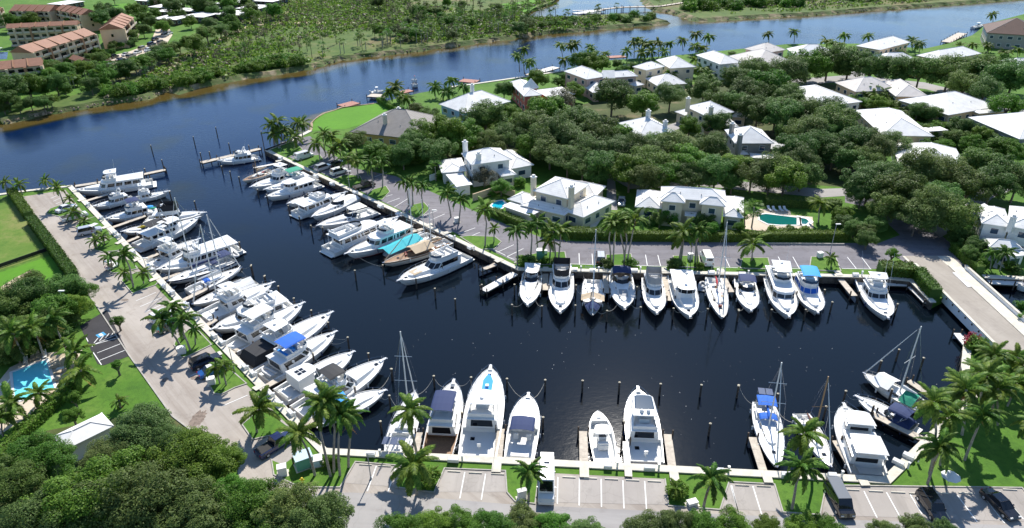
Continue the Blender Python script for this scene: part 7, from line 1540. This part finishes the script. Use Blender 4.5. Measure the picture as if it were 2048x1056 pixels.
# garden shrubs under the trees and along house walls
for i, (x, y, kd) in enumerate([(1015, 445, 'mid'), (1270, 440, 'dark'), (1300, 448, 'mid'), (1345, 448, 'mid'), (1400, 456, 'dark'), (1440, 455, 'bright'), (1470, 452, 'bright'), (1545, 468, 'mid'), (1580, 468, 'dark'), (1610, 470, 'mid'), (900, 372, 'mid'), (912, 382, 'mid'), (880, 358, 'mid'), (925, 372, 'bright'), (1040, 372, 'mid'), (985, 392, 'mid'), (700, 300, 'mid'), (720, 318, 'mid'), (735, 316, 'bright'), (755, 322, 'mid'), (1965, 530, 'mid'), (2030, 545, 'dark'), (2015, 540, 'mid'), (1940, 690, 'red'), (1950, 700, 'mid'), (1965, 712, 'mid'), (2040, 620, 'mid'), (2055, 640, 'mid'), (1045, 530, 'mid'), (1060, 531, 'dark'), (1090, 528, 'mid'), (1110, 530, 'dark'), (1214, 534, 'dark'), (1262, 534, 'mid'), (1350, 536, 'dark'), (1398, 536, 'mid'), (660, 930, 'bright'), (1352, 990, 'mid'), (860, 968, 'mid')]):
    p = at(x, y); r_ = empty('shrub', (p.x, p.y, LZ), i); tag(r_, f'{nth(i)} counted clump of low {"red flowering" if kd == "red" else kd + " green"} shrub in the gardens' if False else ('red flowering shrub by the bridge landing' if kd == 'red' else f'low {kd} green shrub planted beside walls and lawns'), 'shrub', 'low garden shrubs'); k = .8 + (i % 5) * .12
    clone(SHRUB[kd][i % 2], 'foliage', r_, (0, 0, .75 * k), (0, 0, 0), (k, k, k)); clone(TSTEM, 'stem', r_, sc=(.5, .5, .8))
def fill(label, group, n, poly, kinds, k0=.9, k1=1.8):
    def f(p):
        q = at(*p); r_ = empty('shrub', (q.x, q.y, LZ), rnd.uniform(0, 6)); tag(r_, label, 'shrub', group); k = rnd.uniform(k0, k1); clone(SHRUB[rnd.choice(kinds)][rnd.randrange(2)], 'foliage', r_, (0, 0, .7 * k), (0, 0, 0), (k, k, k * .8)); clone(TSTEM, 'stem', r_, sc=(.6, .6, .8))
    scatter(n, poly, f)
fill('dark understory shrub between the right-hand garden roofs', 'garden shrubs right', 60, [(1870, 240), (2050, 285), (2050, 330), (1900, 300), (1720, 210), (1780, 200)], ['dark', 'mid'], 1.0, 2.2)
fill('shrub beneath the palms left of the pale car park', 'shrubs left of the car park', 34, [(0, 640), (120, 625), (185, 610), (150, 650), (90, 690), (0, 740)], ['dark', 'mid'], 1.2, 2.4)
fill('shrub in the planting behind the grey house', 'shrubs by the grey house', 36, [(740, 310), (860, 300), (1000, 250), (1010, 290), (900, 320), (800, 345)], ['mid', 'dark', 'bright'], 1.0, 2.0)

# ---- clipped hedges
def hedge(label, pts, wd=1.3, h_=1.6, m='leaf_hedge', leaf=.16, dens=42):
    line = P(pts); o = Vector((line[0].x, line[0].y, LZ)); rel = [(p.x - o.x, p.y - o.y) for p in line]; root = empty('hedge', o); tag(root, label, 'hedge')
    rng = np.random.default_rng(len(label)); b = MB(); ribbon(b, rel, -wd / 2 + .15, wd / 2 - .15, 0, h_ - .18); b.build('core', 'leaf_dark', root); out = []
    for a, c in zip(rel[:-1], rel[1:]):
        a = np.array(a); c = np.array(c); d = c - a; L = np.linalg.norm(d); d = d / L; nn = np.array([-d[1], d[0]]); n = int(L * (wd + 2 * h_) * dens)
        t = rng.uniform(0, L, n); s_ = rng.uniform(-h_, wd + h_, n); y = np.clip(s_, 0, wd) - wd / 2; z = np.where(s_ < 0, h_ + s_, np.where(s_ > wd, h_ - (s_ - wd), h_)); N = np.stack([np.where(s_ < 0, -nn[0], np.where(s_ > wd, nn[0], 0)), np.where(s_ < 0, -nn[1], np.where(s_ > wd, nn[1], 0)), np.where((s_ >= 0) & (s_ <= wd), 1., .2)], 1)
        j = rng.normal(size=(n, 3)) * .09 + (np.sin(t * 1.7) * .06)[:, None] * N
        C = np.stack([a[0] + d[0] * t + nn[0] * y, a[1] + d[1] * t + nn[1] * y, z], 1) + j; out.append(leaf_quads(C, N + rng.normal(size=(n, 3)) * .45, leaf, rng))
    link(bpy.data.objects.new('foliage', quads_mesh('foliage', np.concatenate(out), m)), root)
hedge('short clipped hedge along the vacant lawn nearest the channel', [(26, 388), (60, 437)], 2.0, 1.8); hedge('long clipped hedge dividing the vacant lawn from the car park', [(66, 446), (110, 505), (150, 560)], 2.0, 1.9)
hedge('dark hedge running diagonally below the turquoise pool', [(150, 778), (100, 822), (40, 880), (-30, 950)], 1.8, 1.5, 'leaf_mid'); hedge('clipped hedge between cream house and dark car park', [(985, 430), (1028, 449), (1045, 456)], 1.6, 1.9, 'leaf_mid'); hedge('bright topped hedge below the cream house front', [(1085, 466), (1150, 474), (1228, 476)], 2.6, 1.9)
hedge('long clipped hedge along the top of the dark car park', [(1232, 479), (1450, 481), (1692, 479)], 1.7, 1.9); hedge('tall boxed hedge above the landing by the bridge', [(1757, 547), (1826, 551)], 3.2, 2.2); hedge('hedge stepping down along the bridge parapet', [(1831, 553), (1850, 577), (1868, 598)], 2.2, 2.2); hedge('hedge right of the road before the bridge', [(1906, 500), (1930, 522), (1958, 548)], 1.8, 1.8, 'leaf_mid')
hedge('clipped garden hedge between two white roofs on the right', [(1862, 252), (1925, 268)], 2.0, 2.0, 'leaf_bright'); hedge('low hedge round the patio pool garden', [(1557, 468), (1592, 470)], 1.8, 1.2, 'leaf_mid'); hedge('hedge behind the deck chairs of the patio pool', [(1530, 410), (1680, 418)], 2.2, 2.0, 'leaf_dark'); hedge('hedge beside the bright channel lawn', [(758, 203), (775, 214), (800, 226)], 1.6, 1.6, 'leaf_mid')

# alike plants: tell each one by its place in its row, counted from the left
def rank():
    g = {}
    for o in COL.objects:
        if o.parent is None and 'label' in o and o.get('kind') is None: g.setdefault(o['label'], []).append(o)
    for lab, os_ in g.items():
        if 1 < len(os_) < 100:
            for i, o in enumerate(sorted(os_, key=lambda q: proj(q.location)[0])): o['label'] = nth(i) + ' from the left: ' + lab
rank()

# ================================================================ VEHICLES AND SMALL THINGS
for nm_, c in (('car_black', (.012, .012, .015)), ('car_white', (.75, .75, .74)), ('car_silver', (.42, .44, .46)), ('car_navy', (.015, .025, .09)), ('car_grey', (.16, .17, .18)), ('car_red', (.25, .02, .02)), ('car_green', (.02, .10, .07)), ('car_blue', (.02, .09, .30)), ('car_tan', (.40, .34, .26))): mat(nm_, c, .22, coat=.8)
mat('lamp_glass', (.7, .7, .68), .1); mat('tail_red', (.35, .01, .01), .2)
WHEEL = MB(); WHEEL.loft([[(r_ * math.cos(t), y, r_ * math.sin(t)) for t in [2 * math.pi * k / 12 for k in range(12)]] for r_, y in ((.27, -.11), (.33, -.08), (.33, .08), (.27, .11))]); TYRE = WHEEL.mesh('tyre', 'rubber')
RIMM = MB().loft([[(r_ * math.cos(t), y, r_ * math.sin(t)) for t in [2 * math.pi * k / 10 for k in range(10)]] for r_, y in ((.19, -.125), (.20, .125))]).mesh('rim', 'alu')
PROF = {  # length, width, list of body profile (x, z) top line, cabin (x0, x1, roof x0, roof x1, z0, z1)
    'sedan': (4.7, 1.82, [(0, .45), (.05, .85), (.9, .95), (3.3, .92), (4.5, .72), (4.7, .45)], (.75, 3.55, 1.45, 2.75, .90, 1.42)),
    'suv': (4.8, 1.95, [(0, .45), (.04, 1.05), (.3, 1.08), (3.4, 1.05), (4.65, .92), (4.8, .5)], (.10, 3.55, .35, 2.95, 1.02, 1.75)),
    'van': (5.3, 2.0, [(0, .45), (.03, 1.15), (4.2, 1.12), (5.1, .95), (5.3, .5)], (.05, 4.45, .12, 3.75, 1.1, 2.0)),
    'rv': (6.6, 2.15, [(0, .5), (.03, 1.3), (5.3, 1.25), (6.3, 1.0), (6.6, .55)], (.03, 5.6, .08, 4.9, 1.25, 2.75)),
    'pickup': (5.6, 2.0, [(0, .55), (.03, 1.0), (2.3, 1.0), (4.3, 1.0), (5.45, .92), (5.6, .55)], (2.2, 4.35, 2.5, 3.75, .98, 1.78)),
    'cart': (2.6, 1.25, [(0, .35), (.05, .6), (1.6, .55), (2.5, .7), (2.6, .4)], None)}
def car(kind, paint, label, rear, front, name=None, roofm=None, cat=None):
    a, b = at(*rear, LZ + .7), at(*front, LZ + .7); d = b - a; d.z = 0; L, W, prof, cab = PROF[kind]; c = (a + b) / 2; d.normalize()
    root = empty(name or {'sedan': 'parked_car', 'suv': 'parked_suv', 'van': 'parked_van', 'rv': 'camper_van', 'pickup': 'pickup_truck', 'cart': 'golf_cart'}[kind], (c.x, c.y, LZ + .03), math.atan2(d.y, d.x)); tag(root, label, cat or {'sedan': 'car', 'suv': 'car', 'van': 'van', 'rv': 'van', 'pickup': 'truck', 'cart': 'golf cart'}[kind])
    X = lambda x: x - L / 2; rings = []
    for x, z in prof:
        e = .06 if 0 < x < L else .16; rings.append([(X(x), -W / 2 + e, .28), (X(x), -W / 2 + (e - .03), .55), (X(x), -W / 2 + e + .02, z - .06), (X(x), -W / 2 + e + .14, z), (X(x), W / 2 - e - .14, z), (X(x), W / 2 - e - .02, z - .06), (X(x), W / 2 - e + .03, .55), (X(x), W / 2 - e, .28)])
    body = MB().loft(rings).build('body', paint, root)
    if cab:
        x0, x1, r0, r1, z0, z1 = cab; wb, wt = W / 2 - .12, W / 2 - .26 if kind not in ('van', 'rv') else W / 2 - .2
        Bt = [(X(x0), -wb, z0), (X(x1), -wb, z0), (X(x1), wb, z0), (X(x0), wb, z0)]; Tp = [(X(r0), -wt, z1), (X(r1), -wt, z1), (X(r1), wt, z1), (X(r0), wt, z1)]
        cb = MB().loft([Bt, Tp], caps=(False, False)).build('cabin', paint if kind in ('van', 'rv') else 'glass', root)
        MB().loft([[(p[0], p[1] * 1.01, z1 - .01) for p in Tp], [(p[0] * .98, p[1] * .94, z1 + .06) for p in Tp]]).build('roof', roofm or paint, cb)
        def pn(nm, i, j, u0, u1, v0, v1):
            g = lambda u, v: Vector([(Bt[i][k] + (Bt[j][k] - Bt[i][k]) * u) * (1 - v) + (Tp[i][k] + (Tp[j][k] - Tp[i][k]) * u) * v for k in range(3)]); q = [g(u0, v0), g(u1, v0), g(u1, v1), g(u0, v1)]; nn = (q[1] - q[0]).cross(q[3] - q[0]).normalized() * .015; MB().add([p + nn for p in q], [(0, 1, 2, 3)]).build(nm, 'glass', cb)
        if kind in ('van', 'rv'):
            pn('windshield', 1, 2, .06, .94, .12, .92)
            for s_ in ((.55, .70), (.74, .95)): pn('side_window', 0, 1, *s_, .3, .85); pn('side_window', 2, 3, 1 - s_[1], 1 - s_[0], .3, .85)
            pn('rear_window', 3, 0, .15, .85, .35, .85)
        else:
            for i, (p, q) in enumerate(zip(Bt, Tp)): MB().tube([p, q], .045, 4).build('pillar', paint, cb)
    if kind == 'pickup': MB().box((X(1.15), 0, 1.012), (2.0, 1.6, .03)).build('bed', 'rubber', root); MB().box((X(.08), 0, 1.03), (.08, 1.8, .1)).build('tailgate', paint, root)
    if kind == 'rv': MB().box((X(1.6), 0, 2.9), (.9, .7, .2)).build('roof_unit', 'car_grey', root)
    if kind == 'cart': MB().box((X(1.1), 0, 1.85), (1.7, 1.15, .07)).build('canopy', roofm or 'car_white', root); [MB().tube([(X(x), y, .5), (X(x), y, 1.82)], .025, 4).build('post', 'steel', root) for x in (.35, 1.9) for y in (-.5, .5)]; MB().box((X(.9), 0, .75), (.5, 1.1, .3)).box((X(.65), 0, 1.0), (.12, 1.1, .4)).build('seat', 'canvas_tan', root)
    k = .62 if kind == 'cart' else 1.0
    for x in ((.18 if kind != 'cart' else .16) * L, (.81 if kind != 'cart' else .84) * L):
        for y in (-1, 1): w_ = clone(TYRE, 'wheel', root, (X(x), y * (W / 2 - .1), .33 * k), (0, 0, 0), (k, 1, k)); clone(RIMM, 'rim', w_)
    for y in (-1, 1): MB().box((L / 2 - .10, y * (W / 2 - .34), .66), (.12, .34, .16)).build('headlight', 'lamp_glass', root); MB().box((-L / 2 + .05, y * (W / 2 - .30), .78), (.12, .22, .24)).build('tail_light', 'tail_red', root); MB().box((L * .17, y * (W / 2 + .04), 1.0), (.14, .18, .12)).build('mirror', paint, root) if kind != 'cart' else None
    return root
car('rv', 'car_white', 'long white camper van parked beside the near quay', (1094, 925), (1092, 1008))
car('van', 'car_black', 'black van with grey roof beside the palm at the lower right', (1664, 972), (1694, 1028), roofm='car_grey'); car('suv', 'car_black', 'dark car in palm shade at the lower right', (1848, 986), (1884, 1040)); car('sedan', 'car_black', 'black sedan nearest the lower right corner', (1977, 984), (2026, 1030))
car('pickup', 'car_navy', 'dark pickup with navy cab near the corner palms', (526, 902), (575, 872)); car('suv', 'car_black', 'black wagon in the pale west car park', (388, 731), (433, 713)); car('sedan', 'car_blue', 'small blue car next to the black wagon', (407, 746), (446, 731), roofm='car_white')
car('suv', 'car_white', 'white car half hidden by tall palms in the west car park', (308, 639), (346, 622)); car('sedan', 'car_green', 'dark green car under the west car park palms', (322, 658), (356, 642)); car('suv', 'car_silver', 'silver wagon with roof rails by the upper west islands', (160, 465), (198, 457)); car('pickup', 'car_white', 'white pickup behind a small palm in the west car park', (130, 437), (166, 427)); car('sedan', 'car_white', 'white car farthest up the west car park', (122, 419), (142, 412)); car('cart', 'car_white', 'white golf cart below the west car park palms', (218, 533), (229, 528)); car('cart', 'car_white', 'white golf cart by the upper small palms', (186, 461), (196, 456), roofm='canvas_white')
car('van', 'car_white', 'white van under the palms at the top of the dark car park', (594, 316), (622, 308)); car('suv', 'car_silver', 'grey car just below the white van', (636, 338), (656, 331)); car('suv', 'car_white', 'white wagon in the dark car park below the palms', (663, 347), (693, 338)); car('sedan', 'car_black', 'dark car behind the white wagon', (664, 330), (684, 323)); car('pickup', 'car_black', 'dark pickup carrying white gear above the diagonal quay', (713, 375), (744, 366)); car('suv', 'car_black', 'black off-roader nose up beside the bow-out row', (1202, 526), (1201, 503), roofm='car_silver'); car('van', 'car_white', 'small white camper above the shaded pilothouse yacht', (1418, 527), (1409, 506), roofm='gelcoat_cream')
car('sedan', 'car_silver', 'silver car on the shaded drive between two cream houses', (1244, 393), (1243, 410)); car('suv', 'car_red', 'dark red car on the lane behind the tan roof', (1818, 150), (1830, 152)); car('suv', 'car_white', 'white car parked behind the tan roofed house', (1755, 148), (1764, 152))
sheet('apartment_lot', P([(190, 128), (215, 112), (250, 106), (300, 88), (312, 58), (338, 55), (345, 70), (330, 92), (285, 108), (230, 128), (205, 132)]), LZ + .03, 'paving'); sheet('apartment_lawn', P([(-300, 150), (0, 232), (60, 218), (180, 180), (230, 140), (320, 100), (420, 52), (560, 10), (560, -20), (-300, -20)]), LZ + .012, 'grass')
sheet('sand_track', P([(330, 138), (390, 100), (440, 74), (500, 45), (520, 46), (700, 42), (700, 45), (520, 50), (505, 51), (450, 80), (400, 106), (345, 142)]), LZ + .02, 'sand'); sheet('sand_track', P([(505, 46), (560, 30), (610, 2), (625, -20), (632, -20), (616, 3), (566, 33), (512, 48)]), LZ + .022, 'sand')
sheet('far_lawn', P([(190, 12), (260, 6), (275, 16), (215, 20)]), LZ + .03, 'grass_bright'); sheet('marsh', P([(1000, 8), (1040, 4), (1100, -8), (1060, 22), (1046, 30), (1020, 30)]), LZ + .03, 'grass_bright')
sheet('canal_water', P([(-60, 122), (14, 118), (16, 104), (-60, 106)]), LZ + .04, 'water')
rnd = random.Random(3); lotp = [(196, 127), (212, 119), (228, 113), (240, 118), (252, 108), (262, 112), (275, 104), (285, 96), (296, 99), (303, 88), (310, 78), (322, 84), (330, 70), (328, 60), (338, 66), (220, 125), (208, 126), (246, 122)]
for i, p in enumerate(sorted(lotp)): car('sedan' if i % 2 else 'suv', rnd.choice(['car_white', 'car_silver', 'car_black', 'car_navy', 'car_tan', 'car_white']), f'{nth(i)} from the left of the cars at the apartments', (p[0] - 3, p[1] + 1), (p[0] + 3, p[1] - 1))
# ---- small craft on the far water
def skiff(label, a, b, beam=2.0, **k): return centre_console(label, a, b, beam=beam, engines=1, cat='boat', **k)
skiff('small white boat on the lift beside the bright lawn', (742, 184), (768, 180), 2.4); skiff('white boat at the dock below the brown roof', (1946, 54), (1968, 48), 2.6); skiff('white boat on the canal right of the bridge', (2060, 572), (2036, 566), 2.4); skiff('white boat in the canal left of the apartments', (-16, 103), (22, 101), 3.0); skiff('white boat at the top left canal', (100, 11), (130, 9), 3.0); skiff('tiny white tender on the open channel', (826, 170), (836, 167), 1.6, top=None); skiff('tiny red-topped craft on the open channel', (826, 161), (834, 158), 1.4, top='canvas_red'); skiff('small dark skiff beside the T dock', (555, 300), (566, 295), 1.7, top=None)
# ---- wheel stops
WS_ = MB().loft([[(x, -.09, 0), (x, .09, 0), (x, .06, .13), (x, -.06, .13)] for x in (-.85, .85)]).mesh('wheel_stop', 'concrete')
stops = [b4(*p) for p in [(127, 718), (270, 725), (410, 731), (552, 738), (697, 745), (1283, 772), (1427, 777)]] + [b3(*p) for p in [(88, 702), (195, 710), (585, 740), (705, 748), (830, 755)]] + [b5(*p) for p in [(87, 840), (197, 845), (645, 863), (765, 870), (878, 876), (970, 882), (1100, 880), (1220, 880), (1445, 862)]]
for i, p in enumerate(sorted(stops)): o = clone(WS_, 'wheel_stop', None, at(*p, LZ + .03), (0, 0, R(-5))); tag(o, f'{nth(i)} from the left of the near wheel stops', 'wheel stop', 'wheel stops')
# ---- utility boxes, signs, bollards
def ubox(label, p, d, m, lid=None, name='utility_box', rz=0.3, cat='utility box'):
    q = at(*p); r_ = empty(name, (q.x, q.y, LZ + .03), rz); tag(r_, label, cat); MB().box((0, 0, d[2] / 2), d).build('cabinet', m, r_); MB().box((0, 0, d[2] + .04), (d[0] + .12, d[1] + .12, .08)).build('lid', lid or m, r_); MB().box((0, -d[1] / 2 - .012, d[2] * .5), (d[0] * .7, .02, d[2] * .7)).build('door', m, r_); MB().box((0, 0, -.02), (d[0] + .4, d[1] + .4, .1)).build('pad', 'concrete', r_)
ubox('tall green kiosk with white roof above the bow-out boats', (1081, 518), (1.6, 1.2, 2.1), 'box_green', 'trim', 'kiosk', 0); ubox('white cabinet in the tall palm island of the west car park', (365, 707), (1.2, .9, 1.2), 'trim'); ubox('white cabinet in the small palm island near the black wagon', (424, 768), (1.1, .9, 1.1), 'trim'); ubox('white sign cabinet by the near camper van', (1044, 996), (1.1, .5, 1.3), 'trim'); ubox('low white cabinet beside the near drooping palm', (1384, 1009), (1.2, .7, .5), 'trim'); ubox('pale teal cabinet on the corner lawn', (634, 928), (1.5, 1.2, 1.0), 'shutter', 'trim'); ubox('white box at the kerb of the corner lawn', (566, 948), (1.1, .9, 1.3), 'trim'); ubox('green screened enclosure under the corner coconut palm', (609, 930), (2.2, 1.8, 1.7), 'box_green', 'shutter', 'enclosure', .5); ubox('white cabinet in the island with two small palms', (226, 534), (.9, .7, 1.0), 'trim'); ubox('white cabinet in the patio-side island', (1639, 515), (1.0, .8, 1.1), 'trim'); ubox('white cabinet beside the palms above the pilothouse yacht', (1380, 519), (.9, .7, 1.3), 'trim'); ubox('white cabinet in the left grass island of the dark car park', (914, 444), (1.0, .8, 1.0), 'trim'); ubox('white cabinet right of the green kiosk', (1090, 508), (.8, .6, .8), 'trim')
q = at(605, 965); r_ = empty('fire_hydrant', (q.x, q.y, LZ)); tag(r_, 'small yellow hydrant at the corner lawn edge', 'hydrant'); MB().cyl((0, 0, 0), .16, .7, 8).ball((0, 0, .7), .17, .17, .15, 8, 3, 0).build('barrel', 'yellow_plastic', r_); MB().tube([(-.3, 0, .5), (.3, 0, .5)], .08, 6).build('outlet', 'yellow_plastic', r_)
for i, p in enumerate([(587, 928), (596, 922)]): q = at(*p); o = MB().cyl((0, 0, 0), .12, 1.1, 8).ball((0, 0, 1.1), .12, .12, .08, 8, 3, 0).build('bollard', 'black_metal', loc=(q.x, q.y, LZ)); tag(o, ['left dark bollard beside the green enclosure', 'right dark bollard beside the green enclosure'][i], 'bollard', 'bollards')
def lamp(label, base, h_=5.0, m='grey_metal'):
    q = at(*base); r_ = empty('lamp_post', (q.x, q.y, LZ)); tag(r_, label, 'lamp post', 'lamp posts'); MB().cyl((0, 0, 0), .16, .35, 8).tube([(0, 0, .3), (0, 0, h_)], .08, 7, .055).build('pole', m, r_); MB().box((.35, 0, h_ + .02), (1.0, .3, .14)).build('lamp_head', 'trim', r_)
for lb, b_, h_ in [('lamp post in the dark car park by the hedge end', (1660, 506), 6.5), ('lamp post at the edge of the left tree group', (140, 640), 6.0), ('lamp post between the two parking bays near the quay', (742, 958), 4.5), ('lamp post above the two tallest bow-out boats', (1380, 524), 5.5), ('lamp post beside the boat trailer pickup', (700, 380), 5.0), ('lamp post at the quay behind the turquoise sailboat', (868, 462), 5.0), ('lamp post on the west quay grass strip', (300, 562), 5.0), ('lamp post near the lower west quay palms', (470, 745), 5.0)]: lamp(lb, b_, h_)
# ---- poolside furniture
def lounger(label, p, rz, m='trim'):
    q = at(*p, LZ + .1); r_ = empty('sun_lounger', (q.x, q.y, LZ + .04), rz); tag(r_, label, 'sun lounger', 'sun loungers'); MB().box((.2, 0, .32), (1.3, .62, .07)).build('seat', m, r_); MB().add([(-.45, -.31, .34), (-.45, .31, .34), (-.95, .31, .82), (-.95, -.31, .82), (-.45, -.31, .28), (-.45, .31, .28), (-.99, .31, .78), (-.99, -.31, .78)], [(0, 1, 2, 3), (7, 6, 5, 4), (0, 3, 7, 4), (1, 5, 6, 2), (2, 6, 7, 3)]).build('backrest', m, r_)
    for x in (-.4, .75):
        for y in (-.27, .27): MB().box((x, y, .15), (.05, .05, .3)).build('leg', m, r_)
for i, p in enumerate([(1539, 420), (1549, 421), (1562, 421), (1571, 421)]): lounger(f'{nth(i)} from the left of the white loungers at the patio pool', p, R(-80))
for i, p in enumerate([(52, 722), (66, 717), (76, 713), (90, 712), (112, 735), (120, 745), (126, 738), (118, 760), (104, 786), (8, 770)]): lounger(f'{nth(i)} counted round the turquoise pool of the loungers' if False else ['lounger at the top left of the turquoise pool', 'second lounger along the top of the turquoise pool', 'third lounger along the top of the turquoise pool', 'lounger at the top right corner of the turquoise pool', 'upper lounger right of the turquoise pool', 'middle lounger right of the turquoise pool', 'outer lounger right of the turquoise pool', 'lower lounger right of the turquoise pool', 'lounger at the lower right corner of the turquoise pool', 'lounger left of the turquoise pool'][i], p, R(-60 if i < 4 else 200), 'canvas_tan' if i % 3 else 'trim')
def parasol(label, p, m, R_=1.5, h_=2.4):
    q = at(*p, LZ); r_ = empty('parasol', (q.x, q.y, LZ + .03)); tag(r_, label, 'parasol'); MB().tube([(0, 0, 0), (0, 0, h_)], .03, 6).build('pole', 'steel', r_); n = 8; MB().add([(R_ * math.cos(6.283 * k / n), R_ * math.sin(6.283 * k / n), h_ - .45) for k in range(n)] + [(0, 0, h_ + .05)], [(k, (k + 1) % n, n) for k in range(n)]).build('canopy', m, r_)
parasol('white octagonal parasol on the grass by the lower right cars', (1893, 976), 'canvas_white', 1.15); parasol('small teal parasol behind the turquoise pool', (60, 706), 'canvas_teal', 1.0, 2.2); parasol('pale parasol right of the turquoise pool', (124, 730), 'canvas_tan', 1.2)
# fence of the car park garden and the vacant lot
def fence(label, pts, h_=1.2, m='black_metal', step=2.4):
    line = P(pts); o = Vector((line[0].x, line[0].y, LZ)); r_ = empty('fence', o); tag(r_, label, 'fence'); rel = [p - o for p in line]
    b = MB(); ribbon(b, rel, -.03, .03, .1, h_); b.build('mesh_panel', m, r_); b = MB(); ribbon(b, rel, -.05, .05, h_ + .002, h_ + .08); b.build('top_rail', m, r_)
    for a, c in zip(rel[:-1], rel[1:]):
        k = max(1, int((c - a).length / step))
        for i in range(k + 1): q = a.lerp(c, i / k); MB().box((q.x, q.y, h_ / 2), (.1, .1, h_ + .2)).build('post', m, r_)
fence('dark low fence across the vacant lawn', [(-60, 562), (0, 536), (98, 502)], .8); 
# small white flecks scattered flat over the basin water: nobody could count them
def flecks():
    rg = random.Random(12); b = MB(); poly = [(700, 640), (1000, 620), (1700, 660), (1880, 700), (1900, 780), (1740, 930), (1450, 930), (860, 900), (790, 820)]
    k = 0
    while k < 150:
        p = (rg.uniform(700, 1900), rg.uniform(600, 940))
        if not inpoly(p, poly): continue
        q = at(*p, .012); r_ = rg.uniform(.02, .07); a = rg.uniform(0, 3); b.add([(q.x + r_ * math.cos(a + t), q.y + r_ * .7 * math.sin(a + t), .012) for t in (0, 1.57, 3.14, 4.71)], [(0, 1, 2, 3)]); k += 1
    o = b.build('pale_flecks', 'canvas_white'); tag(o, 'pale flecks scattered over the basin water', 'leaves', kind='stuff')
flecks()
